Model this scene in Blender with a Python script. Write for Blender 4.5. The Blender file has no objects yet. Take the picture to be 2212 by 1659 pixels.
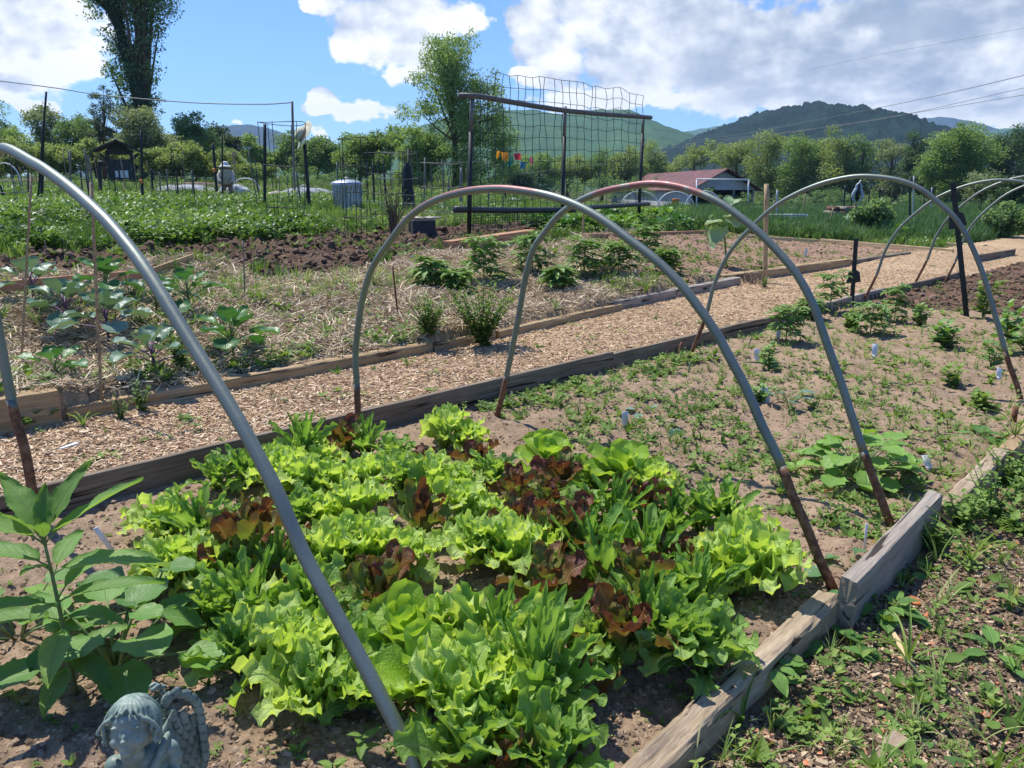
import bpy, math, random
import numpy as np
from mathutils import Vector, Matrix
R_=math.radians
sc=bpy.context.scene
# ---------------------------------------------------------------- camera
PITCH=R_(14.25); FPX=1662.; CXP=1106.; CYP=829.5; EYE=1.5      # measured on a 2212 x 1659 view of the photo
cam_d=bpy.data.cameras.new('camera'); cam=bpy.data.objects.new('camera',cam_d); sc.collection.objects.link(cam)
cam.location=(0,0,EYE); cam.rotation_euler=(R_(90)-PITCH,0,0)
cam_d.sensor_width=36; cam_d.lens=FPX/2212*36; cam_d.clip_start=.02; cam_d.clip_end=20000
sc.camera=cam
# ---------------------------------------------------------------- node helper
class S:
    """a node socket with arithmetic"""
    def __init__(s,nt,k): s.nt=nt; s.k=k
    def _m(s,op,*o):
        n=s.nt.nodes.new('ShaderNodeMath'); n.operation=op
        for i,a in enumerate((s,)+o):
            if isinstance(a,S): s.nt.links.new(a.k,n.inputs[i])
            else: n.inputs[i].default_value=a
        return S(s.nt,n.outputs[0])
    def __add__(s,o): return s._m('ADD',o)
    def __sub__(s,o): return s._m('SUBTRACT',o)
    def __mul__(s,o): return s._m('MULTIPLY',o)
    def __truediv__(s,o): return s._m('DIVIDE',o)
    def maxi(s,o): return s._m('MAXIMUM',o)
    def mini(s,o): return s._m('MINIMUM',o)
    def powr(s,o): return s._m('POWER',o)
    def step(s,a,b):
        n=s.nt.nodes.new('ShaderNodeMapRange'); n.interpolation_type='SMOOTHSTEP'
        s.nt.links.new(s.k,n.inputs[0]); n.inputs[1].default_value=a; n.inputs[2].default_value=b
        n.inputs[3].default_value=0; n.inputs[4].default_value=1
        return S(s.nt,n.outputs[0])
def noise(nt,vec,scale,detail=4,rough=.55,dist=0,out=0):
    n=nt.nodes.new('ShaderNodeTexNoise'); n.inputs['Scale'].default_value=scale; n.inputs['Detail'].default_value=detail
    n.inputs['Roughness'].default_value=rough; n.inputs['Distortion'].default_value=dist
    if vec is not None: nt.links.new(vec.k if isinstance(vec,S) else vec,n.inputs['Vector'])
    return S(nt,n.outputs[out])
def comb(nt,x,y,z):
    n=nt.nodes.new('ShaderNodeCombineXYZ')
    for i,a in enumerate((x,y,z)):
        if isinstance(a,S): nt.links.new(a.k,n.inputs[i])
        else: n.inputs[i].default_value=a
    return S(nt,n.outputs[0])
def mixc(nt,f,a,b,mode='MIX'):
    n=nt.nodes.new('ShaderNodeMix'); n.data_type='RGBA'; n.blend_type=mode
    for i,v in ((0,f),(6,a),(7,b)):
        if isinstance(v,S): nt.links.new(v.k,n.inputs[i])
        elif i==0: n.inputs[0].default_value=v
        else: n.inputs[i].default_value=(*v,1) if len(v)==3 else v
    return S(nt,n.outputs[2])
def ramp(nt,f,stops):
    n=nt.nodes.new('ShaderNodeValToRGB'); nt.links.new(f.k,n.inputs[0]); e=n.color_ramp.elements
    while len(e)<len(stops): e.new(.5)
    for i,(p,c) in enumerate(stops): e[i].position=p; e[i].color=(*c,1)
    return S(nt,n.outputs[0])
# ---------------------------------------------------------------- sky: Nishita air + cumulus laid out by compass direction
SUN_EL=R_(62); SUN_AZ=R_(-47)            # azimuth from +Y, clockwise
def px2dir(x,y):
    u=(x-CXP)/FPX; v=(y-CYP)/FPX
    return np.array([u,math.cos(PITCH)-v*math.sin(PITCH),-(math.sin(PITCH)+v*math.cos(PITCH))])
def azel(x,y):
    d=px2dir(x,y); return math.degrees(math.atan2(d[0],d[1])), math.degrees(math.atan2(d[2],math.hypot(d[0],d[1])))
world=bpy.data.worlds.new('World'); sc.world=world; world.use_nodes=True; nt=world.node_tree; nt.nodes.clear()
sky=nt.nodes.new('ShaderNodeTexSky'); sky.sky_type='NISHITA'; sky.sun_disc=False; sky.sun_elevation=SUN_EL; sky.sun_rotation=SUN_AZ
sky.altitude=700; sky.air_density=1.0; sky.dust_density=.25; sky.ozone_density=2.5
tc=nt.nodes.new('ShaderNodeTexCoord'); sx=nt.nodes.new('ShaderNodeSeparateXYZ'); nt.links.new(tc.outputs['Generated'],sx.inputs[0])
X,Y,Z=(S(nt,sx.outputs[i]) for i in range(3))
AZ=X._m('ARCTAN2',Y)*57.2958; EL=Z._m('ARCSINE')*57.2958
# cumulus: centre x, y and half sizes (measured), strength, greyness
CL=[(40,60,150,95,1,.1),(120,120,75,60,1,.15),(-60,120,170,75,1,.25),(185,165,26,14,.6,.1),(75,232,42,22,1,.1),
    (700,4,45,22,.9,.1),(870,40,150,62,1,.3),(785,100,72,48,1,.1),(905,110,85,62,1,.45),(985,40,60,36,.8,.3),(860,160,28,22,.7,.2),
    (755,236,100,22,1,.15),(700,222,42,26,1,.05),(810,232,44,20,1,.1),(690,290,22,12,.7,0),(520,258,14,6,.7,0),
    (1160,60,66,80,1,.2),(1205,130,85,58,1,.25),(1150,165,60,22,1,.1),(1290,40,150,62,1,.2),(1380,130,120,90,1,.4),(1330,210,170,28,1,.25),
    (1480,80,170,110,1,.5),(1620,130,260,105,1,.6),(1700,205,250,42,1,.55),(1900,110,330,130,1,.8),(2150,100,330,150,1,.9),(2100,215,260,40,1,.6),
    (2130,262,170,16,1,.1),(1820,262,70,16,.9,.1),(1940,270,50,13,.9,.1),(1640,262,30,20,.8,.2),
    (-300,60,190,70,1,.3),(-500,170,120,40,1,.2),(2600,90,300,120,1,.7),(1500,-170,700,140,1,.7),(2400,-150,600,150,1,.9),(300,-260,240,90,1,.3),(-600,-150,300,120,1,.3)]
def clouds(dx,dy):
    a=AZ+dx; e=EL+dy
    p=comb(nt,a*.19,e*.22,0)
    warp=(noise(nt,p,1.3,4,.6)-.5)*5.0
    n1=noise(nt,comb(nt,a*.17+7,e*.21+3,0),3.1,7,.54)-.5
    d=None; g=None
    aw=a+warp; ew=e+(noise(nt,comb(nt,a*.16-5,e*.27-9,0),2.1,3,.6)-.5)*2.2
    for (x,y,rx,ry,st,gr) in CL:
        A,E=azel(x,y); ra,re=rx/29.0,ry/29.0
        q=((aw-A)*(1/ra)).powr(2)+((ew-E)*(1/re)).powr(2)
        b=(S(nt,q.k)*-1+1)*st
        d=b if d is None else d.maxi(b)
        gg=(b.maxi(0))*gr; g=gg if g is None else g.maxi(gg)
    return d+n1*2.3, g
D0,G0=clouds(0,0)
D1,_=clouds(1.2,-1.4)                     # toward the light
mask=D0.step(-.12,.42)
lit=((D0-D1)*.62+.60).maxi(.12).mini(1)
ngrey=noise(nt,comb(nt,AZ*.12,EL*.24,4),1.5,4,.5)
grey=((G0.step(.05,.75))*(ngrey.step(.36,.60))*1.0+G0*.22).mini(1)
ccol=mixc(nt,lit,(.36,.43,.55),(1.0,1.0,1.0))
ccol=mixc(nt,grey*.78,ccol,(.24,.31,.42))
skyc=S(nt,sky.outputs[0])
SKY_ST=.125
# a clear washed blue: pull the Nishita band near the horizon towards blue
hs=nt.nodes.new('ShaderNodeHueSaturation'); hs.inputs['Saturation'].default_value=1.0; hs.inputs['Value'].default_value=1.0; nt.links.new(skyc.k,hs.inputs['Color'])
skyb=mixc(nt,1.0,S(nt,hs.outputs[0]),(.50,.69,1.0),'MULTIPLY')
cl=mixc(nt,1.0,ccol,(7.0,7.0,7.0),'MULTIPLY')
both=mixc(nt,mask,skyb,cl)
bg=nt.nodes.new('ShaderNodeBackground'); bg.inputs[1].default_value=SKY_ST; nt.links.new(both.k,bg.inputs[0])
wo=nt.nodes.new('ShaderNodeOutputWorld'); nt.links.new(bg.outputs[0],wo.inputs[0])
world.cycles.sampling_method='MANUAL'; world.cycles.sample_map_resolution=512
# ---------------------------------------------------------------- sun
sd=bpy.data.lights.new('sun','SUN'); sd.energy=4.2; sd.angle=R_(.53); sd.color=(1,.955,.88)
sun=bpy.data.objects.new('sun',sd); sc.collection.objects.link(sun)
sdir=Vector((math.sin(SUN_AZ)*math.cos(SUN_EL),math.cos(SUN_AZ)*math.cos(SUN_EL),math.sin(SUN_EL)))
sun.rotation_euler=sdir.to_track_quat('Z','Y').to_euler(); sun.location=(0,0,50)
sc.view_settings.view_transform='Standard'; sc.view_settings.look='None'; sc.view_settings.exposure=.64; sc.view_settings.gamma=1
sc.render.engine='CYCLES'; cy=sc.cycles
cy.max_bounces=7; cy.diffuse_bounces=3; cy.glossy_bounces=3; cy.transmission_bounces=4; cy.transparent_max_bounces=6; cy.volume_bounces=0
cy.sample_clamp_indirect=6; cy.caustics_reflective=False; cy.caustics_refractive=False
try: cy.use_denoising=True; cy.denoiser='OPENIMAGEDENOISE'
except Exception: pass
# ---------------------------------------------------------------- numpy noise and terrain
rs=np.random.RandomState(7); TAB=rs.rand(256,256)
def vn(x,y):
    x=np.asarray(x,float); y=np.asarray(y,float)
    xi=np.floor(x).astype(int); yi=np.floor(y).astype(int); fx=x-xi; fy=y-yi
    fx=fx*fx*(3-2*fx); fy=fy*fy*(3-2*fy)
    a=TAB[xi%256,yi%256]; b=TAB[(xi+1)%256,yi%256]; c=TAB[xi%256,(yi+1)%256]; d=TAB[(xi+1)%256,(yi+1)%256]
    return (a*(1-fx)+b*fx)*(1-fy)+(c*(1-fx)+d*fx)*fy-.5
def fbm(x,y,o=4,g=.5):
    r=0;a=1;f=1
    for i in range(o): r=r+a*vn(x*f+i*17.3,y*f-i*9.1); a*=g; f*=2.03
    return r
def sst(a,b,x): t=np.clip((x-a)/(b-a),0,1); return t*t*(3-2*t)
C_B,C_A=1.36,5.56                                  # inner faces of the two boards of the lettuce bed (c = y - x)
def cT(s): return np.interp(s,[-4,1.9,5.9,7.05,10.2,12.2,14.7,20.5,24.6,28,60],[7.26,7.26,7.29,7.36,7.71,7.95,8.18,8.08,7.95,7.9,7.9])
def hgt(x,y):
    x=np.asarray(x,float); y=np.asarray(y,float)
    c=y-x; s=y+x; u=x/np.maximum(y,1)
    fb=sst(22,36,y); w=(1-sst(.10,.5,u))*(1-fb)+(1-sst(-.06,.14,u))*fb
    R=np.interp(c,[7.6,8.6,11.4,15,17,22,35,56,85,4000],[.2,.24,.5,.62,.76,.98,1.12,1.7,2.1,2.1])
    Q=np.interp(c,[7.5,9,60,4000],[.2,.12,-.2,-.2])
    far=w*R+(1-w)*Q
    kk=sst(22.5,19.5,s); pathz=.11*kk+(1-kk)*np.clip((c-C_A)/(cT(s)-C_A),0,1)*far
    z=np.where(c<C_B-.03,-.055,np.where(c<C_A+.06,0.0,np.where(c<cT(s)+.07,pathz,far)))
    side=sst(16,30,x)*sst(8,4,c)
    return z*(1-side)+0*side
def GT(px,py,zoff=0):
    r=px2dir(px,py); t0=.6; f0=EYE+r[2]*t0-hgt(r[0]*t0,r[1]*t0)-zoff
    t=t0
    while t<400:
        t1=t*1.012; f=EYE+r[2]*t1-hgt(r[0]*t1,r[1]*t1)-zoff
        if f<=0:
            a,b=t,t1
            for _ in range(18):
                m=(a+b)/2
                if EYE+r[2]*m-hgt(r[0]*m,r[1]*m)-zoff>0: a=m
                else: b=m
            t=b; break
        t=t1
    return np.array([r[0]*t,r[1]*t,EYE+r[2]*t])
def PW(px,py,Y): r=px2dir(px,py); return np.array([r[0]/r[1]*Y,Y,EYE+r[2]/r[1]*Y])
def inpoly(x,y,P):
    x=np.asarray(x); y=np.asarray(y); r=np.zeros(x.shape,bool); n=len(P)
    for i in range(n):
        x0,y0=P[i][:2]; x1,y1=P[(i+1)%n][:2]
        if y0==y1: continue
        k=((y0>y)!=(y1>y))&(x<(x1-x0)*(y-y0)/(y1-y0)+x0); r^=k
    return r
TILL=[GT(*p)[:2] for p in [(-400,660),(-400,590),(0,558),(310,529),(576,518),(792,504),(900,492),(1190,486),(1240,500),(1000,535),(930,557),(800,580),(600,597),(430,578),(0,613)]]
SEED=[GT(*p)[:2] for p in [(1250,520),(1500,503),(1640,506),(1850,525),(2060,545),(1880,562),(1650,596),(1450,626),(1330,600),(1420,560)]]
STRAWP=[GT(*p)[:2] for p in [(-900,1500),(-900,800),(-400,660),(0,613),(430,578),(600,597),(800,580),(930,557),(1240,512),(1500,505),(1640,506),(2060,548),(1700,700),(1000,900),(200,1100)]]
# zones: 0 field 1 outer mulch 2 bed soil 3 far tilled bed 4 path 5 straw 6 tilled band 7 seedling soil
def zone(x,y):
    jx=fbm(x*2.2,y*2.2,3)*.35; jy=fbm(x*2.2+50,y*2.2,3)*.35
    c=y-x; s=x+y; z=np.zeros(x.shape,int)
    xx=x+jx; yy=y+jy
    z[inpoly(xx,yy,STRAWP)&(c>cT(s))]=5
    z[inpoly(xx,yy,SEED)&(c>cT(s))]=7
    z[inpoly(x+jx*2,y+jy*2,TILL)&(c>cT(s)+.3)]=6
    z[(c<=cT(s)+.07)&(c>C_A+.06)&(s<42)]=4
    z[(c<=C_A+.06)&(c>C_B-.03)&(s<27)]=2
    z[(c<=C_A+.06)&(c>C_B-.03)&(s+jx*3>15.2)&(s<27)]=3
    z[(c<=C_B-.03)&(s<9)&(x>-3)]=1
    z[(c<=C_B-.03)&(x<=-3)]=1
    return z
AMP=np.array([.03,.022,.032,.045,.008,.03,.10,.03])
def micro(x,y,z):
    a=AMP[z]
    c=y-x; s=x+y
    edge=np.minimum(np.minimum(np.abs(c-C_B),np.abs(c-C_A)),np.abs(c-cT(s)))
    e=sst(0,.12,edge)
    m=a*(fbm(x*5,y*5,5,.62)*1.3)+a*.8*np.maximum(0,fbm(x*16,y*16,3,.6))
    m=m+np.where(z==5,.17*fbm(x*1.1,y*1.1,2)+.03,0)*e+np.where((z==2)|(z==1),.03*fbm(x*1.6,y*1.6,2),0)*e
    return m*(.25+.75*e)
def ground_z(x,y):
    x=np.asarray(x,float); y=np.asarray(y,float); return hgt(x,y)+micro(x,y,zone(x,y))
# ---------------------------------------------------------------- mesh building
class MB:
    def __init__(s): s.v=[]; s.q=[]; s.t=[]; s.ti=[]; s.uv=[]; s.n=0
    def add(s,v,q=None,tint=.5,t=None,uv=None):
        v=np.asarray(v,float).reshape(-1,3)
        if q is not None and len(q): s.q.append(np.asarray(q,int).reshape(-1,4)+s.n)
        if t is not None and len(t): s.t.append(np.asarray(t,int).reshape(-1,3)+s.n)
        s.uv.append(np.zeros((len(v),2)) if uv is None else np.stack(uv,1)); s.v.append(v); s.ti.append(np.broadcast_to(np.asarray(tint,float),(len(v),)) if np.ndim(tint)<2 else tint); s.n+=len(v)
    def mesh(s,name,smooth=True,mat=None):
        me=bpy.data.meshes.new(name); v=np.concatenate(s.v).astype(np.float32)
        q=np.concatenate(s.q) if s.q else np.zeros((0,4),int); t=np.concatenate(s.t) if s.t else np.zeros((0,3),int)
        me.vertices.add(len(v)); me.vertices.foreach_set('co',v.ravel())
        li=np.concatenate([q.ravel(),t.ravel()]).astype(np.int32); me.loops.add(len(li)); me.loops.foreach_set('vertex_index',li)
        np_=len(q)+len(t); me.polygons.add(np_)
        st=np.concatenate([np.arange(len(q))*4,len(q)*4+np.arange(len(t))*3]).astype(np.int32)
        me.polygons.foreach_set('loop_start',st)
        try: me.polygons.foreach_set('loop_total',np.concatenate([np.full(len(q),4),np.full(len(t),3)]).astype(np.int32))
        except Exception: pass
        me.update(calc_edges=True)
        me.polygons.foreach_set('use_smooth',np.full(np_,smooth)); 
        a=me.attributes.new('tint','FLOAT','POINT'); a.data.foreach_set('value',np.concatenate(s.ti).astype(np.float32))
        U=np.concatenate(s.uv)
        if U.any():
            for k_,nm_ in enumerate(('lt','ls')): a=me.attributes.new(nm_,'FLOAT','POINT'); a.data.foreach_set('value',U[:,k_].astype(np.float32))
        if mat: me.materials.append(mat)
        me.validate(); return me
    def build(s,name,mat,parent=None,smooth=True,loc=None):
        o=bpy.data.objects.new(name,s.mesh(name,smooth,mat)); sc.collection.objects.link(o)
        if parent is not None: o.parent=parent
        if loc is not None: o.location=loc
        return o
LABELS={}
def tag(o,label=None,cat=None,group=None,kind=None):
    if label: o['label']=label; LABELS.setdefault(label,[]).append(o.name)
    if cat: o['category']=cat
    if group: o['group']=group
    if kind: o['kind']=kind
    return o
def empty(name,loc,label=None,cat=None,group=None,rz=0):
    o=bpy.data.objects.new(name,None); sc.collection.objects.link(o); o.location=loc; o.rotation_euler=(0,0,rz)
    return tag(o,label,cat,group)
def copy_tree(o,parent=None):
    c=o.copy(); sc.collection.objects.link(c); c.parent=parent
    for ch in [k for k in sc.objects if k.parent==o]: copy_tree(ch,c)
    return c
CUBEV=np.array([[x,y,z] for x in (-.5,.5) for y in (-.5,.5) for z in (-.5,.5)])
CUBEQ=np.array([[0,1,3,2],[4,6,7,5],[0,4,5,1],[2,3,7,6],[0,2,6,4],[1,5,7,3]])
def rotm(rx,ry,rz):
    """N rotation matrices from euler arrays"""
    cx,sx_,cy_,sy,cz,sz=np.cos(rx),np.sin(rx),np.cos(ry),np.sin(ry),np.cos(rz),np.sin(rz)
    o=np.empty((len(rz),3,3))
    o[:,0,0]=cz*cy_; o[:,0,1]=cz*sy*sx_-sz*cx; o[:,0,2]=cz*sy*cx+sz*sx_
    o[:,1,0]=sz*cy_; o[:,1,1]=sz*sy*sx_+cz*cx; o[:,1,2]=sz*sy*cx-cz*sx_
    o[:,2,0]=-sy; o[:,2,1]=cy_*sx_; o[:,2,2]=cy_*cx
    return o
def scatter(mb,tv,tq,pos,rot,scl,tint,tt=None,tadd=None):
    N=len(pos); k=len(tv); scl=np.asarray(scl,float)
    if scl.ndim==1: scl=np.repeat(scl[:,None],3,1)
    v=np.einsum('nij,nkj->nki',rot,tv[None]*scl[:,None,:])+pos[:,None,:]
    off=(np.arange(N)*k)[:,None,None]
    ti=np.repeat(np.asarray(tint,float),k)
    if tadd is not None: ti=ti+np.tile(tadd,N)
    mb.add(v.reshape(-1,3),(tq[None]+off).reshape(-1,4) if tq is not None and len(tq) else None,ti,
           (tt[None]+off).reshape(-1,3) if tt is not None and len(tt) else None)
def tube(mb,pts,rad,n=8,tint=.5,cap=True):
    P=np.asarray(pts,float); m=len(P); rad=np.broadcast_to(np.asarray(rad,float),(m,))
    T=np.gradient(P,axis=0); T/=np.linalg.norm(T,axis=1)[:,None]+1e-12
    up=np.array([0,0,1.]) if abs(T[0][2])<.9 else np.array([1.,0,0])
    A=np.cross(T[0],up); A/=np.linalg.norm(A); out=[]
    for i in range(m):
        A=A-T[i]*np.dot(A,T[i]); A/=np.linalg.norm(A); B=np.cross(T[i],A)
        th=np.arange(n)*2*np.pi/n
        out.append(P[i]+rad[i]*(np.cos(th)[:,None]*A+np.sin(th)[:,None]*B))
    v=np.concatenate(out); q=[]
    for i in range(m-1):
        a=i*n+np.arange(n); b=i*n+(np.arange(n)+1)%n
        q.append(np.stack([a,b,b+n,a+n],1))
    q=np.concatenate(q); t=None
    ti=np.repeat(np.broadcast_to(np.asarray(tint,float),(m,)),n)
    if cap:
        v=np.concatenate([v,P[:1],P[-1:]]); c0=m*n; k=np.arange(n)
        t=np.concatenate([np.stack([np.full(n,c0),(k+1)%n,k],1),np.stack([np.full(n,c0+1),(m-1)*n+k,(m-1)*n+(k+1)%n],1)])
        ti=np.concatenate([ti,ti[:1],ti[-1:]])
    mb.add(v,q,ti,t)
def box(mb,c,size,rot=None,tint=.5,bev=0):
    """chamfered box"""
    sx_,sy,sz=[a/2 for a in size]; b=min(bev,.45*min(size)) if bev else 0
    if b:
        v=[];fc=[]
        def ad(l): k=len(v); v.extend(l); return k
        # 24-vertex chamfered cuboid
        idx={}
        for X_ in (-1,1):
            for Y_ in (-1,1):
                for Z_ in (-1,1):
                    for ax in range(3):
                        p=[X_*(sx_-b),Y_*(sy-b),Z_*(sz-b)]; p[ax]=(X_*sx_,Y_*sy,Z_*sz)[ax]; idx[X_,Y_,Z_,ax]=ad([p])
        for sgn in (-1,1):
            fc.append([idx[sgn,a,b_,0] for a,b_ in ((-1,-1),(1,-1),(1,1),(-1,1))])
            fc.append([idx[a,sgn,b_,1] for a,b_ in ((-1,-1),(1,-1),(1,1),(-1,1))])
            fc.append([idx[a,b_,sgn,2] for a,b_ in ((-1,-1),(1,-1),(1,1),(-1,1))])
        for a in (-1,1):
            for b_ in (-1,1):
                fc.append([idx[a,b_,-1,0],idx[a,b_,1,0],idx[a,b_,1,1],idx[a,b_,-1,1]])
                fc.append([idx[a,-1,b_,0],idx[a,1,b_,0],idx[a,1,b_,2],idx[a,-1,b_,2]])
                fc.append([idx[-1,a,b_,1],idx[1,a,b_,1],idx[1,a,b_,2],idx[-1,a,b_,2]])
        tr=[[idx[a,b_,c_,0],idx[a,b_,c_,1],idx[a,b_,c_,2]] for a in (-1,1) for b_ in (-1,1) for c_ in (-1,1)]
        v=np.array(v); q=np.array(fc); t=np.array(tr)
        # orient faces outward
        for F in (q,t):
            for i,f in enumerate(F):
                n=np.cross(v[f[1]]-v[f[0]],v[f[2]]-v[f[0]])
                if np.dot(n,v[f].mean(0))<0: F[i]=f[::-1]
    else: v=CUBEV*np.array(size); q=CUBEQ; t=None
    if rot is not None: v=v@np.asarray(rot).T
    mb.add(v+np.asarray(c,float),q,tint,t)
def rz_(a): return np.array([[math.cos(a),-math.sin(a),0],[math.sin(a),math.cos(a),0],[0,0,1.]])
def ry_(a): return np.array([[math.cos(a),0,math.sin(a)],[0,1,0],[-math.sin(a),0,math.cos(a)]])
def rx_(a): return np.array([[1,0,0],[0,math.cos(a),-math.sin(a)],[0,math.sin(a),math.cos(a)]])
def smooth_path(P,n):
    """Catmull-Rom resampling"""
    P=np.asarray(P,float); Q=np.vstack([2*P[0]-P[1],P,2*P[-1]-P[-2]]); out=[]
    L=np.r_[0,np.cumsum(np.linalg.norm(np.diff(P,axis=0),axis=1))]; T=np.linspace(0,L[-1],n)
    for t in T:
        i=min(max(np.searchsorted(L,t,'right')-1,0),len(P)-2); f=(t-L[i])/(L[i+1]-L[i]); p0,p1,p2,p3=Q[i:i+4]
        out.append(.5*((2*p1)+(-p0+p2)*f+(2*p0-5*p1+4*p2-p3)*f*f+(-p0+3*p1-3*p2+p3)*f**3))
    return np.array(out)
# ---------------------------------------------------------------- materials
def newmat(name):
    m=bpy.data.materials.new(name); m.use_nodes=True; t=m.node_tree; t.nodes.clear()
    o=t.nodes.new('ShaderNodeOutputMaterial'); p=t.nodes.new('ShaderNodeBsdfPrincipled'); t.links.new(p.outputs[0],o.inputs[0])
    return m,t,p,o
def attr(t,name='tint'):
    n=t.nodes.new('ShaderNodeAttribute'); n.attribute_name=name; return S(t,n.outputs['Fac'])
def ocoord(t):
    n=t.nodes.new('ShaderNodeTexCoord'); return S(t,n.outputs['Object'])
def gcoord(t):
    n=t.nodes.new('ShaderNodeNewGeometry'); return S(t,n.outputs['Position'])
def bump(t,p,h,st,dist=.01):
    b=t.nodes.new('ShaderNodeBump'); b.inputs['Strength'].default_value=st; b.inputs['Distance'].default_value=dist
    t.links.new(h.k,b.inputs['Height']); t.links.new(b.outputs[0],p.inputs['Normal']); return b
def setp(t,p,col=None,rough=.7,metal=0,spec=.5):
    if isinstance(col,S): t.links.new(col.k,p.inputs['Base Color'])
    elif col is not None: p.inputs['Base Color'].default_value=(*col,1)
    if isinstance(rough,S): t.links.new(rough.k,p.inputs['Roughness'])
    else: p.inputs['Roughness'].default_value=rough
    p.inputs['Metallic'].default_value=metal; p.inputs['Specular IOR Level'].default_value=spec
def m_plain(name,col,rough=.6,metal=0,var=.12,sc_=20,bst=.2,spec=.5):
    m,t,p,o=newmat(name); n=noise(t,gcoord(t),sc_,4)
    c2=tuple(max(0,x*(1-var*2.2)) for x in col); c3=tuple(min(1,x*(1+var*1.6)) for x in col)
    setp(t,p,ramp(t,n,[(.3,c2),(.5,col),(.7,c3)]),rough,metal,spec)
    if bst: bump(t,p,n,bst,.004)
    return m
def m_tint(name,stops,rough=.8,var=.25,sc_=60,trans=0,bst=0,spec=.3,veins=0):
    """colour from the per-piece tint attribute, with a little noise; trans = share of light let through"""
    m,t,p,o=newmat(name); n=noise(t,gcoord(t),sc_,3)
    f=attr(t)+(n-.5)*var
    col=ramp(t,f,stops); setp(t,p,col,rough,0,spec)
    if bst: bump(t,p,n,bst,.004)
    if trans:
        tr=t.nodes.new('ShaderNodeBsdfTranslucent'); c2=mixc(t,1.0,col,(1.25,1.22,.62),'MULTIPLY'); t.links.new(c2.k,tr.inputs[0])
        if bst: t.links.new(p.inputs['Normal'].links[0].from_socket,tr.inputs['Normal'])
        mx=t.nodes.new('ShaderNodeMixShader'); mx.inputs[0].default_value=trans
        t.links.new(p.outputs[0],mx.inputs[1]); t.links.new(tr.outputs[0],mx.inputs[2]); t.links.new(mx.outputs[0],o.inputs[0])
    return m
def m_ground(name,stops,sc_=8,bst=.5,rough=.95,fine=60):
    m,t,p,o=newmat(name); g=gcoord(t); a=noise(t,g,sc_,8,.65); b=noise(t,g,fine,5,.7); lo=noise(t,g,.9,3,.6)
    f=a*.45+b*.4+lo*.3-.08
    setp(t,p,ramp(t,f,stops),rough,0,.15); bump(t,p,a*.5+b*.5,bst,.02); return m

def veins(t,n,sl,w=.10):
    """0..1 lines: midrib and side veins from leaf coordinates"""
    lt=attr(t,'lt'); ls=attr(t,'ls')._m('ABSOLUTE')
    mid=ls.step(.11,.02); sv=((lt*n-ls*sl)*3.14159)._m('SINE')._m('ABSOLUTE').step(w*1.6,w*.2)*ls.step(1.0,.35)
    return mid.maxi(sv*.75)
def m_leaf(name,stops,rough=.45,trans=.4,nv=9,sl=2.0,vcol=(.30,.42,.18),vmix=.4,bst=.5,spec=.45,var=.35,pk=70):
    m,t,p,o=newmat(name); g=gcoord(t); n=noise(t,g,24,4); k=noise(t,g,pk,3,.6); f=attr(t)+(n-.5)*var; v=veins(t,nv,sl)
    col=mixc(t,v*vmix,ramp(t,f,stops),vcol); setp(t,p,col,k*.3+(rough-.12),0,spec); bump(t,p,k*.45+v*-.8,bst,.006)
    tr=t.nodes.new('ShaderNodeBsdfTranslucent'); c2=mixc(t,1.0,mixc(t,v*.5,ramp(t,f,stops),tuple(x*.7 for x in stops[0][1])),(1.3,1.2,.55),'MULTIPLY'); t.links.new(c2.k,tr.inputs[0])
    mx=t.nodes.new('ShaderNodeMixShader'); mx.inputs[0].default_value=trans
    t.links.new(p.outputs[0],mx.inputs[1]); t.links.new(tr.outputs[0],mx.inputs[2]); t.links.new(mx.outputs[0],o.inputs[0]); return m
# ---------------------------------------------------------------- ground: one polar sheet cut into zones that share their borders
MG={}
MG[0]=('ground',m_ground('field_ground',[(.3,(.035,.045,.015)),(.48,(.07,.08,.03)),(.62,(.13,.10,.055)),(.8,(.10,.13,.04))],1.2,.6))
MG[1]=('mulch_ground',m_ground('mulch_ground',[(.28,(.07,.046,.028)),(.45,(.19,.13,.08)),(.6,(.31,.22,.14)),(.8,(.42,.31,.205))],14,.9))
MG[2]=('bed_soil',m_ground('bed_soil',[(.25,(.10,.067,.043)),(.42,(.225,.157,.102)),(.58,(.35,.252,.168)),(.8,(.47,.355,.25))],12,.9))
MG[3]=('tilled_bed_soil',m_ground('tilled_bed_soil',[(.25,(.05,.028,.018)),(.45,(.12,.07,.045)),(.62,(.21,.13,.085)),(.8,(.30,.20,.13))],9,.9))
MG[4]=('wood_chip_path',m_ground('wood_chip_path',[(.28,(.14,.09,.048)),(.45,(.36,.245,.14)),(.6,(.53,.38,.235)),(.8,(.65,.50,.33))],24,.8))
MG[5]=('straw_bed_soil',m_ground('straw_bed_soil',[(.28,(.12,.08,.045)),(.45,(.30,.215,.125)),(.6,(.46,.345,.205)),(.8,(.56,.44,.28))],22,.8))
MG[6]=('tilled_soil',m_ground('tilled_soil',[(.25,(.045,.027,.017)),(.45,(.095,.058,.038)),(.62,(.16,.105,.07)),(.8,(.25,.17,.115))],6,1))
MG[7]=('seedling_soil',m_ground('seedling_soil',[(.25,(.11,.075,.045)),(.45,(.24,.155,.10)),(.6,(.34,.22,.15)),(.8,(.30,.28,.12))],6,.8))
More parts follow.
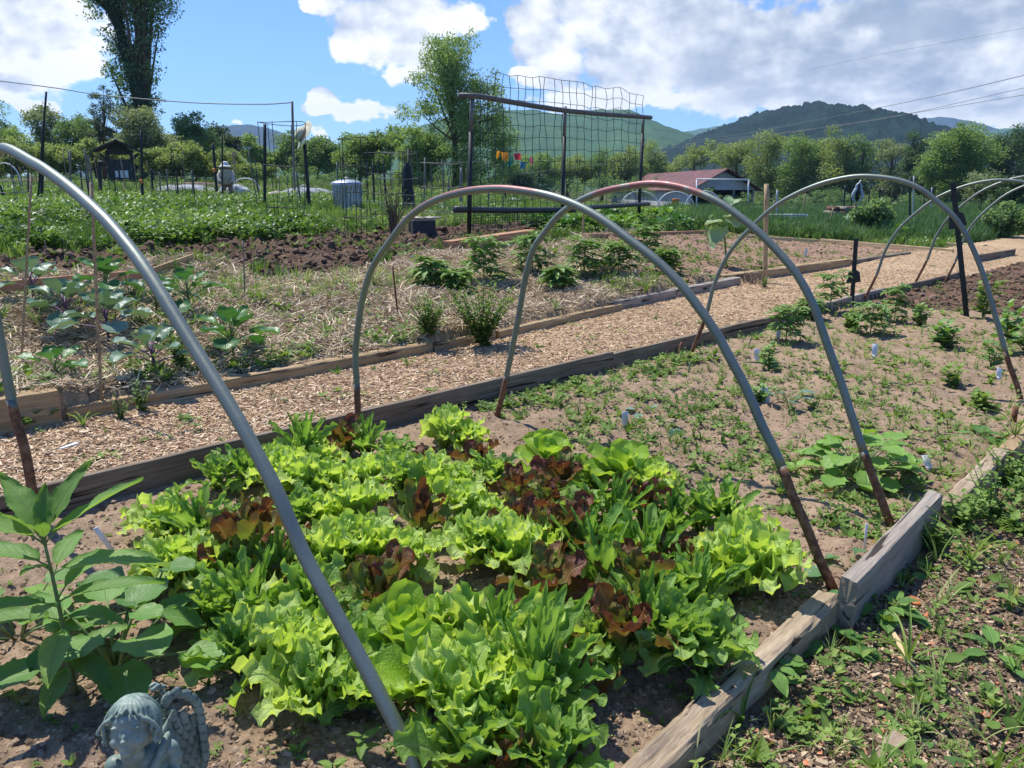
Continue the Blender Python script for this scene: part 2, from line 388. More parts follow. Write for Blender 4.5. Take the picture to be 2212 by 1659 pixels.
def ground():
    rr=[.35]
    while rr[-1]<70: rr.append(rr[-1]*1.0062)
    while rr[-1]<7000: rr.append(rr[-1]*1.05)
    rr=np.array(rr)
    th=np.radians(np.r_[np.arange(-180,-50,3),np.arange(-50,50,.25),np.arange(50,180.1,3)])
    Rr,Th=np.meshgrid(rr,th,indexing='ij'); x=Rr*np.sin(Th); y=Rr*np.cos(Th)
    zi=zone(x,y); z=hgt(x,y)+micro(x,y,zi)*sst(200,60,Rr)
    n,m=x.shape; idx=np.arange(n*m).reshape(n,m)
    q=np.stack([idx[:-1,:-1],idx[:-1,1:],idx[1:,1:],idx[1:,:-1]],-1).reshape(-1,4)[:,::-1]
    xc=(x[:-1,:-1]+x[1:,1:])/2; yc=(y[:-1,:-1]+y[1:,1:])/2; zc=zone(xc,yc).ravel()
    V=np.stack([x,y,z],-1).reshape(-1,3)
    for k,(nm,mt) in MG.items():
        f=q[zc==k]
        if not len(f): continue
        u,inv=np.unique(f,return_inverse=True); mb=MB(); mb.add(V[u],inv.reshape(-1,4))
        tag(mb.build(nm,mt),kind='structure')
    # centre patch under the camera
    mb=MB(); k=len(th); ring=np.stack([.36*np.sin(th),.36*np.cos(th),np.full(k,-.06)],1); mb.add(np.vstack([ring,[[0,0,-.06]]]),None,.5,np.array([[k,i+1,i] for i in range(k-1)]))
    tag(mb.build('mulch_ground',MG[1][1]),kind='structure')
ground()
# ---------------------------------------------------------------- wood
def m_wood(name,stops,axis_scale=(2,40,40),bst=.6,crack=.5):
    m,t,p,o=newmat(name); c=ocoord(t)
    mp=t.nodes.new('ShaderNodeMapping'); mp.inputs['Scale'].default_value=axis_scale; t.links.new(c.k,mp.inputs[0]); v=S(t,mp.outputs[0])
    a=noise(t,v,1,6,.65,.6); b=noise(t,v,3.2,4,.6,.3); k=noise(t,c,2.2,3,.6)
    f=a*.5+b*.25+k*.25
    ck=noise(t,v,.55,3,.5,.9).step(.34,.40)
    col=mixc(t,ck,tuple(x*.35 for x in stops[0][1]),ramp(t,f,stops))
    setp(t,p,col,.85,0,.2); bump(t,p,a*.6+b*.3+ck*crack,bst,.006); return m
W_GREY=m_wood('weathered_grey_wood',[(.3,(.12,.10,.08)),(.5,(.29,.25,.205)),(.7,(.46,.41,.345))])
W_TAN=m_wood('weathered_tan_wood',[(.3,(.17,.11,.055)),(.5,(.36,.25,.135)),(.7,(.54,.41,.25))])
W_ROT=m_wood('rotten_tan_wood',[(.28,(.10,.07,.045)),(.5,(.32,.245,.165)),(.7,(.54,.44,.32))],(5,55,55),1,.9)
W_DRK=m_wood('dark_brown_wood',[(.3,(.08,.06,.042)),(.5,(.20,.155,.11)),(.7,(.34,.275,.20))])  # darker brown wood with grain noise
W_RED=m_wood('fresh_brown_timber',[(.3,(.30,.15,.085)),(.5,(.42,.23,.135)),(.7,(.55,.32,.20))],(1.5,20,20),.2,.15)
W_YEL=m_wood('yellow_lumber',[(.3,(.40,.29,.15)),(.5,(.55,.42,.24)),(.7,(.70,.57,.36))],(1.5,20,20),.3,.2)
def beam(name,p0,p1,w,h,mat,label,cat,group=None,rough=.006,roundb=.012,zt=None,seed=1,seg=.05,rot=0,taper=None):
    """a timber from p0 to p1 (centre of its base), slightly irregular; returns the object"""
    p0=np.asarray(p0,float); p1=np.asarray(p1,float); d=p1-p0; L=np.linalg.norm(d); yaw=math.atan2(d[1],d[0]); pit=math.asin(d[2]/L)
    n=max(2,int(L/seg)); xs=np.linspace(0,L,n+1)
    # cross-section with rounded corners
    cs=[]; 
    for sy,sz in ((1,-1),(1,1),(-1,1),(-1,-1)):
        a0={(1,-1):-90,(1,1):0,(-1,1):90,(-1,-1):180}[(sy,sz)]
        for k in range(3):
            a=R_(a0+k*45); cs.append((sy*(w/2-roundb)+roundb*math.cos(a), (h/2)+sz*(h/2-roundb)+roundb*math.sin(a)))
        if (sy,sz)==(1,-1): cs+= [(w/2,h*f) for f in (.3,.55,.8)]
        if (sy,sz)==(1,1): cs+=[(w*f,h) for f in (.25,0,-.25)]
        if (sy,sz)==(-1,1): cs+=[(-w/2,h*f) for f in (.8,.55,.3)]
    cs=np.array(cs); k=len(cs); V=np.zeros((n+1,k,3))
    for i,x in enumerate(xs):
        nx=fbm(np.full(k,x*3.0+seed*11)+cs[:,0]*9,cs[:,1]*22+cs[:,0]*14+seed,4,.6)*rough*2.2
        ax=cs-np.array([0,h/2]); nrm=ax/(np.linalg.norm(ax,axis=1)[:,None]+1e-6)
        P=cs+nrm*nx[:,None]
        xx=np.full(k,x)
        if i in (0,n): xx=xx+fbm(cs[:,0]*60+seed,cs[:,1]*60,2)*.012
        V[i,:,0]=xx; V[i,:,1:]=P
    q=[]
    for i in range(n):
        a=i*k+np.arange(k); b=i*k+(np.arange(k)+1)%k; q.append(np.stack([a,b,b+k,a+k],1)[:,::-1])
    v=np.vstack([V.reshape(-1,3),[[xs[0],0,h/2]],[[xs[-1],0,h/2]]]); c0=(n+1)*k; kk=np.arange(k)
    t=np.concatenate([np.stack([np.full(k,c0),kk,(kk+1)%k],1)[:,::-1],np.stack([np.full(k,c0+1),n*k+(kk+1)%k,n*k+kk],1)[:,::-1]])
    mb=MB(); mb.add(v,np.concatenate(q),.5,t)
    o=mb.build(name,mat,smooth=False); o.location=p0; o.rotation_euler=(rot,-pit,yaw)
    return tag(o,label,cat,group)
def cs2(c,s): return np.array([(s-c)/2,(s+c)/2])
# path-side plank wall of the lettuce bed, c ~ 5.58
GB='boards edging the lettuce bed'
def on(c,s,z): p=cs2(c,s); return (p[0],p[1],z)
beam('edging_board',on(5.62,-2.4,-.04),on(5.58,7.28,-.03),.045,.185,W_DRK,'long dark plank edging the chip path beside the second hoop','board',GB,.003,.006,seed=2)
beam('edging_board',on(5.60,7.30,-.04),on(5.62,12.6,-.05),.045,.17,W_DRK,'brown plank edging the chip path where a short rusty pipe leans','board',GB,.004,.006,seed=3)
beam('edging_board',on(5.66,12.7,-.05),on(5.66,16.2,-.04),.06,.17,W_GREY,'grey split plank by the short black fence post','board',GB,.006,.008,seed=4)
beam('edging_board',on(5.62,16.3,-.05),on(5.60,21.2,-.06),.05,.17,W_DRK,'far dark plank between the path and tilled soil','board',GB,.006,.006,seed=5)
a=GT(1990,570); b=GT(2100,561); 
# camera-side edge of the bed: rotten timber, tall grey board, yellow-brown board
p=GT(1330,1740); q_=GT(1775,1318)
beam('edging_timber',(p[0],p[1],-.05),(q_[0]+.03,q_[1]+.03,-.045),.085,.10,W_ROT,'rotten splintered timber along the front of the bed','timber',GB,.010,.016,seed=6,seg=.02)
p=GT(1843,1360); q_=GT(2048,1150)
beam('edging_board',(1.21,2.505,-.07),(1.965,3.335,-.075),.062,.21,W_GREY,'upright grey weathered board behind the rotten timber','board',GB,.003,.007,seed=7,seg=.03)
p=GT(2075,1098); q_=GT(2195,985)
beam('edging_timber',(2.03,3.36,-.06),(2.80,4.17,-.055),.08,.115,W_ROT,'short tan timber beyond the upright grey board','timber',GB,.006,.014,seed=8,seg=.03)
beam('edging_timber',(2.83,4.18,-.05),(4.2,5.6,-.05),.085,.11,W_TAN,'tan timber at the right edge by the cut rusty pipe','timber',GB,.006,.014,seed=9,seg=.04)
# landscape timbers across the path
GTm='landscape timbers along the chip path'
tb=[(-6.0,1.45,7.30,7.28,'rounded timber at the left end of the chip path',W_TAN),(1.95,4.15,7.33,7.32,'',W_TAN)]
def timber_cs(s0,s1,c0,c1,h,w,mat,lab,z=.06,seed=1): return beam('landscape_timber',on(c0,s0,z),on(c1,s1,z),w,h,mat,lab,'timber',GTm,.006,.026,seed=seed)
beam('wooden_beam',on(7.33,-3.2,.09),on(7.33,1.75,.09),.16,.235,W_TAN,'thick squared tan beam at the left edge of the photo','timber',GTm,.005,.008,seed=21)
timber_cs(1.8,5.9,7.34,7.36,.14,.11,W_TAN,'long rounded tan timber between the thick beam and the bushy weeds',seed=22)
timber_cs(5.93,7.05,7.36,7.44,.13,.10,W_TAN,'rounded timber half hidden by the leafy bushy weed',seed=23)
timber_cs(7.1,10.3,7.42,7.78,.13,.12,W_TAN,'rounded tan timber beside the straw, beyond the bushy weeds',seed=24)
timber_cs(10.0,12.2,7.86,8.02,.14,.16,W_GREY,'cracked grey timber end stacked beyond the tan one',z=.08,seed=25)
timber_cs(12.25,14.9,8.02,8.20,.14,.16,W_GREY,'weathered flat grey timber right of the dead weed clump',z=.08,seed=26)
timber_cs(14.6,20.5,8.42,8.15,.15,.16,W_TAN,'long split timber by the seedling bed',z=.10,seed=27)
timber_cs(20.6,24.6,8.15,8.02,.14,.15,W_DRK,'dark timber at the far end of the path',z=.08,seed=28)
# boards further back
def gb(name,a,b,w,h,mat,lab,seed,cat='timber',z=-.03,grp='boards and timbers in the back plots'):
    A=GT(*a); B=GT(*b); A[2]=ground_z(A[0],A[1])+z; B[2]=ground_z(B[0],B[1])+z
    return beam(name,A,B,w,h,mat,lab,cat,grp,.003,.006,seed=seed)
gb('wooden_board',(-60,652),(312,606),.04,.17,W_RED,'brown plank behind the blue-green cabbages at the left',31,'board')
gb('wooden_board',(322,604),(420,588),.04,.16,W_TAN,'short plank right of the brown one behind the cabbages',32,'board')
gb('wooden_board',(505,638),(668,622),.05,.07,W_YEL,'low pale plank lying in the grass of the straw bed',33,'board')
gb('square_timber',(965,549),(1146,526),.19,.21,W_RED,'red-brown squared timber on the straw below the wire trellis',34)
gb('square_timber',(1263,519),(1520,505),.15,.09,W_RED,'long flat red-brown timber in front of the chard rows',35)
gb('edging_board',(1600,513),(1770,523),.05,.09,W_YEL,'pale board left of the short fence post, back of the seedling bed',36,'board')
gb('edging_board',(1772,524),(2058,545),.06,.10,W_YEL,'long pale board closing the seedling bed at the right',37,'board')
gb('wooden_board',(2045,528),(2128,531),.16,.06,W_YEL,'loose pale board lying beyond the tall fence post',38,'board')
gb('wooden_board',(2108,565),(2190,550),.05,.16,W_DRK,'mossy dark board end at the far right corner of the bed',39,'board')
# ---------------------------------------------------------------- hoops
m,t,p,o=newmat('galvanised_steel'); c=gcoord(t)
n1=noise(t,c,35,4); n2=noise(t,c,6,3); n3=noise(t,c,260,2)
tt=attr(t)
rust=(tt+ (n2-.5)*.35 + (noise(t,c,60,4)-.5)*.3).step(.48,.58)
redp=attr(t,'paint')*.72*( noise(t,c,14,4).step(.30,.46))
col=mixc(t,n2,(.125,.155,.13),(.29,.325,.28)); col=mixc(t,n3.step(.35,.7)*.5,col,(.13,.155,.145))
col=mixc(t,rust,col,ramp(t,n1,[(.3,(.07,.032,.016)),(.5,(.17,.075,.035)),(.7,(.28,.16,.09))]))
col=mixc(t,redp,col,(.30,.06,.06))
setp(t,p,col,(n1*.25+.36+rust*.4).mini(1),.9); 
t.links.new(((rust*-1+1)*(redp*-.9+1)*.55).k,p.inputs['Metallic'])
bump(t,p,n1*.6+rust*.4+n3*.2,.25,.002); M_GALV=m
def hoop(pts3,r,label,rusty=(.0,.0),seg=110,paint=None,i_=0):
    root=empty('hoop',(0,0,0),label,'hoop','metal hoops arching over the bed')
    P=smooth_path(pts3,seg); L=np.r_[0,np.cumsum(np.linalg.norm(np.diff(P,axis=0),axis=1))]
    tl,tr=rusty
    kA=int(np.searchsorted(L,tl)); kB=int(np.searchsorted(L,L[-1]-tr))
    def piece(nm,a,b,tint,rad,pt=None):
        mb=MB(); Lp=L[a:b]; ti=np.full(b-a,tint,float)
        if nm=='pipe' and tl: ti=ti+.34*np.exp(-(Lp-L[kA])/.13)
        if nm=='pipe' and tr: ti=ti+.34*np.exp(-(L[kB]-Lp)/.13)
        if nm!='pipe': ti=.52+.4*np.clip((np.abs(Lp-(L[kA] if a==0 else L[kB])))/.2,0,1)
        
        tube(mb,P[a:b],rad,14,ti); ob=mb.build(nm,M_GALV,root)
        at=ob.data.attributes.new('paint','FLOAT','POINT'); val=np.zeros(len(ob.data.vertices),np.float32)
        if pt:
            for j in range(b-a):
                f=(a+j)/seg
                if pt[0]<f<pt[1]: val[j*14:(j+1)*14]=1
            co=np.zeros(len(ob.data.vertices)*3,np.float32); ob.data.vertices.foreach_get('co',co); co=co.reshape(-1,3)
            cz=np.repeat(P[a:b,2],14); 
            val[:len(cz)]*= (co[:len(cz),2]>cz+ (pt[2]))
        at.data.foreach_set('value',val); return ob
    piece('pipe',max(kA-1,0),kB+1,.15,r,paint)
    if tl: piece('rusty_foot',0,kA+1,.9,r*1.01)
    if tr: piece('rusty_foot',kB,seg,.9,r*1.01)
    return root
def planar(pts,L,Rr):
    d=Rr[:2]-L[:2]; d/=np.linalg.norm(d); n=np.array([-d[1],d[0]]); out=[]
    for x,y in pts:
        r=px2dir(x,y); t_=np.dot(L[:2],n)/np.dot(r[:2],n); out.append(r*t_+np.array([0,0,EYE]))
    return out
H1=[(78,1100),(72,1077),(54,973),(29,883),(5,760)]; H1b=[(0,322),(72,352),(112,377),(160,413),(208,456),(240,488),(288,546),(322,594),(352,641),(382,690),(432,771),(479,847),(522,919),(565,998),(602,1070),(659,1202),(720,1314),(791,1445),(852,1560),(895,1652),(918,1700)]
H2=[(776,945),(773,887),(770,818),(768,768),(773,710),(784,642),(805,577),(845,518),(881,472),(931,437),(982,419),(1032,410),(1086,408),(1140,414),(1194,425),(1248,445),(1302,475),(1356,515),(1410,556),(1463,606),(1506,660),(1546,717),(1574,768),(1603,822),(1625,869),(1646,919),(1675,977),(1693,1020),(1714,1075),(1740,1134),(1769,1206),(1801,1274)]
H3=[(1073,901),(1090,833),(1108,746),(1122,674),(1133,609),(1151,541),(1175,505),(1205,467),(1248,436),(1302,414),(1374,400),(1416,397),(1463,403),(1513,418),(1560,441),(1603,472),(1646,508),(1704,570),(1736,617),(1762,671),(1780,725),(1798,775),(1819,833),(1837,890),(1866,977),(1898,1063),(1924,1134)]
H4=[(1493,764),(1524,685),(1540,624),(1558,578),(1582,537),(1621,493),(1668,450),(1715,421),(1776,396),(1841,382),(1895,382),(1949,391),(1992,410),(2028,439),(2064,472),(2096,525),(2122,588),(2140,649),(2158,710),(2176,775),(2197,833),(2204,862)]
L=GT(78,1135); Rr=GT(925,1712)
L[2]=Rr[2]=0
P1=planar(H1,L,Rr); P1b=planar(H1b,L,Rr); dv=(Rr-L)/np.linalg.norm(Rr-L)
mid=[L+dv*-.07+np.array([0,0,1.05]),L+dv*-.02+np.array([0,0,1.30]),L+dv*.09+np.array([0,0,1.52])]
hoop([L-np.array([0,0,.05])]+P1[1:]+mid+P1b[:-1]+[Rr-np.array([0,0,.05])],.0205,'nearest hoop, its thick grey pipe sweeping across the left of the photo',(.62,.0))
L=GT(*H2[0]); Rr=GT(*H2[-1]); hoop(planar(H2,L,Rr),.019,'second hoop, with red paint on top, standing over the lettuces',(.30,.52),paint=(.30,.52,.004))
L=GT(*H3[0]); Rr=GT(*H3[-1]); hoop(planar(H3,L,Rr),.019,'third hoop, red mark on top, its right foot behind the round-leaved clump',(.30,.36),paint=(.40,.56,-.01))
L=GT(*H4[0]); Rr=GT(*H4[-1]); P4=planar(H4,L,Rr); hoop(P4,.0185,'fourth hoop, right foot at the right edge of the photo',(.36,.40))
d4=(Rr-L)[:2]; w4=np.linalg.norm(d4); d4/=w4; prof4=[(float(np.dot(p_[:2]-L[:2],d4))/w4,p_[2]) for p_ in P4]
for (fx,fy,ang,wd,hs_,lab) in ((1866,649,-37,2.65,.985,'fifth hoop, behind the tall black fence post'),(1978,609,-37,2.6,.985,'sixth hoop, second from the far end'),(2040,612,-30,2.5,1.03,'farthest hoop, at the tilled end of the bed')):
    F=GT(fx,fy); dr=np.array([math.cos(R_(ang)),math.sin(R_(ang)),0])
    pts=[F+dr*(s_*wd)+np.array([0,0,z_*hs_]) for s_,z_ in prof4]
    hoop(pts,.018,lab,(.35,.35))
# ---------------------------------------------------------------- loose stuff on the ground
rs=np.random.RandomState(11)
def pts_in(n,x0,x1,y0,y1,cond,near=True):
    """random ground points, denser towards the viewer's side of the plot"""
    out=[]; got=0
    while got<n:
        if near:
            d=np.exp(rs.uniform(math.log(1.2),math.log(max(y1,2)*1.25),n*3)); a=rs.uniform(-.78,.78,n*3)
            # uniform per viewing angle and log distance, so detail is where it can be seen
            x=d*np.sin(a); y=d*np.cos(a)
        else: x=rs.uniform(x0,x1,n*3); y=rs.uniform(y0,y1,n*3)
        k=(x>x0)&(x<x1)&(y>y0)&(y<y1); x,y=x[k],y[k]
        k=cond(x,y); out.append(np.stack([x[k],y[k]],1)); got+=k.sum()
    return np.concatenate(out)[:n]
def inner(x,y,w=.06):
    c=y-x; s=x+y; return np.minimum(np.minimum(np.abs(c-C_B),np.abs(c-C_A-.05)),np.abs(c-cT(s)-.05))>w*1.4
zc_=lambda *k: (lambda x,y: np.isin(zone(x,y),k)&inner(x,y))
M_CHIP=m_tint('wood_chip',[(.0,(.13,.085,.045)),(.3,(.39,.265,.155)),(.6,(.58,.42,.26)),(.85,(.75,.61,.43)),(1,(.38,.17,.08))],.85,.3,40)
M_STRAW=m_tint('straw',[(.0,(.20,.14,.08)),(.35,(.50,.38,.23)),(.7,(.68,.55,.37)),(1,(.80,.70,.52))],.7,.25,30)
M_CLOD=m_tint('soil_clod',[(.0,(.09,.06,.04)),(.5,(.25,.175,.115)),(1,(.43,.32,.22))],.95,.5,90,bst=.5)
M_CLODD=m_tint('dark_soil_clod',[(.0,(.045,.028,.018)),(.5,(.115,.072,.047)),(1,(.23,.155,.105))],.95,.5,60,bst=.5)
M_BARK=m_tint('bark_mulch',[(.0,(.06,.04,.026)),(.45,(.19,.13,.083)),(.75,(.34,.245,.155)),(.93,(.54,.42,.28)),(1,(.48,.17,.08))],.9,.4,50,bst=.4)
def chips(name,mat,n,cond,bx,lmin,lmax,asp,th,tilt,lift=.004,tint=(.0,1),pieces='box',by=None):
    P=pts_in(n,*bx,cond); d=np.hypot(P[:,0],P[:,1])
    L=np.exp(rs.uniform(math.log(lmin),math.log(lmax),n)); W=L*asp*rs.uniform(.6,1.5,n); T=np.full(n,th)*rs.uniform(.6,1.4,n)
    z=ground_z(P[:,0],P[:,1])+lift*rs.uniform(.2,2.2,n)
    rot=rotm(rs.normal(0,tilt,n),rs.normal(0,tilt,n),rs.uniform(0,6.28,n))
    mb=MB()
    v=CUBEV.copy(); v[:,1]*=np.where(v[:,0]>0,.55,1)         # tapered splinter
    scatter(mb,v,CUBEQ,np.c_[P,z],rot,np.stack([L,W,T],1),rs.uniform(*tint,n))
    return mb.build(name,mat,smooth=False)
tag(chips('wood_chips',M_CHIP,44000,zc_(4),(-9,15,1,19),.008,.055,.24,.003,.20),'pale shredded wood chips covering the garden path','wood chips',kind='stuff')
tag(chips('straw_mulch',M_STRAW,60000,lambda x,y:zc_(5)(x,y),(-14,9,3,17),.07,.26,.036,.004,.30,.018),'dry straw strewn over the bed beyond the path','straw',kind='stuff')
tag(chips('bark_mulch',M_BARK,30000,zc_(1),(-1,8,1.0,9),.005,.035,.4,.0045,.3,.004),'dark bark and twig bits on the ground right of the bed','bark mulch',kind='stuff')
# clods: squashed 20-point lumps
ICO=None
def lump(seed):
    r=np.random.RandomState(seed); t=(1+5**.5)/2
    v=np.array([[-1,t,0],[1,t,0],[-1,-t,0],[1,-t,0],[0,-1,t],[0,1,t],[0,-1,-t],[0,1,-t],[t,0,-1],[t,0,1],[-t,0,-1],[-t,0,1]],float)
    f=np.array([[0,11,5],[0,5,1],[0,1,7],[0,7,10],[0,10,11],[1,5,9],[5,11,4],[11,10,2],[10,7,6],[7,1,8],[3,9,4],[3,4,2],[3,2,6],[3,6,8],[3,8,9],[4,9,5],[2,4,11],[6,2,10],[8,6,7],[9,8,1]])
    v/=np.linalg.norm(v[0]); v*=r.uniform(.5,1.3,(12,1)); v[:,2]*=.7
    return v,f
def clods(name,mat,n,cond,bx,rmin,rmax,label,cat='soil',p=2.2):
    P=pts_in(n,*bx,cond); mb=MB()
    for k in range(4):
        v,f=lump(k+3); I=np.arange(k,n,4); m_=len(I); Rr=rmin+(rmax-rmin)*rs.uniform(0,1,m_)**p
        z=ground_z(P[I,0],P[I,1])-Rr*.12
        scatter(mb,v,None,np.c_[P[I],z],rotm(rs.uniform(-.4,.4,m_),rs.uniform(-.4,.4,m_),rs.uniform(0,6.3,m_)),Rr,rs.uniform(.1,.9,m_),tt=f)
    o=mb.build(name,mat,smooth=False); return tag(o,label,cat,kind='stuff')
clods('soil_clods',M_CLOD,40000,zc_(2),(-4,9,1,10),.002,.017,'brown crumbs and clods of soil in the lettuce bed',p=3)
clods('dark_soil_clods',M_CLODD,9000,zc_(6,3),(-16,12,6,26),.015,.07,'dark lumpy clods in the freshly tilled strips',p=2)
clods('seedling_bed_clods',M_CLOD,5000,zc_(7),(0,14,8,24),.008,.04,'loose reddish soil crumbs in the seedling bed')
clods('bark_bed_crumbs',M_BARK,7000,zc_(1),(-1,8,1,9),.003,.014,'dark crumbs of earth among the bark',p=2)
# ---------------------------------------------------------------- leaves
PROF={'ovate':lambda t:np.sin(np.pi*np.clip(t,0,1)**.75)**.85*(1-.12*t),
      'lance':lambda t:np.sin(np.pi*t**.8)**.9*.9,
      'obov':lambda t:(.13+.87*sst(.08,.62,t))*np.sqrt(np.clip(1-np.clip((t-.62)/.38,0,1)**2.6,0,1)),
      'rom':lambda t:(.16+.84*sst(.05,.6,t))*np.sqrt(np.clip(1-np.clip((t-.5)/.5,0,1)**1.8,0,1)),
      'round':lambda t:np.sqrt(np.clip(1-(2*t-1)**2,0,1))**.8,
      'heart':lambda t:np.clip(1-((t-.36)/.64)**2,0,1)**.62*np.where(t<.3,.55+.45*t/.3,1),
      'blade':lambda t:np.clip(1-t,0,1)**.6}
def leafv(L,W,prof='ovate',nl=10,nw=6,e0=60,bend=40,cup=.15,frill=0,ff=5,lobe=0,nlobe=4,serr=0,pw=1.4,ph=None,twist=0,r=None,pucker=0):
    """blade that grows from the origin along +X, starts at elevation e0 (deg) and curves down by `bend`"""
    r=r or rs
    t=np.linspace(0,1,nl+1); ang=np.radians(e0-bend*t**pw); st=L/nl
    dx=np.cos(ang)*st; dz=np.sin(ang)*st; px=np.r_[0,np.cumsum(dx[:-1])]; pz=np.r_[0,np.cumsum(dz[:-1])]
    s=np.linspace(-1,1,nw+1); s=np.sign(s)*np.abs(s)**.8
    w=W*PROF[prof](t); Tt,Ss=np.meshgrid(t,s,indexing='ij'); Wd=np.repeat(w[:,None],nw+1,1)
    a1,a2=r.uniform(0,6.28,2); side=np.where(Ss>0,a1,a2)
    if lobe: Wd=Wd*(1-lobe*.5*(1-np.cos(2*np.pi*nlobe*Tt+.6*np.sign(Ss)))*np.abs(Ss)**2*np.minimum(1,Tt*4))
    if serr: Wd=Wd*(1-serr*((Tt*nl%2)>.99)*(np.abs(Ss)>.9))
    fr=np.abs(Ss)**2.2
    z=cup*W*Ss**2 + frill*W*fr*(np.sin(2*np.pi*ff*Tt+side)+.6*np.sin(2*np.pi*ff*2.3*Tt+side*2.1))
    if pucker: z=z+pucker*W*np.sin(17*Tt+a1+4*Ss)*np.sin(5*Ss+a2)*(1-np.abs(Ss)*.3)
    dl=frill*.35*W*fr*np.cos(2*np.pi*ff*1.4*Tt+side)
    y=Ss*Wd; 
    if twist: 
        aa=twist*Tt; y,z=y*np.cos(aa)-z*np.sin(aa),y*np.sin(aa)+z*np.cos(aa)
    X=px[:,None]+dl-np.sin(ang)[:,None]*z; Z=pz[:,None]+np.cos(ang)[:,None]*z
    v=np.stack([X,y,Z],-1).reshape(-1,3)
    i=np.arange((nl+1)*(nw+1)).reshape(nl+1,nw+1)
    q=np.stack([i[:-1,:-1],i[1:,:-1],i[1:,1:],i[:-1,1:]],-1).reshape(-1,4)
    return v,q,Tt.ravel(),Ss.ravel()
def yaw(v,a): c,s=math.cos(a),math.sin(a); return np.c_[v[:,0]*c-v[:,1]*s,v[:,0]*s+v[:,1]*c,v[:,2]]
LG=[(.0,(.045,.12,.018)),(.5,(.11,.25,.035)),(1,(.24,.40,.07))]
M_WEED=m_tint('weed_leaf',[(.0,(.075,.14,.025)),(.5,(.15,.26,.05)),(1,(.28,.39,.10))],.6,.25,30,.35)
M_GRASS=m_tint('grass_blade',[(.0,(.07,.15,.03)),(.5,(.16,.28,.055)),(.85,(.32,.42,.13)),(1,(.50,.47,.24))],.6,.2,20,.35)
# small rosettes: a few template plants scattered
def template(kind,r):
    mb=MB()
    if kind=='ros':
        n=r.randint(4,7)
        for k in range(n):
            L=r.uniform(.6,1.1); v,q,T,_=leafv(L,L*.24,'ovate',3,2,r.uniform(15,60),r.uniform(10,50),.2,r=r); mb.add(yaw(v,k*6.28/n+r.uniform(-.4,.4)),q,r.uniform(-.2,.2))
    elif kind=='clov':
        for k in range(5):
            a=r.uniform(0,6.28); b=np.array([math.cos(a),math.sin(a),0])*r.uniform(.1,.6)+[0,0,r.uniform(.2,.6)]
            for j in range(3):
                v,q,T,_=leafv(.32,.15,'obov',2,2,25,30,.1,r=r); mb.add(yaw(v,a+j*2.09)+b,q,r.uniform(-.15,.15))
    elif kind=='stem':
        h=1.0
        for lv in range(3):
            for j in range(2):
                L=.55*(1-.18*lv); v,q,T,_=leafv(L,L*.26,'ovate',3,2,r.uniform(10,45),35,.2,r=r)
                mb.add(yaw(v,lv*1.57+j*3.14+r.uniform(-.3,.3))+[0,0,h*(lv+1)/3],q,r.uniform(-.15,.15))
        v=np.array([[-.015,0,0],[.015,0,0],[.01,0,h],[-.01,0,h]]); mb.add(v,[[0,1,2,3]],-.1)
    elif kind=='fern':
        for k in range(6):
            a=r.uniform(0,6.28); e=r.uniform(30,75); L=r.uniform(.5,1)
            for f in np.linspace(.3,1,6):
                for sd in (-1,1):
                    b=np.array([math.cos(a)*math.cos(R_(e))*L*f,math.sin(a)*math.cos(R_(e))*L*f,L*f*math.sin(R_(e))])
                    v,q,T,_=leafv(.22*(1.2-f*.6),.06,'lance',2,1,10,30,0,r=r); mb.add(yaw(v,a+sd*1.0)+b,q,r.uniform(-.15,.15))
    elif kind=='grass':
        for k in range(9):
            L=r.uniform(.5,1.2); v,q,T,_=leafv(L,.022,'blade',4,1,r.uniform(55,88),r.uniform(20,100),0,r=r); mb.add(yaw(v,r.uniform(0,6.28))+[r.normal(0,.05),r.normal(0,.05),0],q,r.uniform(-.25,.25))
    return np.concatenate(mb.v),(np.concatenate(mb.q)),np.concatenate(mb.ti)-.5*0
def weeds(name,mat,n,cond,bx,smin,smax,kinds,label,cat,tint=(.2,.8),p=1.6,kind='stuff',near=True,clump=0,cth=-.5):
    cc=cond if not clump else (lambda x,y:cond(x,y)&(fbm(x*clump+31,y*clump+7,3)>cth))
    P=pts_in(n,*bx,cc,near); mb=MB(); nk=len(kinds)*4
    for k in range(nk):
        r=np.random.RandomState(100+k); v,q,ti=template(kinds[k%len(kinds)],r); I=np.arange(k,n,nk); m_=len(I)
        s_=smin+(smax-smin)*rs.uniform(0,1,m_)**p; z=ground_z(P[I,0],P[I,1])-.002
        scatter(mb,v,q,np.c_[P[I],z],rotm(rs.normal(0,.12,m_),rs.normal(0,.12,m_),rs.uniform(0,6.3,m_)),s_,np.clip(rs.uniform(*tint,m_)+.55*fbm(P[I,0]*.55,P[I,1]*.55,3),-.1,1.1),tadd=ti*.6)
    o=mb.build(name,mat); return tag(o,label,cat,kind=kind)
right=lambda x,y:(x+y>5.4)|((y-x)>4.6)
weeds('weed_seedlings',M_WEED,3400,lambda x,y:zc_(2,3)(x,y)&((x+y)>4.6),(-2,9,2.2,14),.02,.085,['ros','clov','ros','stem','grass'],'small green weed seedlings scattered over the bed soil','weeds',clump=1.1,cth=-.12,p=1.8)
weeds('sparse_weed_seedlings',M_WEED,1100,zc_(2),(-4,8,1,9),.012,.045,['ros','clov'],'tiny sparse weed seedlings between the lettuces','weeds',p=2)
weeds('bed_grass',M_GRASS,420,lambda x,y:zc_(2)(x,y)&((x+y)>5.2),(-2,8,2.2,11),.06,.15,['grass'],'thin grass tufts standing in the bed','grass',clump=1.2,cth=-.1)
weeds('border_weeds',M_WEED,850,zc_(1),(-.5,8,1.0,9),.02,.085,['ros','clov','stem','fern','ros'],'low weeds growing through the bark on the right','weeds',clump=1.6,cth=-.08,p=1.9)
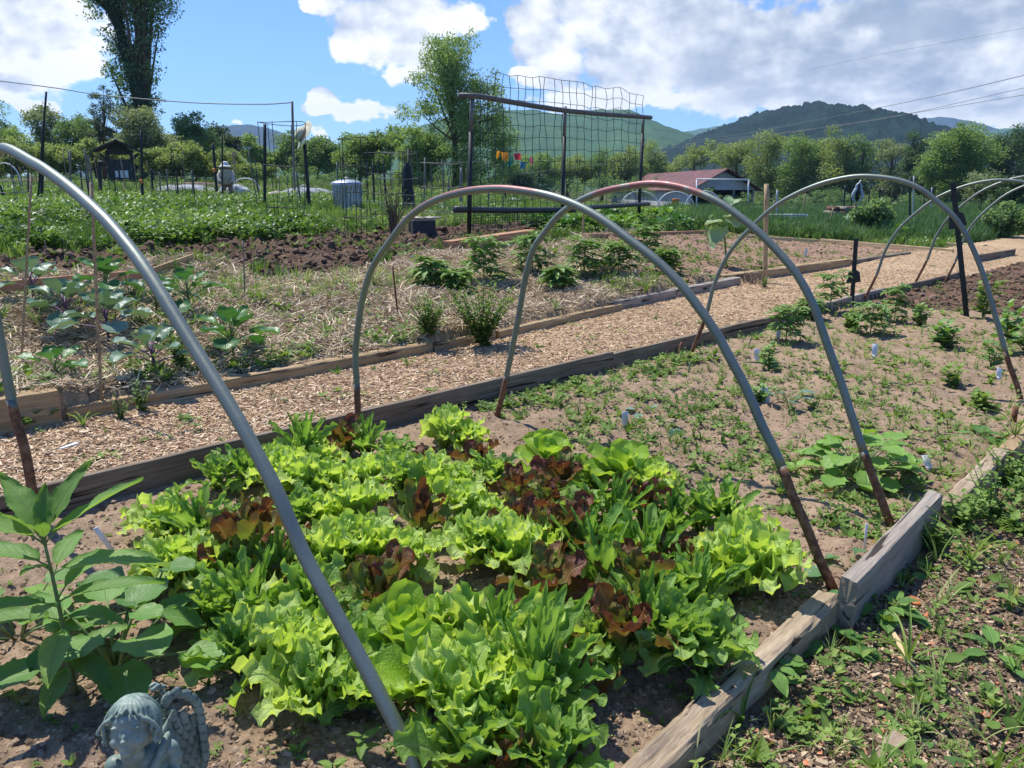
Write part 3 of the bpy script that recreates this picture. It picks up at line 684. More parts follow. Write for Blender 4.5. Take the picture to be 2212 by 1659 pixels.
weeds('border_weeds',M_WEED,330,lambda x,y:zc_(1)(x,y)&((x+y)>5.6),(-.5,8,1.5,9),.05,.15,['fern','stem','ros','fern'],'denser feathery weeds beyond the upright grey board','weeds',p=1.3)
weeds('border_grass',M_GRASS,70,zc_(1),(-.5,9,1.5,9),.08,.26,['grass'],'grass tufts by the board on the right','grass')
weeds('path_weeds',M_WEED,150,zc_(4),(-9,14,2,18),.02,.09,['ros','clov','grass'],'few weeds sprouting in the chip path','weeds')
weeds('straw_weeds',M_WEED,1500,zc_(5),(-12,9,4,17),.03,.14,['clov','ros','stem','grass'],'patchy weeds growing through the straw','weeds',clump=.8,cth=.12)
weeds('straw_grass',M_GRASS,850,zc_(5),(-12,9,4,17),.08,.24,['grass'],'tufts of bright grass in the straw bed','grass',clump=.6,cth=.18)
weeds('seedling_bed_weeds',M_WEED,1800,zc_(7),(0,14,8,24),.03,.11,['clov','ros','grass'],'light green weeds over the seedling bed','weeds',clump=.7,cth=-.05)
weeds('tilled_strip_weeds',M_WEED,500,zc_(6),(-16,9,8,26),.05,.16,['ros','grass'],'scattered weeds on the dark tilled strip','weeds',clump=.4,cth=.05)
weeds('plank_side_weeds',M_WEED,330,lambda x,y:zc_(2)(x,y)&(np.abs(y-x-5.2)<.28)&(x+y>4.9)&(x+y<9),(-2,9,2.2,12),.03,.10,['fern','clov','ros'],'weeds along the inside of the long plank','weeds',clump=1.5,cth=-.1)
weeds('timber_side_weeds',M_WEED,380,lambda x,y:(zone(x,y)==5)&(np.abs(y-x-cT(x+y)-.3)<.16),(-9,9,2.2,14),.05,.16,['ros','stem','grass'],'weeds sprouting behind the landscape timbers','weeds',clump=1.5,cth=0)
# field beyond the plots
M_FIELD=m_tint('field_leaf',[(.0,(.045,.10,.03)),(.35,(.10,.20,.045)),(.7,(.18,.30,.08)),(1,(.32,.42,.18))],.45,.25,8,.4,spec=.5)
fld=lambda x,y:(zone(x,y)==0)&((y-x)>cT(x+y)+.4)
def template_big(kind,r):
    mb=MB()
    if kind=='potato':
        for k in range(14):
            a=r.uniform(0,6.28); rr=r.uniform(0,.55); h=r.uniform(.25,.95)*(1-rr*.5); L=r.uniform(.22,.4)
            v,q,T,_=leafv(L,L*.42,'ovate',2,2,r.uniform(-10,60),30,.2,r=r); mb.add(yaw(v,a+r.uniform(-.6,.6))+[math.cos(a)*rr,math.sin(a)*rr,h],q,r.uniform(-.3,.3)+.25*(h-.6))
    if kind=='tuft':
        for k in range(22):
            L=r.uniform(.5,1.15); v,q,T,_=leafv(L,.03,'blade',2,1,r.uniform(50,88),r.uniform(10,80),0,r=r); mb.add(yaw(v,r.uniform(0,6.28))+[r.normal(0,.18),r.normal(0,.18),0],q,r.uniform(-.3,.3))
    return np.concatenate(mb.v),np.concatenate(mb.q),np.concatenate(mb.ti)
_old=template
def template(kind,r): return template_big(kind,r) if kind in('potato','tuft') else _old(kind,r)
weeds('leafy_field',M_FIELD,4200,lambda x,y:fld(x,y)&(y-x>13)&(x/y<-.22+.05*fbm(y*.3,x*.3,2)),(-24,14,10,27),.15,.34,['potato'],'dense leafy potato and bean rows filling the left plots','vegetable rows',tint=(.2,.75),p=1,clump=.45,cth=-.08)
weeds('field_grass',M_GRASS,10000,lambda x,y:fld(x,y),(-50,60,9,95),.15,.36,['tuft'],'rough grass and stalks between the back plots','grass',tint=(.05,.6),p=1)
weeds('field_edge_weeds',M_FIELD,6500,lambda x,y:fld(x,y),(-30,40,9,40),.10,.28,['potato','tuft'],'low green weeds around the back plots','weeds',tint=(.3,.9),p=1)
M_TGR=m_tint('tall_soft_grass',[(.0,(.05,.12,.04)),(.5,(.11,.21,.075)),(1,(.22,.32,.14))],.6,.2,8,.35)
weeds('tall_grass_field',M_TGR,9000,lambda x,y:fld(x,y)&(x/np.maximum(y,1)>.2),(4,60,20,75),.28,.58,['tuft'],'soft tall green grass field at the right','grass',tint=(.05,.45),p=1)
# ---------------------------------------------------------------- lettuces
def m_lettuce(name,stops,trans,rib=(.42,.55,.22),bumpst=.5,edge=None):
    """tint: 0 at the leaf base .. 1 at the tip (plus variation); rib 0 on the midrib"""
    m,t,p,o=newmat(name); g=gcoord(t); n=noise(t,g,45,4); pk=noise(t,g,120,3,.6)
    f=attr(t)+(n-.5)*.35
    col=ramp(t,f,stops); V=veins(t,7,1.6,.09); col=mixc(t,V*.28,col,rib)
    rb=attr(t,'rib'); col=mixc(t,rb.step(.05,.0)*.0+ (rb._m('ABSOLUTE')*-1+1).powr(14)*.55,col,rib)
    setp(t,p,col,.42,0,.35); bump(t,p,pk*.8+V*-.6,bumpst*1.4,.008)
    tr=t.nodes.new('ShaderNodeBsdfTranslucent'); c2=mixc(t,1.0,col,(1.3,1.2,.5),'MULTIPLY'); t.links.new(c2.k,tr.inputs[0])
    mx=t.nodes.new('ShaderNodeMixShader'); mx.inputs[0].default_value=trans
    t.links.new(p.outputs[0],mx.inputs[1]); t.links.new(tr.outputs[0],mx.inputs[2]); t.links.new(mx.outputs[0],o.inputs[0]); return m
ML={'g':m_lettuce('frilly_green_leaf',[(0,(.32,.44,.13)),(.35,(.32,.50,.09)),(.7,(.42,.61,.13)),(1,(.54,.70,.22))],.46),
    'o':m_lettuce('oak_green_leaf',[(0,(.26,.38,.12)),(.35,(.16,.31,.06)),(.75,(.25,.43,.09)),(1,(.33,.50,.13))],.44,(.3,.42,.16)),
    'd':m_lettuce('dark_green_leaf',[(0,(.26,.38,.12)),(.3,(.13,.28,.05)),(.75,(.20,.38,.075)),(1,(.27,.46,.11))],.42,(.26,.40,.15)),
    'b':m_lettuce('butter_green_leaf',[(0,(.30,.42,.14)),(.35,(.28,.46,.06)),(1,(.38,.58,.09))],.42),
    'r':m_lettuce('red_leaf',[(0,(.28,.38,.12)),(.25,(.17,.26,.05)),(.48,(.20,.13,.045)),(.75,(.15,.05,.03)),(1,(.17,.06,.06))],.30,(.30,.24,.12))}
def lettuce(name,kind,c,R,r,label,hmul=1.0):
    """one head: leaves set round the crown in a spiral, upright inside, spreading outside"""
    mb=MB(); ribs=[]
    N={'g':24,'o':24,'d':20,'b':14,'r':14}[kind]
    for k in range(N):
        f=(k+.5)/N; az=k*2.39996+r.uniform(-.35,.35)
        inner=1-f
        L=R*(.80+.55*f**.7)*r.uniform(.82,1.15)
        el=90-f*58+r.uniform(-10,10); bd=18+55*f*r.uniform(.5,1.25)
        if kind=='g': v,q,T,Sx=leafv(L,L*.26*r.uniform(.8,1.25),'obov',28,14,el,bd+22,.22,.24,4.6*r.uniform(.8,1.2),r=r,pw=2.4,pucker=.055,twist=r.normal(0,.4),lobe=.30,nlobe=5.5)
        elif kind=='o': v,q,T,Sx=leafv(L*1.1,L*.26,'obov',28,10,el,bd+20,.18,.12,3.5,pw=2.2,lobe=.68,nlobe=4.2,r=r,twist=r.normal(0,.5),pucker=.03)
        elif kind=='d': v,q,T,Sx=leafv(L*1.2,L*.17*r.uniform(.8,1.3),'lance' if k%3 else 'rom',26,8,min(89,el+8),bd*.7,.3,.08,3.0,lobe=.62 if k%4 else .2,nlobe=5.5,r=r,twist=r.normal(0,.4))
        elif kind=='b': v,q,T,Sx=leafv(L*.98,L*.36,'obov',16,10,el,bd+14,.30,.05,1.6,r=r,pucker=.05,twist=r.normal(0,.25))
        else: v,q,T,Sx=leafv(L*1.02,L*.25*r.uniform(.8,1.2),'rom' if k%2 else 'obov',26,12,min(89,el+8),bd+8,.30,.15,4.2,r=r,pucker=.075,twist=r.normal(0,.5),lobe=.16,nlobe=7)
        T0=T; v=yaw(v,az); v+=np.array([math.cos(az),math.sin(az),0])*R*.07*f+[0,0,.004+R*.03*inner]
        v[:,2]=np.maximum(v[:,2],.003+.004*r.rand())
        lift=r.uniform(-.32,.25)
        if kind=='r': 
            T=T*r.uniform(.7,1.0)+(-.32 if r.rand()<.35 else .0); lift=0
        mb.add(v,q,T+lift,uv=(T0,Sx)); ribs.append(np.where(np.abs(Sx)<.001,0,np.abs(Sx))*1.0)
    o=mb.build(name,ML[kind],loc=(c[0],c[1],ground_z(c[0],c[1])-.004)); o.rotation_euler=(r.normal(0,.05),r.normal(0,.05),r.uniform(0,6.3)); o.scale=(1,1,hmul*r.uniform(1.2,1.7))
    at=o.data.attributes.new('rib','FLOAT','POINT'); at.data.foreach_set('value',np.concatenate(ribs).astype(np.float32))
    return o
KN={'g':'bright yellow-green frilly','o':'green lobed oak-leaf','d':'dark green pointed-leaf','b':'pale green smooth-leaf','r':'dark red crinkled'}
ROWS=[ # rows of the patch, back to front: (x, y in the photo at about mid height, kind, size)
 [(500,975,'o',.13),(565,960,'g',.15),(605,935,'d',.16),(640,950,'g',.15),(700,975,'g',.14),(738,935,'r',.17),(790,945,'d',.16),(845,960,'o',.15),(905,975,'r',.12),(960,930,'g',.18),(1010,935,'g',.16),(1035,985,'r',.15)],
 [(455,1010,'o',.15),(530,1010,'d',.15),(600,1020,'g',.17),(665,1035,'g',.18),(735,1030,'g',.18),(800,1025,'g',.17),(870,1030,'o',.16),(935,1040,'g',.18),(1000,1045,'g',.15),(1065,1020,'o',.16),(1120,1055,'r',.15),(1185,975,'b',.19),(1215,1025,'r',.17),(1285,1010,'o',.16),(1345,1015,'b',.18),(1400,1030,'g',.17)],
 [(365,1110,'g',.19),(430,1130,'d',.17),(490,1125,'o',.16),(555,1150,'r',.18),(645,1115,'o',.16),(700,1110,'b',.16),(770,1115,'g',.18),(910,1130,'r',.17),(985,1100,'g',.19),(1060,1110,'g',.16),(1120,1140,'r',.15),(1185,1085,'r',.16),(1255,1100,'o',.17),(1325,1110,'d',.17),(1390,1095,'r',.16),(1450,1115,'d',.17),(1510,1110,'o',.16),(1575,1105,'d',.17),(1610,1160,'g',.16)],
 [(375,1220,'g',.18),(455,1225,'g',.16),(520,1210,'r',.20),(595,1215,'d',.15),(650,1195,'r',.14),(715,1215,'g',.17),(790,1200,'g',.19),(860,1205,'g',.17),(1035,1185,'g',.17),(1100,1200,'g',.20),(1170,1185,'g',.16),(1205,1170,'r',.21),(1280,1190,'d',.18),(1345,1205,'b',.17),(1405,1205,'d',.16),(1465,1215,'r',.16),(1540,1220,'g',.18),(1610,1235,'g',.20),(1670,1215,'g',.16)],
 [(455,1310,'o',.16),(540,1300,'d',.16),(600,1315,'g',.19),(665,1320,'o',.17),(815,1290,'r',.21),(1185,1265,'r',.19),(1310,1250,'d',.17),(1375,1280,'r',.18),(1435,1270,'o',.18),(1505,1285,'d',.15)],
 [(520,1400,'o',.15),(600,1405,'g',.18),(690,1400,'g',.19),(760,1390,'o',.15),(880,1385,'b',.17),(1005,1390,'g',.19),(1075,1400,'d',.18),(1130,1400,'g',.18),(1290,1380,'o',.15),(1345,1395,'r',.19),(1400,1375,'d',.17),(1460,1390,'o',.18),(1530,1400,'o',.17)],
 [(670,1490,'g',.18),(800,1470,'o',.13),(930,1480,'b',.19),(1010,1470,'g',.19),(1085,1470,'g',.19),(1160,1480,'d',.19),(1210,1465,'o',.15)],
 [(985,1560,'g',.18),(1070,1560,'d',.18),(1150,1570,'o',.18),(1010,1640,'o',.17),(1095,1650,'r',.17),(1185,1640,'o',.17)]]
OR=['first','second','third','fourth','fifth','sixth','seventh','eighth','ninth','tenth','eleventh','twelfth','thirteenth','fourteenth','fifteenth','sixteenth','seventeenth','eighteenth','nineteenth','twentieth']
RN=['rearmost row','second row from the back','third row from the back','fourth row from the back','fifth row from the back','third row from the front','second row from the front','frontmost row']
lr=np.random.RandomState(5)
for ri,row in enumerate(ROWS):
    row=sorted(row)
    for k,(x,y,kd,R) in enumerate(row):
        P=GT(x,y+8,.085); ex=max(0,P[1]-P[0]-5.22)/2; P=P+np.array([ex,-ex,0])
        lettuce('lettuce',kd,P,R*.86,lr,f'{KN[kd]} lettuce, {OR[k]} from the left, {RN[ri]}')
        o=sc.objects[-1]; tag(o,f'{KN[kd]} lettuce, {OR[k]} from the left in the {RN[ri]}','lettuce','lettuces massed in the bed')
LABELS.clear()
# ---------------------------------------------------------------- generic leafy plants
M_SUNF=m_leaf('broad_toothed_leaf',[(.0,(.10,.20,.05)),(.5,(.16,.31,.075)),(1,(.26,.43,.12))],.56,.44,10,2.2,spec=.35)
M_SQ=m_leaf('squash_leaf',[(.0,(.08,.19,.04)),(.5,(.15,.31,.055)),(1,(.26,.44,.08))],.5,.36,5,3.0)
M_CAB=m_leaf('blue_green_leaf',[(.0,(.06,.13,.085)),(.5,(.11,.21,.13)),(1,(.22,.33,.24))],.40,.22,6,2.4,(.36,.44,.36))
M_CABG=m_leaf('collard_leaf',[(.0,(.035,.12,.035)),(.5,(.06,.18,.05)),(1,(.13,.27,.10))],.40,.30,6,2.4)
M_TOM=m_tint('tomato_leaf',[(.0,(.09,.18,.05)),(.5,(.17,.30,.085)),(1,(.30,.43,.15))],.55,.2,30,.32)
M_STEM=m_tint('green_stem',[(.0,(.10,.06,.03)),(.5,(.13,.20,.06)),(1,(.26,.34,.14))],.6,.2,40)
M_PSTEM=m_tint('purple_stem',[(.0,(.06,.03,.05)),(.5,(.16,.08,.14)),(1,(.30,.20,.28))],.5,.2,40)
def G2(x,y,off=0): p=GT(x,y); p[2]=float(ground_z(p[0],p[1]))+off; return p
def stalked(lm,sm,base,az,el,ls,L,W,prof,e1,bend,tint,r,rad=.004,**k):
    """a leaf on its own stalk; adds the stalk to sm and the blade to lm"""
    a=R_(el); d=np.array([math.cos(az)*math.cos(a),math.sin(az)*math.cos(a),math.sin(a)])
    a2=R_(el-12); d2=np.array([math.cos(az)*math.cos(a2),math.sin(az)*math.cos(a2),math.sin(a2)])
    P=[base,base+d*ls*.5,base+d*ls*.5+d2*ls*.5]; 
    if ls>.004: tube(sm,P,[rad,rad*.85,rad*.6],6,tint)
    v,q,T,Sx=leafv(L,W,prof,e0=e1,bend=bend,r=r,**k); lm.add(yaw(v,az)+P[-1]-d2*L*.02,q,np.clip(tint+r.uniform(-.06,.06),0,1),uv=(T,Sx))
# tall toothed plant, front left
def tall_plant():
    r=np.random.RandomState(3); base=G2(165,1500); H=.50
    root=empty('leafy_plant',base,'tall single-stemmed plant with big toothed pointed leaves, front left','plant')
    sm=MB(); P=smooth_path([(0,0,-.02),(-.006,0,.2),(-.018,.004,.4),(-.022,.0,H)],14); tube(sm,P,np.linspace(.0085,.004,14),8,np.linspace(.15,.75,14)); sm.build('stem',M_STEM,root)
    T=[ # height, azimuth deg, start elevation, bend, length, width
      (.50,150,58,30,.20,.058),(.50,18,42,18,.26,.055),(.505,62,62,30,.20,.06),(.50,195,38,28,.24,.062),(.505,100,76,20,.12,.035),(.49,-60,60,30,.10,.03),(.50,240,62,22,.12,.032),
      (.42,178,28,50,.25,.062),(.40,-2,24,38,.29,.070),(.39,95,30,40,.17,.045),(.41,-85,40,40,.12,.03),
      (.31,12,20,28,.24,.050),(.30,200,18,40,.22,.05),(.29,-80,35,40,.14,.04),(.32,60,40,40,.14,.04),
      (.25,190,15,45,.28,.068),(.24,-15,30,50,.17,.05),(.22,-70,10,35,.20,.055),(.21,140,25,40,.2,.05),
      (.14,-35,5,30,.18,.055),(.13,215,8,35,.22,.058),(.10,-80,5,25,.16,.05),(.12,50,20,35,.15,.05)]
    for h,az,el,bd,L,W in T:
        i=min(13,int(h/H*13)); b=P[i].copy(); b[2]=h*.99
        lm=MB(); s2=MB(); 
        stalked(lm,s2,b,R_(az),el+12,.045 if h<.55 else .012,L*1.12,W*.80,'ovate',el-6,bd,r.uniform(.2,.95),r,rad=.0035,nl=34,nw=10,cup=.26,serr=.10,frill=.07,ff=2,pucker=.02,pw=1.2)
        lo=lm.build('leaf',M_SUNF,root)
        if s2.n: s2.build('leaf_stalk',M_STEM,lo)
tall_plant()
def mound(name,px,py,n,Rr,H,L,prof,mat,smat,label,cat,seed,wr=.9,tint=(.3,.8),el=(10,60),rad=.004,off=(0,0,0),**k):
    """stalked leaves rising from one crown"""
    r=np.random.RandomState(seed); base=G2(px,py)+np.array(off); root=empty(name,base,label,cat); lm=MB(); sm=MB()
    for i in range(n):
        f=(i+.5)/n; az=i*2.4+r.uniform(-.4,.4); e=el[1]+(el[0]-el[1])*f+r.uniform(-6,6)
        ls=math.hypot(Rr*f,H*(1-.45*f))*r.uniform(.75,1.08); LL=L*r.uniform(.65,1.15)
        stalked(lm,sm,np.array([math.cos(az),math.sin(az),0])*.012,az+r.uniform(-.2,.2),e,ls,LL,LL*wr*.5,prof,r.uniform(-25,25),r.uniform(10,50),r.uniform(*tint),r,rad=rad,**k)
    lm.build('foliage',mat,root); sm.build('stems',smat,root); return root
KS=dict(nl=10,nw=8,cup=.15,frill=.06,ff=2)
mound('squash_plant',250,1440,15,.26,.27,.15,'heart',M_SQ,M_STEM,'squash plant with round leaves on upright stalks beside the tall toothed plant','plant',41,1.0,(.1,.7),(28,80),.006,**KS)
mound('squash_plant',40,1380,10,.24,.20,.13,'heart',M_SQ,M_STEM,'squash leaves at the left edge behind the tall toothed plant','plant',42,.95,(.2,.9),(20,70),.005,**KS)
mound('squash_plant',330,1330,8,.15,.20,.15,'heart',M_SQ,M_STEM,'squash plant whose leaves touch the leftmost lettuces','plant',47,.95,(.1,.5),(25,75),.005,**KS)
mound('round_leaved_plant',1850,1025,46,.26,.25,.115,'heart',M_SQ,M_STEM,'bright mounded clump of broad scalloped leaves at the third hoop foot','plant',43,1.12,(.55,1),(8,75),.0035,nl=10,nw=8,cup=.12,frill=.05,ff=2.5,lobe=.2,nlobe=3)
# cabbages and collards, left beyond the timber
def brassica(px,py,h,R,n,mat,smat,label,seed,L=.2):
    r=np.random.RandomState(seed); base=G2(px,py); root=empty('cabbage_plant',base,label,'cabbage','young cabbages and collards in the straw bed')
    lm=MB(); sm=MB(); tube(sm,[(0,0,-.02),(.005,0,h*.3),(0,0,h*.55)],[.012,.010,.008],7,.3)
    for i in range(n):
        f=(i+.5)/n; az=i*2.4+r.uniform(-.3,.3); e=80-62*f+r.uniform(-8,8)
        stalked(lm,sm,np.array([0,0,h*(.50-.28*f)]),az,e,R*(.35+.5*f),L*(.65+.45*f)*r.uniform(.85,1.1),L*.42*(.75+.35*f),'heart' if i%2 else 'obov',e-18,60*f+10,r.uniform(.2,.95),r,rad=.006,nl=12,nw=8,cup=.30,frill=.09,ff=1.6,pucker=.03)
    lm.build('foliage',mat,root); sm.build('stems',smat,root); return root
for a in [(235,742,.42,.20,13,M_CAB,M_PSTEM,'tall purple-stemmed cabbage behind the bamboo cane',1,.19),(147,704,.30,.22,11,M_CAB,M_PSTEM,'purple-stemmed blue-green cabbage left of the bamboo cane',2,.21),
          (235,660,.34,.18,12,M_CABG,M_STEM,'green collard rising above the brown plank',3,.19),(335,822,.28,.17,9,M_CAB,M_PSTEM,'low blue-green cabbage nearest the timber',4,.17),
          (412,700,.36,.19,11,M_CABG,M_STEM,'collard with cupped upright leaf just right of the nearest hoop',5,.18),(505,782,.36,.19,12,M_CABG,M_STEM,'collard on a stout pale stem, rightmost of the cabbages',6,.18),
          (75,660,.26,.2,9,M_CAB,M_PSTEM,'blue-green cabbage at the left edge of the photo',7,.2),(340,690,.26,.18,9,M_CAB,M_STEM,'cabbage with flat silvery leaves under the nearest hoop pipe',8,.17),
          (125,835,.18,.15,7,M_CABG,M_STEM,'small collard with round leaves above the thick beam',9,.14)]: brassica(a[0],a[1],a[2]*1.3,a[3]*1.2,*a[4:8],a[8],a[9]*1.15)
# bushy, weedy and vegetable plants
def bushy(px,py,h,spread,nst,leafL,prof,mat,label,cat,seed,tint=(.2,.8),asp=.35,dens=16,stemt=.3,name='bushy_plant',group=None,droop=20,lw=3,top=False):
    r=np.random.RandomState(seed); base=G2(px,py); root=empty(name,base,label,cat,group); lm=MB(); sm=MB()
    for k in range(nst):
        az=r.uniform(0,6.28); sp=spread*math.sqrt(r.rand())*(0 if nst==1 else 1); hh=h*r.uniform(.7,1.05)*(1-.25*(sp/max(spread,1e-3))**2)
        P=smooth_path([(0,0,-.01),(math.cos(az)*sp*.45,math.sin(az)*sp*.45,hh*.5),(math.cos(az)*sp,math.sin(az)*sp,hh)],8)
        tube(sm,P,np.linspace(.0045,.0015,8),5,stemt,cap=False)
        for j in range(dens):
            f=(j+1)/dens if not top else .5+.5*(j+1)/dens; x=P[min(7,int(f*7))]+(P[min(7,int(f*7)+1)]-P[min(7,int(f*7))])*(f*7%1)
            a=j*2.4+r.uniform(-.4,.4); L=leafL*r.uniform(.7,1.15)*(1.1-.45*f)
            v,q,_,_=leafv(L,L*asp,prof,4,lw,r.uniform(5,50),r.uniform(10,60),.2,r=r); lm.add(yaw(v,a)+x,q,np.clip(r.uniform(*tint)+.1*(f-.5),0,1))
    lm.build('foliage',mat,root); sm.build('stems',M_STEM,root); return root
def tomato(px,py,h,spread,label,seed,mat=None,tint=(.2,.8),nb=14,Lf=.13,name='tomato_plant',cat='tomato plant',group='young tomato plants',lean=0):
    r=np.random.RandomState(seed); base=G2(px,py); root=empty(name,base,label,cat,group); lm=MB(); sm=MB()
    P=smooth_path([(0,0,-.01),(lean*.3,0,h*.5),(lean,0,h*.95)],8); tube(sm,P,np.linspace(.007,.003,8),6,.6)
    for b in range(nb):
        f=.25+.75*(b+.5)/nb; o=P[int(f*7)]; az=b*2.4; el=r.uniform(5,55); L=spread*r.uniform(.7,1.1)*(1.15-.35*f)
        n=5; dr=np.array([math.cos(az)*math.cos(R_(el)),math.sin(az)*math.cos(R_(el)),math.sin(R_(el))])
        Q=[o+dr*L*t_+np.array([0,0,-L*.35*t_**2.2]) for t_ in np.linspace(0,1,n)]; tube(sm,Q,np.linspace(.003,.0012,n),4,.6,cap=False)
        for j in range(1,n):
            for sd in (-1,0,1):
                if sd==0 and j<n-1: continue
                l=Lf*r.uniform(.55,1.0)*(1.0 if sd else 1.1); v,q,_,_=leafv(l,l*.26,'ovate',5,3,r.uniform(-15,25),r.uniform(20,70),.25,r=r,lobe=.35,nlobe=2.5)
                lm.add(yaw(v,az+sd*1.05+r.uniform(-.2,.2))+Q[j],q,r.uniform(*tint))
    lm.build('foliage',mat or M_TOM,root); sm.build('stems',M_STEM,root); return root
bushy(1042,748,.66,.34,48,.07,'lance',M_WEED,'large bushy leafy weed growing over the timber','bush',51,(.1,.7),.28,24,group='bushy weeds by the timbers')
bushy(925,735,.40,.22,28,.06,'lance',M_WEED,'smaller bushy weed left of the large one at the timber','bush',52,(.15,.75),.30,18,group='bushy weeds by the timbers')
bushy(395,800,.34,.12,14,.055,'lance',M_WEED,'thin dark bushy weed under the collards','bush',53,(.1,.6),.30,16,group='bushy weeds by the timbers')
bushy(305,890,.26,.09,7,.05,'lance',M_WEED,'leggy weed growing beside the timber joint near the thick beam','bush',54,(.1,.6),.28,13,group='bushy weeds by the timbers')
bushy(260,905,.16,.07,6,.04,'lance',M_WEED,'small dark weed at the foot of the bamboo cane','bush',55,(.1,.5),.3,10,group='bushy weeds by the timbers')
bushy(50,925,.12,.2,12,.07,'ovate',M_WEED,'dark spreading weed in the shade of the thick beam','weed',56,(.0,.4),.4,7)
for i,(x,y,h,sp,lb) in enumerate([(1045,618,.42,.16,'bushy tomato plant left of the second hoop crossing'),(1150,600,.40,.15,'tomato plant behind the left leg of the third hoop'),(1262,605,.42,.16,'tomato plant right of the third hoop leg'),
      (1335,605,.36,.15,'tomato plant below the wooden stake'),(930,640,.26,.12,'small tomato plant left in the straw bed'),(985,650,.20,.1,'tiny tomato seedling between two bushy weeds'),(1395,560,.34,.15,'tomato plant beneath the crossing of two hoops'),(1440,590,.25,.1,'small tomato plant at the seedling bed corner'),
      (1205,640,.2,.09,'small seedling in straw between hoop legs')]): tomato(x,y,h*1.4,sp*1.7,lb,60+i,nb=25,Lf=.17)
# plants in the bed on the right
for i,(x,y,h,sp,lb,kd) in enumerate([(1792,678,.42,.17,'tall tomato plant left of the short fence post','t'),(1931,696,.38,.10,'upright tomato plant right of the short fence post','t'),(1697,743,.30,.12,'thin tomato plant inside the board at the path','t'),
      (1880,721,.28,.14,'bushy drooping plant in front of the short fence post','t'),(1745,690,.2,.1,'low tomato plant against the plank','t')]): tomato(x,y,h*1.25,sp*1.4,lb,80+i,nb=22,Lf=.12)
for i,(x,y,h,sp,ns,L,asp,lb) in enumerate([(1837,712,.24,.10,12,.07,.4,'celery-like clump with yellowing stalks near the short post'),(1985,705,.22,.10,9,.07,.45,'yellow-green bushy seedling right of the celery-like clump'),(2035,748,.24,.10,5,.11,.45,'pepper plant with big drooping leaves left of the tall fence post'),
      (2122,689,.50,.16,6,.11,.42,'tallest leafy plant behind the fourth hoop leg'),(2140,797,.30,.12,3,.09,.42,'two-stemmed pepper plant inside the fourth hoop leg'),(2176,739,.36,.16,7,.10,.42,'leafy plant right of the fourth hoop leg'),(2053,833,.17,.09,3,.08,.45,'small pepper seedling below the tall fence post'),
      (2215,770,.34,.2,8,.10,.42,'leafy plant cut by the right edge of the photo'),(1661,800,.26,.09,3,.09,.4,'seedling with a flat crown of leaves beside two white tags'),(2120,880,.13,.1,6,.07,.45,'weedy seedling above the right plank'),(1640,870,.13,.09,8,.05,.4,'weedy tuft left of the blue-green plant')]):
    bushy(x,y,h*1.1,sp*1.25,int(ns*1.25)+1,L*1.3,'ovate',M_SQ if i%3 else M_WEED,lb,'plant',90+i,(.3,.9),asp*.8,9,.5,'vegetable_seedling','vegetable plants in the right part of the bed')
def flat(px,py,n,L,mat,label,seed,tint=(.3,.9),el=(0,30),prof='heart',wr=.95,h=.05,cat='plant',name='seedling_plant',group=None,**k):
    o=mound(name,px,py,n,L*.8,h,L,prof,mat,M_STEM,label,cat,seed,wr,tint,el,.0025,nl=8,nw=6,cup=.15,frill=.06,ff=2,**k)
    if group: o['group']=group
    return o
flat(1704,880,9,.10,M_CAB,'blue-green cabbage-like seedling beside a small white tag',110,(.3,1),(20,60),h=.12)
flat(1440,925,3,.11,M_CAB,'two flat grey-green leaves lying on bare soil',111,(.4,.9),(0,15),h=.02)
flat(1385,895,4,.08,M_CAB,'small grey-green seedling left of the flat leaf pair',112,(.4,.9),(10,50),h=.07)
flat(1640,970,5,.05,M_WEED,'small weed right of the second hoop leg',113,h=.05)
flat(2110,945,6,.10,M_SQ,'dark broad-leaved weed by the right timber',114,(.1,.5),(5,40),h=.06)
flat(1830,1240,5,.11,M_CABG,'broad weed leaf rising at the second hoop foot',115,(.5,1),(30,75),'obov',.7,.04,)
flat(1765,1285,5,.07,M_CABG,'small broad-leaved weed inside the timber joint',116,(.4,.8),(15,60),'obov',.8,.03)
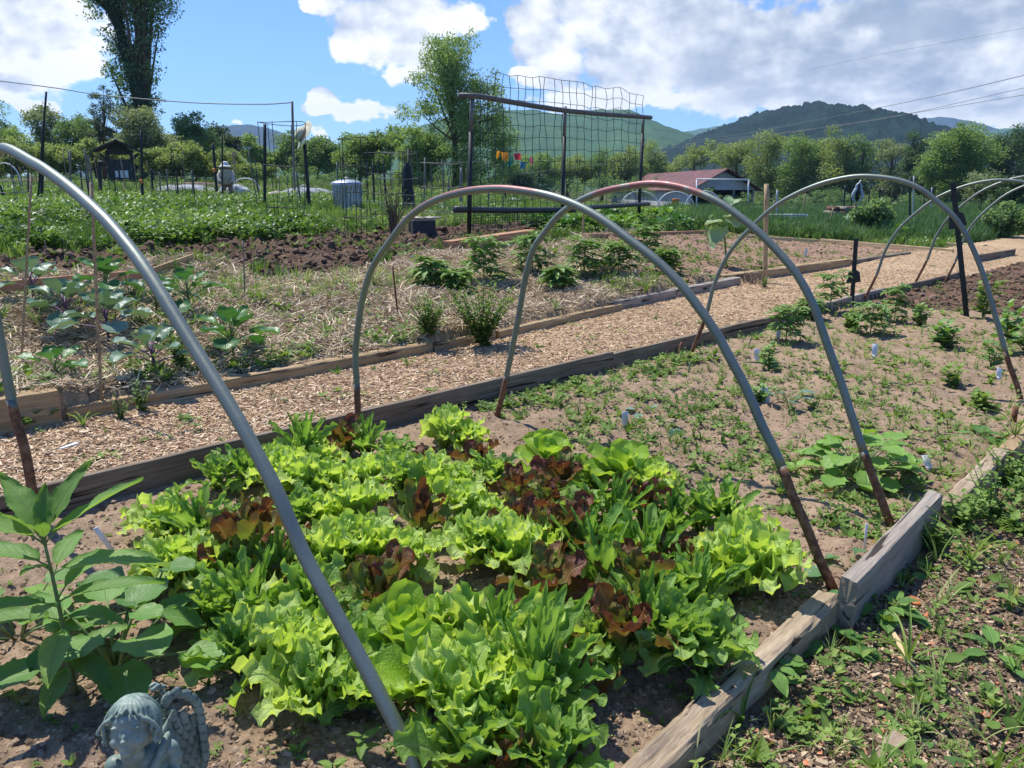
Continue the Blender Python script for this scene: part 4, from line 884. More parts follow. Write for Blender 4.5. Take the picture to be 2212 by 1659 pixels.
# weeds with a shape of their own on the right
GW='larger weeds growing in the bark on the right'
for i,(x,y,n,L,mt,lb,pr,wr,el,h) in enumerate([
   (1905,1330,12,.13,M_CABG,'rosette of broad wavy leaves against the upright grey board','ovate',.75,(5,55),.05),
   (1800,1400,10,.13,M_CABG,'weed with lobed grey-green leaves below the board end','ovate',.8,(5,60),.06),
   (1715,1535,7,.055,M_CABG,'small low geranium-like weed with cut leaves on bare bark','round',1.1,(5,40),.04),
   (2130,1290,5,.115,M_WEED,'three-leaved seedling with pointed leaves on the bark','ovate',.6,(15,70),.06),
   (2028,1455,6,.10,M_WEED,'rosette with upright pointed leaf right of the grass tuft','ovate',.65,(0,80),.03),
   (2150,1430,8,.12,M_CABG,'star-shaped rosette of toothed leaves at the far right','ovate',.55,(0,45),.03),
   (1770,1490,9,.075,M_WEED,'weedy clump with small cut leaves by the rotten timber','ovate',.7,(5,60),.08),
   (1942,1560,5,.06,M_WEED,'tiny upright seedling near the bottom right','ovate',.7,(20,70),.05),
   (1985,1640,9,.11,M_CABG,'flat toothed rosette at the bottom edge','lance',.6,(0,25),.02),
   (2140,1545,7,.06,M_WEED,'pale small-leaved weed near the right bottom corner','round',.9,(10,60),.07),
   (1650,1440,7,.10,M_CABG,'broad-leaved weed leaning over the rotten timber','ovate',.7,(10,50),.05),
   (1980,1235,6,.10,M_CABG,'broad pale leaves beside the grey board middle','ovate',.8,(5,45),.04),
   (2100,1190,6,.09,M_WEED,'pointed-leaf seedling between grass blades right of the board','ovate',.6,(20,70),.08),
   (2185,1380,6,.07,M_WEED,'small weed at the right edge above the star rosette','ovate',.7,(10,60),.05)]):
    flat(x,y,n+2,L*.82,M_SQ if mt is M_CABG else mt,lb,130+i,(.0,.6),el,pr,wr*.9,h,'weed','broadleaf_weed',GW)
for i,(x,y,h,sp,lb) in enumerate([(2140,1120,.28,.16,'tall feathery weed clump at the right edge'),(2075,1150,.20,.12,'feathery weed clump just beyond the grey board'),(2190,1050,.25,.15,'feathery weeds behind the right edge clump'),(2010,1190,.14,.09,'small feathery weed touching the grey board')]):
    bushy(x,y,h,sp,14,.055,'lance',M_WEED,lb,'weed',150+i,(.3,.9),.3,12,.6,'feathery_weed',GW)
def grass_tuft(px,py,n,L,label,seed,mat=None,tint=(.3,.8)):
    r=np.random.RandomState(seed); mb=MB()
    for k in range(n):
        l=L*r.uniform(.6,1.1); v,q,_,_=leafv(l,.006,'blade',10,2,r.uniform(50,85),r.uniform(30,110),.6,r=r); mb.add(yaw(v,r.uniform(0,6.28)),q,r.uniform(*tint))
    return tag(mb.build('grass_tuft',mat or M_GRASS,loc=G2(px,py)),label,'grass','grass tufts standing alone')
grass_tuft(1960,1440,8,.26,'coarse arching grass tuft on the bark right of the board end',161)
grass_tuft(2095,1225,9,.30,'long-bladed grass tuft near the right edge',162)
grass_tuft(2190,960,12,.34,'long grass arching over the tan timber at the right',163)
grass_tuft(1600,1560,5,.18,'thin grass casting a shadow on the rotten timber',164)
grass_tuft(1955,905,12,.13,'upright onion-like tuft right of the third hoop leg',165)
grass_tuft(1395,640,22,.30,'leek-like blades in the straw by the tomatoes',166,M_WEED)
grass_tuft(880,790,12,.10,'small green tuft at the edge of the timber and path',167,M_WEED)
grass_tuft(180,925,8,.16,'thin grass in front of the thick beam end',168)
def seedlet(px,py,h,L,label,seed):
    bushy(px,py,h,.01,1,L,'lance',M_WEED,label,'seedling',seed,(.3,.8),.25,5,.6,'seedling','leggy seedlings at the front of the bed',top=True)
seedlet(785,1655,.10,.075,'leggy seedling with narrow leaves right of the winged statue',171)
seedlet(720,1680,.06,.06,'short narrow-leaved seedling beside the statue wing',172)
seedlet(250,1590,.06,.05,'small seedling at the left of the statue head',173)
# dried, dead weeds
M_DEAD=m_tint('dead_stems',[(.0,(.06,.045,.035)),(.5,(.16,.115,.085)),(1,(.30,.22,.16))],.9,.3,30)
def dead(px,py,n,Rr,h,label,seed,mat=None):
    r=np.random.RandomState(seed); mb=MB()
    for k in range(n):
        a=r.uniform(0,6.28); b=np.array([r.normal(0,Rr*.4),r.normal(0,Rr*.4),0]); d=np.array([math.cos(a),math.sin(a),r.uniform(0,.7)])*Rr*r.uniform(.3,.8)
        tube(mb,[b,b+d*.5+[0,0,h*r.uniform(.2,1)],b+d+[0,0,h*r.uniform(0,.6)]],[.003,.002,.001],4,r.uniform(0,1),cap=False)
    return tag(mb.build('dead_plant',mat or M_DEAD,loc=G2(px,py)),label,'dead plant')
dead(1622,612,90,.22,.16,'tangle of dead brown weeds on the flat timber',181)
bushy(1650,622,.18,.12,10,.05,'lance',M_TOM,'dark green weed beside the dead tangle and wooden stake','weed',182,(.0,.4),.3,9)
# ---------------------------------------------------------------- hills far away, real height fields at their distance
def m_forest(name,a,b,c,sc_,fine):
    m,t,p,o=newmat(name); g=gcoord(t); n=noise(t,g,sc_,5,.6); f=noise(t,g,fine,4,.7)
    setp(t,p,ramp(t,n*.5+f*.5,[(.32,a),(.5,b),(.68,c)]),.95,0,.1); bump(t,p,f,.6,fine and 1/fine*.4); return m
def hill(name,sky_pts,D,depth,mat,rough,cell,bumpy,seed,base=-3,kind='structure',nx=420,ny=60,front=.75):
    """skyline (photo px) lifted to distance D; slopes run down towards the viewer over `depth` metres and away behind"""
    W=[PW(x,y,D) for x,y in sky_pts]; X=np.array([w[0] for w in W]); Zs=np.array([w[2] for w in W])
    xs=np.linspace(X[0],X[-1],nx); top=np.interp(xs,X,Zs)
    k=np.array([.25,.5,.25]); 
    for _ in range(6): top[1:-1]=np.convolve(top,k,'same')[1:-1]
    v=np.linspace(0,1,ny); yy=D-depth+depth*v*1.6
    prof=np.where(v*1.6<1,np.sin(np.clip(v*1.6,0,1)*np.pi/2)**1.15,np.cos(np.clip((v*1.6-1)/.6,0,1)*np.pi/2))
    Xg,Yg=np.meshgrid(xs,yy,indexing='ij'); H=base+(top[:,None]-base)*prof[None,:]
    sp=fbm(Xg/depth*5+seed,Yg/depth*1.6+seed,5,.55); H=H+(top[:,None]-base)*rough*sp*np.minimum(1,prof*1.3)[None,:]*np.sin(np.pi*np.clip(v,0,.625)/.625*.98)[None,:]
    H=H+bumpy*(np.abs(vn(Xg/cell+seed,Yg/cell))*2+fbm(Xg/cell*1.7,Yg/cell*1.7+seed,2))*np.minimum(1,prof*3)[None,:]
    V=np.stack([Xg,Yg,H],-1).reshape(-1,3); i=np.arange(nx*ny).reshape(nx,ny)
    q=np.stack([i[:-1,:-1],i[1:,:-1],i[1:,1:],i[:-1,1:]],-1).reshape(-1,4)
    mb=MB(); mb.add(V,q); o=mb.build(name,mat); return tag(o,kind='structure')
F1=m_forest('forested_mountain',(.03,.075,.035),(.05,.11,.05),(.075,.15,.06),.007,.05)
F2=m_forest('wooded_hill_trees',(.005,.014,.016),(.011,.029,.028),(.022,.048,.038),.03,.14)
F3=m_forest('far_haze_blue_mountain',(.015,.035,.04),(.022,.048,.05),(.03,.06,.055),.002,.02)  # distance haze partly put into the colour as blue
hill('mountain',[(640,330),(800,318),(900,300),(960,285),(1030,268),(1090,258),(1140,254),(1165,258),(1200,262),(1245,252),(1275,250),(1310,262),(1360,284),(1400,293),(1440,306),(1500,330),(1600,350),(1750,372)],1300,720,F1,.16,30,4.5,3)
hill('mountain',[(380,300),(480,282),(520,275),(560,275),(600,284),(640,300),(720,316),(850,300),(890,290),(930,288),(1000,300),(1100,330)],2300,700,F3,.06,50,4,8)
hill('mountain',[(1340,330),(1400,306),(1440,296),(1500,284),(1560,272),(1620,280),(1700,300),(1800,320)],2450,700,F1,.08,50,4,12)
hill('mountain',[(1750,300),(1860,288),(1900,283),(1940,281),(1975,270),(2005,256),(2030,259),(2060,270),(2090,281),(2140,290),(2200,300),(2300,315)],2650,700,F3,.04,50,4,15)
hill('mountain',[(2060,310),(2110,292),(2150,283),(2212,276),(2320,270),(2500,290),(2700,330)],2100,650,F1,.08,40,4,19)
hill('wooded_hill',[(1320,378),(1380,350),(1420,338),(1470,318),(1510,300),(1560,283),(1600,268),(1640,252),(1680,243),(1725,240),(1760,249),(1800,266),(1850,280),(1890,298),(1930,316),(2000,338),(2100,360)],620,300,F2,.10,5.5,4.0,23,nx=560,ny=90)
# ---------------------------------------------------------------- trees
def m_crown(name,a,b,c,trans=.46):
    return m_tint(name,[(.0,a),(.5,b),(1,c)],.6,.25,2.0,trans,spec=.35)
C_BRT=m_crown('bright_crown',(.12,.20,.06),(.215,.33,.105),(.34,.46,.18))
C_YEL=m_crown('yellow_green_crown',(.14,.20,.07),(.25,.33,.12),(.38,.46,.19))
C_MID=m_crown('mid_green_crown',(.085,.155,.065),(.165,.27,.11),(.28,.40,.18))
C_OLV=m_crown('olive_crown',(.12,.165,.09),(.23,.29,.16),(.36,.42,.26))
C_DRK=m_crown('dark_crown',(.035,.075,.04),(.08,.145,.07),(.15,.235,.12))
C_AIR=m_crown('airy_crown',(.15,.24,.08),(.26,.38,.14),(.40,.52,.24),.5)
C_PIN=m_crown('pine_crown',(.03,.06,.035),(.07,.11,.06),(.13,.18,.11))
M_TRK=m_plain('tree_bark',(.12,.09,.07),.95,0,.25,6,.6,.1)
def crown(mb,blobs,N,ls,r,droop=0,sub=.30,nsub=20,asp=.55,fill=.55):
    vol=np.array([b[3]*b[4]*b[5] for b in blobs])**.67; vol=vol/vol.sum(); S0=[]
    for b,w in zip(blobs,vol):
        k=max(4,int(nsub*len(blobs)*w)); d=r.normal(0,1,(k,3)); d/=np.linalg.norm(d,axis=1)[:,None]
        rad=r.uniform(fill,1,(k,1)); c=np.array(b[:3])+d*rad*np.array(b[3:6])
        for cc in c: S0.append((cc,min(b[3:6])*sub*r.uniform(.6,1.5),r.uniform(-.22,.22)))
    wt=np.array([s[1]**2 for s in S0]); wt/=wt.sum(); cnt=r.multinomial(N,wt)
    for (c,rad,tj),n in zip(S0,cnt):
        if n==0: continue
        d=r.normal(0,1,(n,3)); d/=np.linalg.norm(d,axis=1)[:,None]; p=c+d*rad*r.uniform(.35,1.1,(n,1))*np.array([1.15,1.15,.85]); p[:,2]-=droop*r.rand(n)*rad
        a=r.uniform(0,6.28,n); tl=r.uniform(-.9,.9,n)+(droop and -.6); s_=ls*r.uniform(.6,1.5,n)
        u=np.stack([np.cos(a)*np.cos(tl),np.sin(a)*np.cos(tl),np.sin(tl)],1); w_=np.cross(u,r.normal(0,1,(n,3))); w_/=np.linalg.norm(w_,axis=1)[:,None]+1e-9
        V=np.stack([p,p+u*s_[:,None]*.5+w_*s_[:,None]*asp*.5,p+u*s_[:,None],p+u*s_[:,None]*.5-w_*s_[:,None]*asp*.5],1)
        mb.add(V.reshape(-1,3),np.arange(n*4).reshape(n,4),np.repeat(np.clip(.5+tj+r.uniform(-.22,.22,n),0,1),4))
    return S0
def tree(name,base,blobs,N,ls,mat,label,cat,group,seed,trunk_r=.2,limbs=9,tz=None,lean=(0,0),**k):
    """blobs are relative to the base"""
    r=np.random.RandomState(seed); base=np.array(base,float); base[2]=float(hgt(base[0],base[1])); root=empty(name,base,label,cat,group)
    mb=MB(); S0=crown(mb,blobs,int(N*1.5),ls,r,**k); mb.build('crown',mat,root,smooth=False)
    tm=MB(); top=np.array(blobs[0][:3]); P=smooth_path([(0,0,-.3),(lean[0]*.4,lean[1]*.4,top[2]*.35),(top[0]*.8,top[1]*.8,top[2]*.8),tuple(top+np.array([0,0,blobs[0][5]*.5]))],9)
    tube(tm,P,np.linspace(trunk_r,trunk_r*.25,9),7)
    idx=r.choice(len(S0),min(limbs,len(S0)),replace=False)
    for i in idx:
        c=S0[i][0]; j=r.randint(2,7); st=P[j]
        if c[2]<st[2]: st=P[max(1,j-2)]
        tube(tm,[st,(st+c)/2+[0,0,-.05*np.linalg.norm(c-st)],c],[trunk_r*.35,trunk_r*.2,trunk_r*.06],5,cap=False)
    tm.build('trunk',M_TRK,root); return root
def pb(px,py,rx,ry,D,bx=None,dd=1.0,by=None):
    """ellipsoid seen at photo px with half sizes in px, at distance D"""
    w=PW(px,py,D); k=D/FPX*1.03; return [w[0],w[1],w[2],rx*k,rx*k*dd,ry*k]
def tree_px(name,bx,D,bl,N,lsp,mat,label,cat,group,seed,tr=.2,**k):
    base=PW(bx,430,D); base[2]=float(hgt(base[0],base[1])); B=[pb(*b,D) for b in bl]
    B=[[b[0]-base[0],b[1]-base[1],b[2]-base[2]]+b[3:] for b in B]
    return tree(name,base,B,N,lsp*D/FPX,mat,label,cat,group,seed,tr,**k)
# leaning ivy-clad tree, upper left
tree_px('leaning_tree',318,58,[(292,140,50,72),(318,40,42,62),(208,8,27,42),(332,190,24,52),(252,165,26,36),(240,75,28,42),(295,-60,72,70),(215,-50,46,50),(340,100,16,50),(325,235,20,30),(276,225,30,34),(254,215,18,30)],21000,5.0,C_MID,'tall leaning tree with an ivy-covered trunk, upper left','tree',None,201,.55,limbs=24,sub=.34,nsub=26,asp=.5,droop=.5,fill=.25)
def ivy():
    r=np.random.RandomState(5); D=57.5; K=D/FPX; mb=MB(); base=PW(318,430,D); base[2]=float(hgt(base[0],base[1])); root=empty('ivy_clad_trunk',base,None,None)
    line=[(318,400,24),(312,250,24),(300,200,26),(285,160,24),(270,110,20),(258,60,16),(250,10,14),(243,-60,12)]
    br=[(258,60,12),(240,25,10),(222,5,9),(200,-15,7)]
    for L_ in (line,br):
        Q=np.array([PW(a,b,D) for a,b,_ in L_])-base; rd=np.array([c for *_,c in L_])*K; P=smooth_path(Q,26); rr=np.interp(np.linspace(0,1,26),np.linspace(0,1,len(rd)),rd)
        tube(mb,P,rr*.55,8,.1)
        n=9000 if L_ is line else 2500; i=r.randint(0,25,n); f=r.rand(n,1); p=P[i]*(1-f)+P[i+1]*f; d=r.normal(0,1,(n,3)); d/=np.linalg.norm(d,axis=1)[:,None]
        p=p+d*(rr[i]*r.uniform(.5,1.12,n)*(1+.3*np.sin(i*1.3)))[:,None]; s_=K*4.2*r.uniform(.6,1.4,n)[:,None]; u=r.normal(0,1,(n,3)); u/=np.linalg.norm(u,axis=1)[:,None]; w_=np.cross(u,d); 
        V=np.stack([p,p+u*s_*.5+w_*s_*.4,p+u*s_,p+u*s_*.5-w_*s_*.4],1); mb.add(V.reshape(-1,3),np.arange(n*4).reshape(n,4),np.repeat(r.uniform(0,.6,n),4))
    return mb,root
mbI,rI=ivy(); tr_=[o for o in sc.objects if o.name.startswith('leaning_tree')][0]; io=mbI.build('ivy',C_DRK,tr_,smooth=False); bpy.data.objects.remove(rI)
io.location=PW(318,430,57.5)-PW(318,430,58); io.location.z=0
# centre tree
tree_px('feathery_tree',985,48,[(975,150,62,62),(950,100,40,36),(995,75,38,28),(915,235,58,30),(905,165,34,28),(1045,190,48,36),(1068,240,50,36),(1010,265,56,50),(1015,350,60,50),(1075,300,50,40),(1080,350,42,40),(945,290,40,34),(1100,350,26,26),(985,215,55,40)],27000,4.8,C_AIR,'tall feathery green tree left of the wire trellis','tree',None,202,.22,limbs=30,sub=.34,nsub=22,asp=.42,droop=.7,fill=.2)
# pine left
tree_px('pine_tree',228,52,[(225,240,38,14),(225,215,26,12),(232,265,40,12),(215,285,34,12),(225,195,12,10),(245,300,34,16)],7000,4.0,C_PIN,'thin grey-green pine with a bare trunk, left of the ivy-covered tree','tree',None,203,.16,limbs=16,sub=.45,nsub=14,asp=.25)
# left bushes: (x,D,blobs,N,mat,label)
BL=[(40,60,[(40,300,50,40),(-20,290,60,60),(20,345,70,35)],9000,C_BRT,'rounded bright tree at the left edge behind the tall stakes'),
 (95,62,[(100,265,34,34),(85,320,50,40)],6000,C_OLV,'olive-toned tree rising behind the leaning stake'),
 (165,56,[(180,285,42,34),(150,300,30,30),(190,330,50,30)],8000,C_MID,'dark green tree left of the kiosk'),
 (300,50,[(300,270,42,42),(330,300,50,36),(270,320,40,36),(345,330,40,40)],12000,C_OLV,'silvery willow-like tree in front of the ivy-covered trunk'),
 (400,56,[(405,275,32,32),(440,320,36,34),(390,320,34,36)],9000,C_MID,'dark-topped green tree right of the silvery one'),
 (470,60,[(475,300,26,34),(500,320,22,30),(455,330,34,30)],6000,C_PIN,'bluish conifer pair in front of the far blue mountain'),
 (545,70,[(546,322,26,24),(560,345,34,20)],4500,C_BRT,'round bright tree beside the post with the hat'),
 (620,72,[(628,318,34,28),(600,345,30,22),(650,345,34,22)],5000,C_BRT,'bright rounded tree behind the hat'),
 (690,60,[(690,335,40,36),(715,345,36,34),(660,355,34,26)],9000,C_MID,'mixed green shrubs right of the hat cage'),
 (780,50,[(775,325,52,40),(830,310,50,32),(800,350,60,34)],14000,C_BRT,'tall upright shrubs behind the empty tomato cages'),
 (890,46,[(890,320,40,36),(925,330,36,34),(900,365,60,30)],12000,C_BRT,'shrubs left of the feathery tree base'),
 (35,44,[(40,335,50,30),(95,340,50,28),(0,345,50,30)],9000,C_YEL,'yellow-green saplings at the left behind the stakes'),
 (120,45,[(120,335,42,34),(150,350,40,28)],7000,C_YEL,'yellow-green saplings behind the wooden stakes'),
 (215,47,[(200,335,50,26),(245,350,40,24)],7000,C_YEL,'sunlit saplings behind the kiosk roof'),
 (335,43,[(330,350,44,26),(370,345,40,30)],8000,C_YEL,'low saplings right of the kiosk'),
 (430,44,[(430,350,48,32),(475,350,40,28)],8000,C_YEL,'young orchard trees behind the person in the hat'),
 (520,50,[(515,360,34,22),(560,370,40,20)],5000,C_YEL,'low shrubs between the person and the tall post')]
for i,(bx,D,bl,N,mt,lb) in enumerate(BL): tree_px('garden_tree' if D>50 else 'sapling',bx,D,bl,N,4.6,mt,lb,'tree' if D>50 else 'shrub','trees and shrubs behind the left plots',210+i,.12,sub=.40,nsub=16,asp=.5,fill=.3)
# middle distance belt behind the trellis and barn
for i,(bx,D,w,h,y,mt,lb) in enumerate([(1150,95,45,26,352,C_BRT,'bright tree low behind the left half of the trellis'),(1225,100,45,26,352,C_YEL,'yellow-green tree behind the middle trellis post'),(1300,100,45,28,350,C_MID,'green tree behind the right half of the trellis'),
     (1350,98,30,28,350,C_YEL,'yellow-green tree left of the right trellis post'),(1415,112,46,32,346,C_YEL,'pale rounded tree left of the red barn roof'),(1120,85,40,26,370,C_DRK,'dark shrub mass at the foot of the feathery tree')]):
    tree_px('distant_tree',bx,D,[(bx,y,w,h),(bx-20,y+25,w,h*.8),(bx+22,y+28,w,h*.8)],6500,3.4,mt,lb,'tree','tree belt below the mountains',240+i,.25,sub=.42,nsub=16,asp=.55,fill=.3)
# right-hand tree line
RT=[(1500,118,[(1500,345,38,26),(1540,338,34,26)],6500,C_YEL,'pale tree just behind the barn roof ridge'),
 (1590,112,[(1590,330,36,34),(1560,345,36,24),(1610,350,40,30)],8000,C_YEL,'pale green tree above the barn gable'),
 (1665,104,[(1655,330,36,40),(1680,315,28,32),(1650,375,44,40)],10000,C_YEL,'tall pale tree right of the barn'),
 (1735,100,[(1730,330,40,42),(1720,380,46,40),(1760,350,32,40)],12000,C_BRT,'loose bright tree above the wooden stake'),
 (1795,98,[(1800,325,42,40),(1800,385,46,44)],12000,C_YEL,'pale crowned tree left of the fourth hoop top'),
 (1860,97,[(1865,335,40,40),(1850,390,46,44)],12000,C_MID,'green tree behind the ornament on the post'),
 (1930,94,[(1925,340,36,42),(1930,395,44,44)],11000,C_OLV,'olive tree with grey twigs behind the fourth hoop'),
 (2000,84,[(1985,325,34,36),(1990,380,40,50),(1960,370,26,40)],12000,C_DRK,'dark tree left of the large bright maple'),
 (2075,78,[(2070,322,54,50),(2030,345,46,42),(2105,335,44,48),(2080,290,38,30),(2065,395,64,42),(2010,375,36,40)],30000,C_BRT,'large bright round-crowned maple at the right'),
 (2160,80,[(2155,335,36,40),(2195,310,34,36),(2165,395,44,44)],14000,C_DRK,'dark olive tree at the right edge of the tree line'),
 (2250,80,[(2240,330,46,50),(2240,390,50,50)],9000,C_MID,'tree running out of the right edge'),
 (2350,84,[(2350,330,60,50),(2350,390,60,50)],7000,C_MID,'tree beyond the right edge of the photo')]
for i,(bx,D,bl,N,mt,lb) in enumerate(RT): tree_px('roadside_tree',bx,D,bl+[(bx,428,46,34)],N,3.6,mt,lb,'tree','tree line along the right side',260+i,.28,sub=.36,nsub=20,asp=.6,fill=.35)
# undergrowth hiding the foot of the tree line
def undergrowth():
    r=np.random.RandomState(9); mb=MB()
    for x in range(-260,2500,24):
        D=r.uniform(62,90) if x>1500 else (r.uniform(46,60) if x<1000 else r.uniform(75,100)); y=(430 if x>1500 else (385 if x<1000 else 405)) 
        b=pb(x+r.uniform(-10,10),y+r.uniform(-8,8),26,17*r.uniform(.7,1.3),D); crown(mb,[b],520,3.8*D/FPX,r,sub=.5,nsub=7,asp=.5)
    return tag(mb.build('undergrowth',C_MID,smooth=False),'tangled green brush along the foot of the trees','undergrowth',kind='stuff')
undergrowth()
# shrubs standing in the plots
def shrub(px,py,D,rx,ry,N,mat,label,seed,ls=3.4,name='shrub',**k):
    b=GT(px,py) if D is None else PW(px,py,D); D=b[1]; b[2]=float(hgt(b[0],b[1]))
    B=[pb(px,py-ry*1.1,rx,ry,D)]; B=[[B[0][0]-b[0],B[0][1]-b[1],B[0][2]-b[2]]+B[0][3:]]
    return tree(name,b,B,N,ls*D/FPX,mat,label,'shrub',None,seed,.03,limbs=14,sub=.38,nsub=34,asp=.6,fill=.2,**k)
shrub(1888,517,None,34,42,4200,C_MID,'leafy upright shrub right of the wooden post with the ornament',301,8)
shrub(2175,508,22,44,34,6500,C_MID,'round green shrub low at the right edge',302,6)
shrub(2185,440,40,50,30,5000,C_DRK,'dark bush under the last hoops at the right',303,5)
shrub(2120,440,42,36,34,2600,C_OLV,'greyish seed-headed shrub behind the fifth hoop',304,4)
# ---------------------------------------------------------------- posts, stakes, cages
M_BLK=m_plain('dark_painted_steel',(.018,.024,.024),.55,.3,.2,30,.1)
M_BAM=m_plain('bamboo',(.30,.22,.13),.7,0,.25,60,.3)
M_GREYW=m_plain('grey_stake_wood',(.22,.19,.155),.9,0,.3,40,.4)
M_TANW=m_plain('tan_stake_wood',(.42,.29,.16),.85,0,.25,40,.4)
M_RUST=m_plain('rusty_iron',(.16,.075,.04),.9,.2,.4,60,.5)
M_WIRE=m_plain('grey_wire',(.16,.17,.17),.6,.5,.15,30,0)
M_WIREG=m_plain('dark_green_wire',(.03,.055,.045),.6,.3,.15,30,0)
M_WHT=m_plain('white_plastic',(.72,.74,.74),.5,0,.06,20,.05)
M_PLYB=m_plain('black_plastic_pipe',(.035,.037,.04),.45,0,.2,20,.2)
M_TAR=m_plain('grey_pole',(.10,.095,.09),.6,0,.25,20,.3)
def rod(name,b,t,r,mat,label,cat,group=None,n=8,bend=0,r2=None,extra=None,cap=True):
    b=np.asarray(b,float); t=np.asarray(t,float); d=t-b; mb=MB(); sdv=np.array([-d[1],d[0],0])
    if np.linalg.norm(sdv)<1e-6: sdv=np.array([1.,0,0])
    sdv/=np.linalg.norm(sdv); L=np.linalg.norm(d); m_=7; f=np.linspace(0,1,m_)[:,None]
    P=f*d-np.array([0,0,.05])*(1-f)+sdv*bend*L*np.sin(f*np.pi)
    tube(mb,P,np.linspace(r,r2 or r,m_),n); return tag(mb.build(name,mat,loc=b),label,cat,group)
def stk(name,x0,y0,x1,y1,wpx,mat,label,cat='stake',group=None,D=None,bend=0):
    b=GT(x0,y0) if D is None else PW(x0,y0,D); b[2]=min(b[2],float(hgt(b[0],b[1])))if D else b[2]
    if D: b[2]=float(hgt(b[0],b[1]))
    t=PW(x1,y1,b[1]); r=wpx/2*b[1]/FPX; return rod(name,b,t,r,mat,label,cat,group,bend=bend)
# bamboo canes and stakes near
stk('bamboo_cane',218,868,197,395,7,M_BAM,'tall thin bamboo cane in front of the cabbages',group=None)
stk('bamboo_cane',43,780,68,378,5,M_BAM,'thin bamboo cane at the left, leaning slightly right')
stk('thin_stick',863,705,848,575,4,M_RUST,'thin dark stick standing in the straw inside the second hoop')
stk('thin_stick',529,648,525,520,3.5,M_GREYW,'short thin stick behind the collards')
stk('wooden_stake',1653,612,1656,397,10,M_TANW,'tall tan wooden stake beside the dead weeds')
stk('thin_stick',1258,515,1262,435,4.5,M_TANW,'short light stick in front of the trellis middle')
stk('plant_stem',1570,575,1564,485,4,M_STEM,'bare green stem of the big-leaved young plant','stem')
# the tall leafed plant on that stem
flat(1570,575,1,.01,M_CAB,'x',0) if False else None
def stemleaf():
    o=[q for q in sc.objects if q.name.startswith('plant_stem')][-1]; o.name='tall_seedling'; o['category']='plant'; o['label']='tall seedling with large pale leaves atop a bare stem, seen through the third hoop'
    b=np.array(o.location); D=b[1]; r=np.random.RandomState(2); mb=MB(); K=D/FPX
    for (x,y,L,W,az,e0) in [(1564,480,50,24,190,5),(1564,470,55,24,-10,10),(1568,452,50,20,20,40),(1560,450,40,18,150,55),(1560,492,50,26,230,-35),(1570,470,46,22,-60,-20),(1552,505,40,20,200,-60),(1572,445,30,14,80,70)]:
        v,q,_,_=leafv(L*K*.85,W*K*.85,'heart',10,6,e0,40,.2,.06,2,r=r); mb.add(yaw(v,R_(az))+PW(x,y,D)-b,q,r.uniform(.4,1))
    mb.build('foliage',M_PALE,o)
M_PALE=m_leaf('pale_leaf',[(0,(.20,.33,.18)),(.5,(.30,.44,.26)),(1,(.42,.54,.38))],.5,.35,6,2.4)
stemleaf()
# rusty stubs
def stub(px,py,h,r,label,tilt=(0,0)):
    b=GT(px,py); mb=MB(); P=[np.array([0,0,-.04]),np.array([tilt[0],tilt[1],h])]; tube(mb,P,[r,r],12); tube(mb,[P[1]+[0,0,-.004],P[1]+[0,0,.0015]],[r*.72,r*.72],12,.0)
    return tag(mb.build('pipe_stub',M_RUST,loc=b),label,'pipe','short rusty pipe stubs')
stub(1463,770,.13,.011,'thin rusty rod leaning against the long plank',(.035,.02)); stub(2190,905,.085,.018,'cut rusty pipe beside the fourth hoop foot'); stub(2200,985,.10,.024,'wide rusty pipe end by the right timber')
def slat(px,py,h,w,tilt,mat,label,cat='stake',grp='small wooden and plastic markers'):
    b=GT(px,py); mb=MB(); box(mb,(0,0,h/2-.01),(w,.004,h),None,.5,.001); o=mb.build('marker_stick',mat,loc=b); o.rotation_euler=(R_(tilt[0]),R_(tilt[1]),R_(tilt[2])); return tag(o,label,cat,grp)
slat(1101,868,.09,.022,(-20,25,20),M_GREYW,'short grey wooden slat leaning on the plank by the third hoop foot')
slat(1487,805,.12,.015,(-20,30,30),M_GREYW,'grey slat leaning on the plank left of the rusty rod')
slat(1318,845,.10,.012,(0,3,20),M_TANW,'thin pale slat upright against the plank')
slat(1660,745,.12,.012,(-15,35,30),M_TANW,'pale slat leaning on the plank under the third hoop')
slat(1616,752,.13,.014,(-15,35,30),M_GREYW,'grey slat leaning between two hoops')
slat(1866,1200,.16,.011,(3,-4,10),M_WHT,'clear upright plastic marker near the bright clump')
slat(243,1190,.14,.022,(8,-22,10),M_WHT,'whitish plastic tube leaning behind the tall toothed plant')
slat(1740,560,.0,.0,(0,0,0),M_WHT,'x') if False else None
# printed plant tags
M_TAGT=m_plain('tag_print',(.28,.30,.33),.6,0,.1,20,0)
def ptag(px,py,h,w,tilt,label):
    h*=1.45; w*=1.4; tilt=(tilt[0]*.6,tilt[1],tilt[2])
    b=G2(px,py); root=empty('plant_tag',b,label,'plant tag','white plastic plant tags stuck in the bed'); mb=MB(); box(mb,(0,0,h*.62),(w,.0015,h*.76),None,.5,.0006)
    q=CUBEV.copy()*np.array([w,.0015,h*.3]); q[:,0]*=np.where(q[:,2]<0,.25,1); mb.add(q+[0,0,h*.10],CUBEQ); mb.build('blade',M_WHT,root)
    t=MB(); r=np.random.RandomState(int(px))
    for k in range(5): ww=w*r.uniform(.4,.75); box(t,(r.uniform(-.1,.1)*w,-.0012,h*(.92-.12*k)),(ww,.0006,h*.022))
    t.build('print_lines',M_TAGT,root); root.rotation_euler=(R_(tilt[0]),R_(tilt[1]),R_(tilt[2])); return root
ptag(1888,775,.095,.042,(-32,14,12),'largest white tag, tilted, standing alone in the middle of the bed')
ptag(2158,818,.075,.042,(-40,22,15),'white tag beside the right leg of the fourth hoop')
ptag(1655,872,.085,.042,(-18,-6,-8),'grey-white tag beside the cabbage-like seedling')
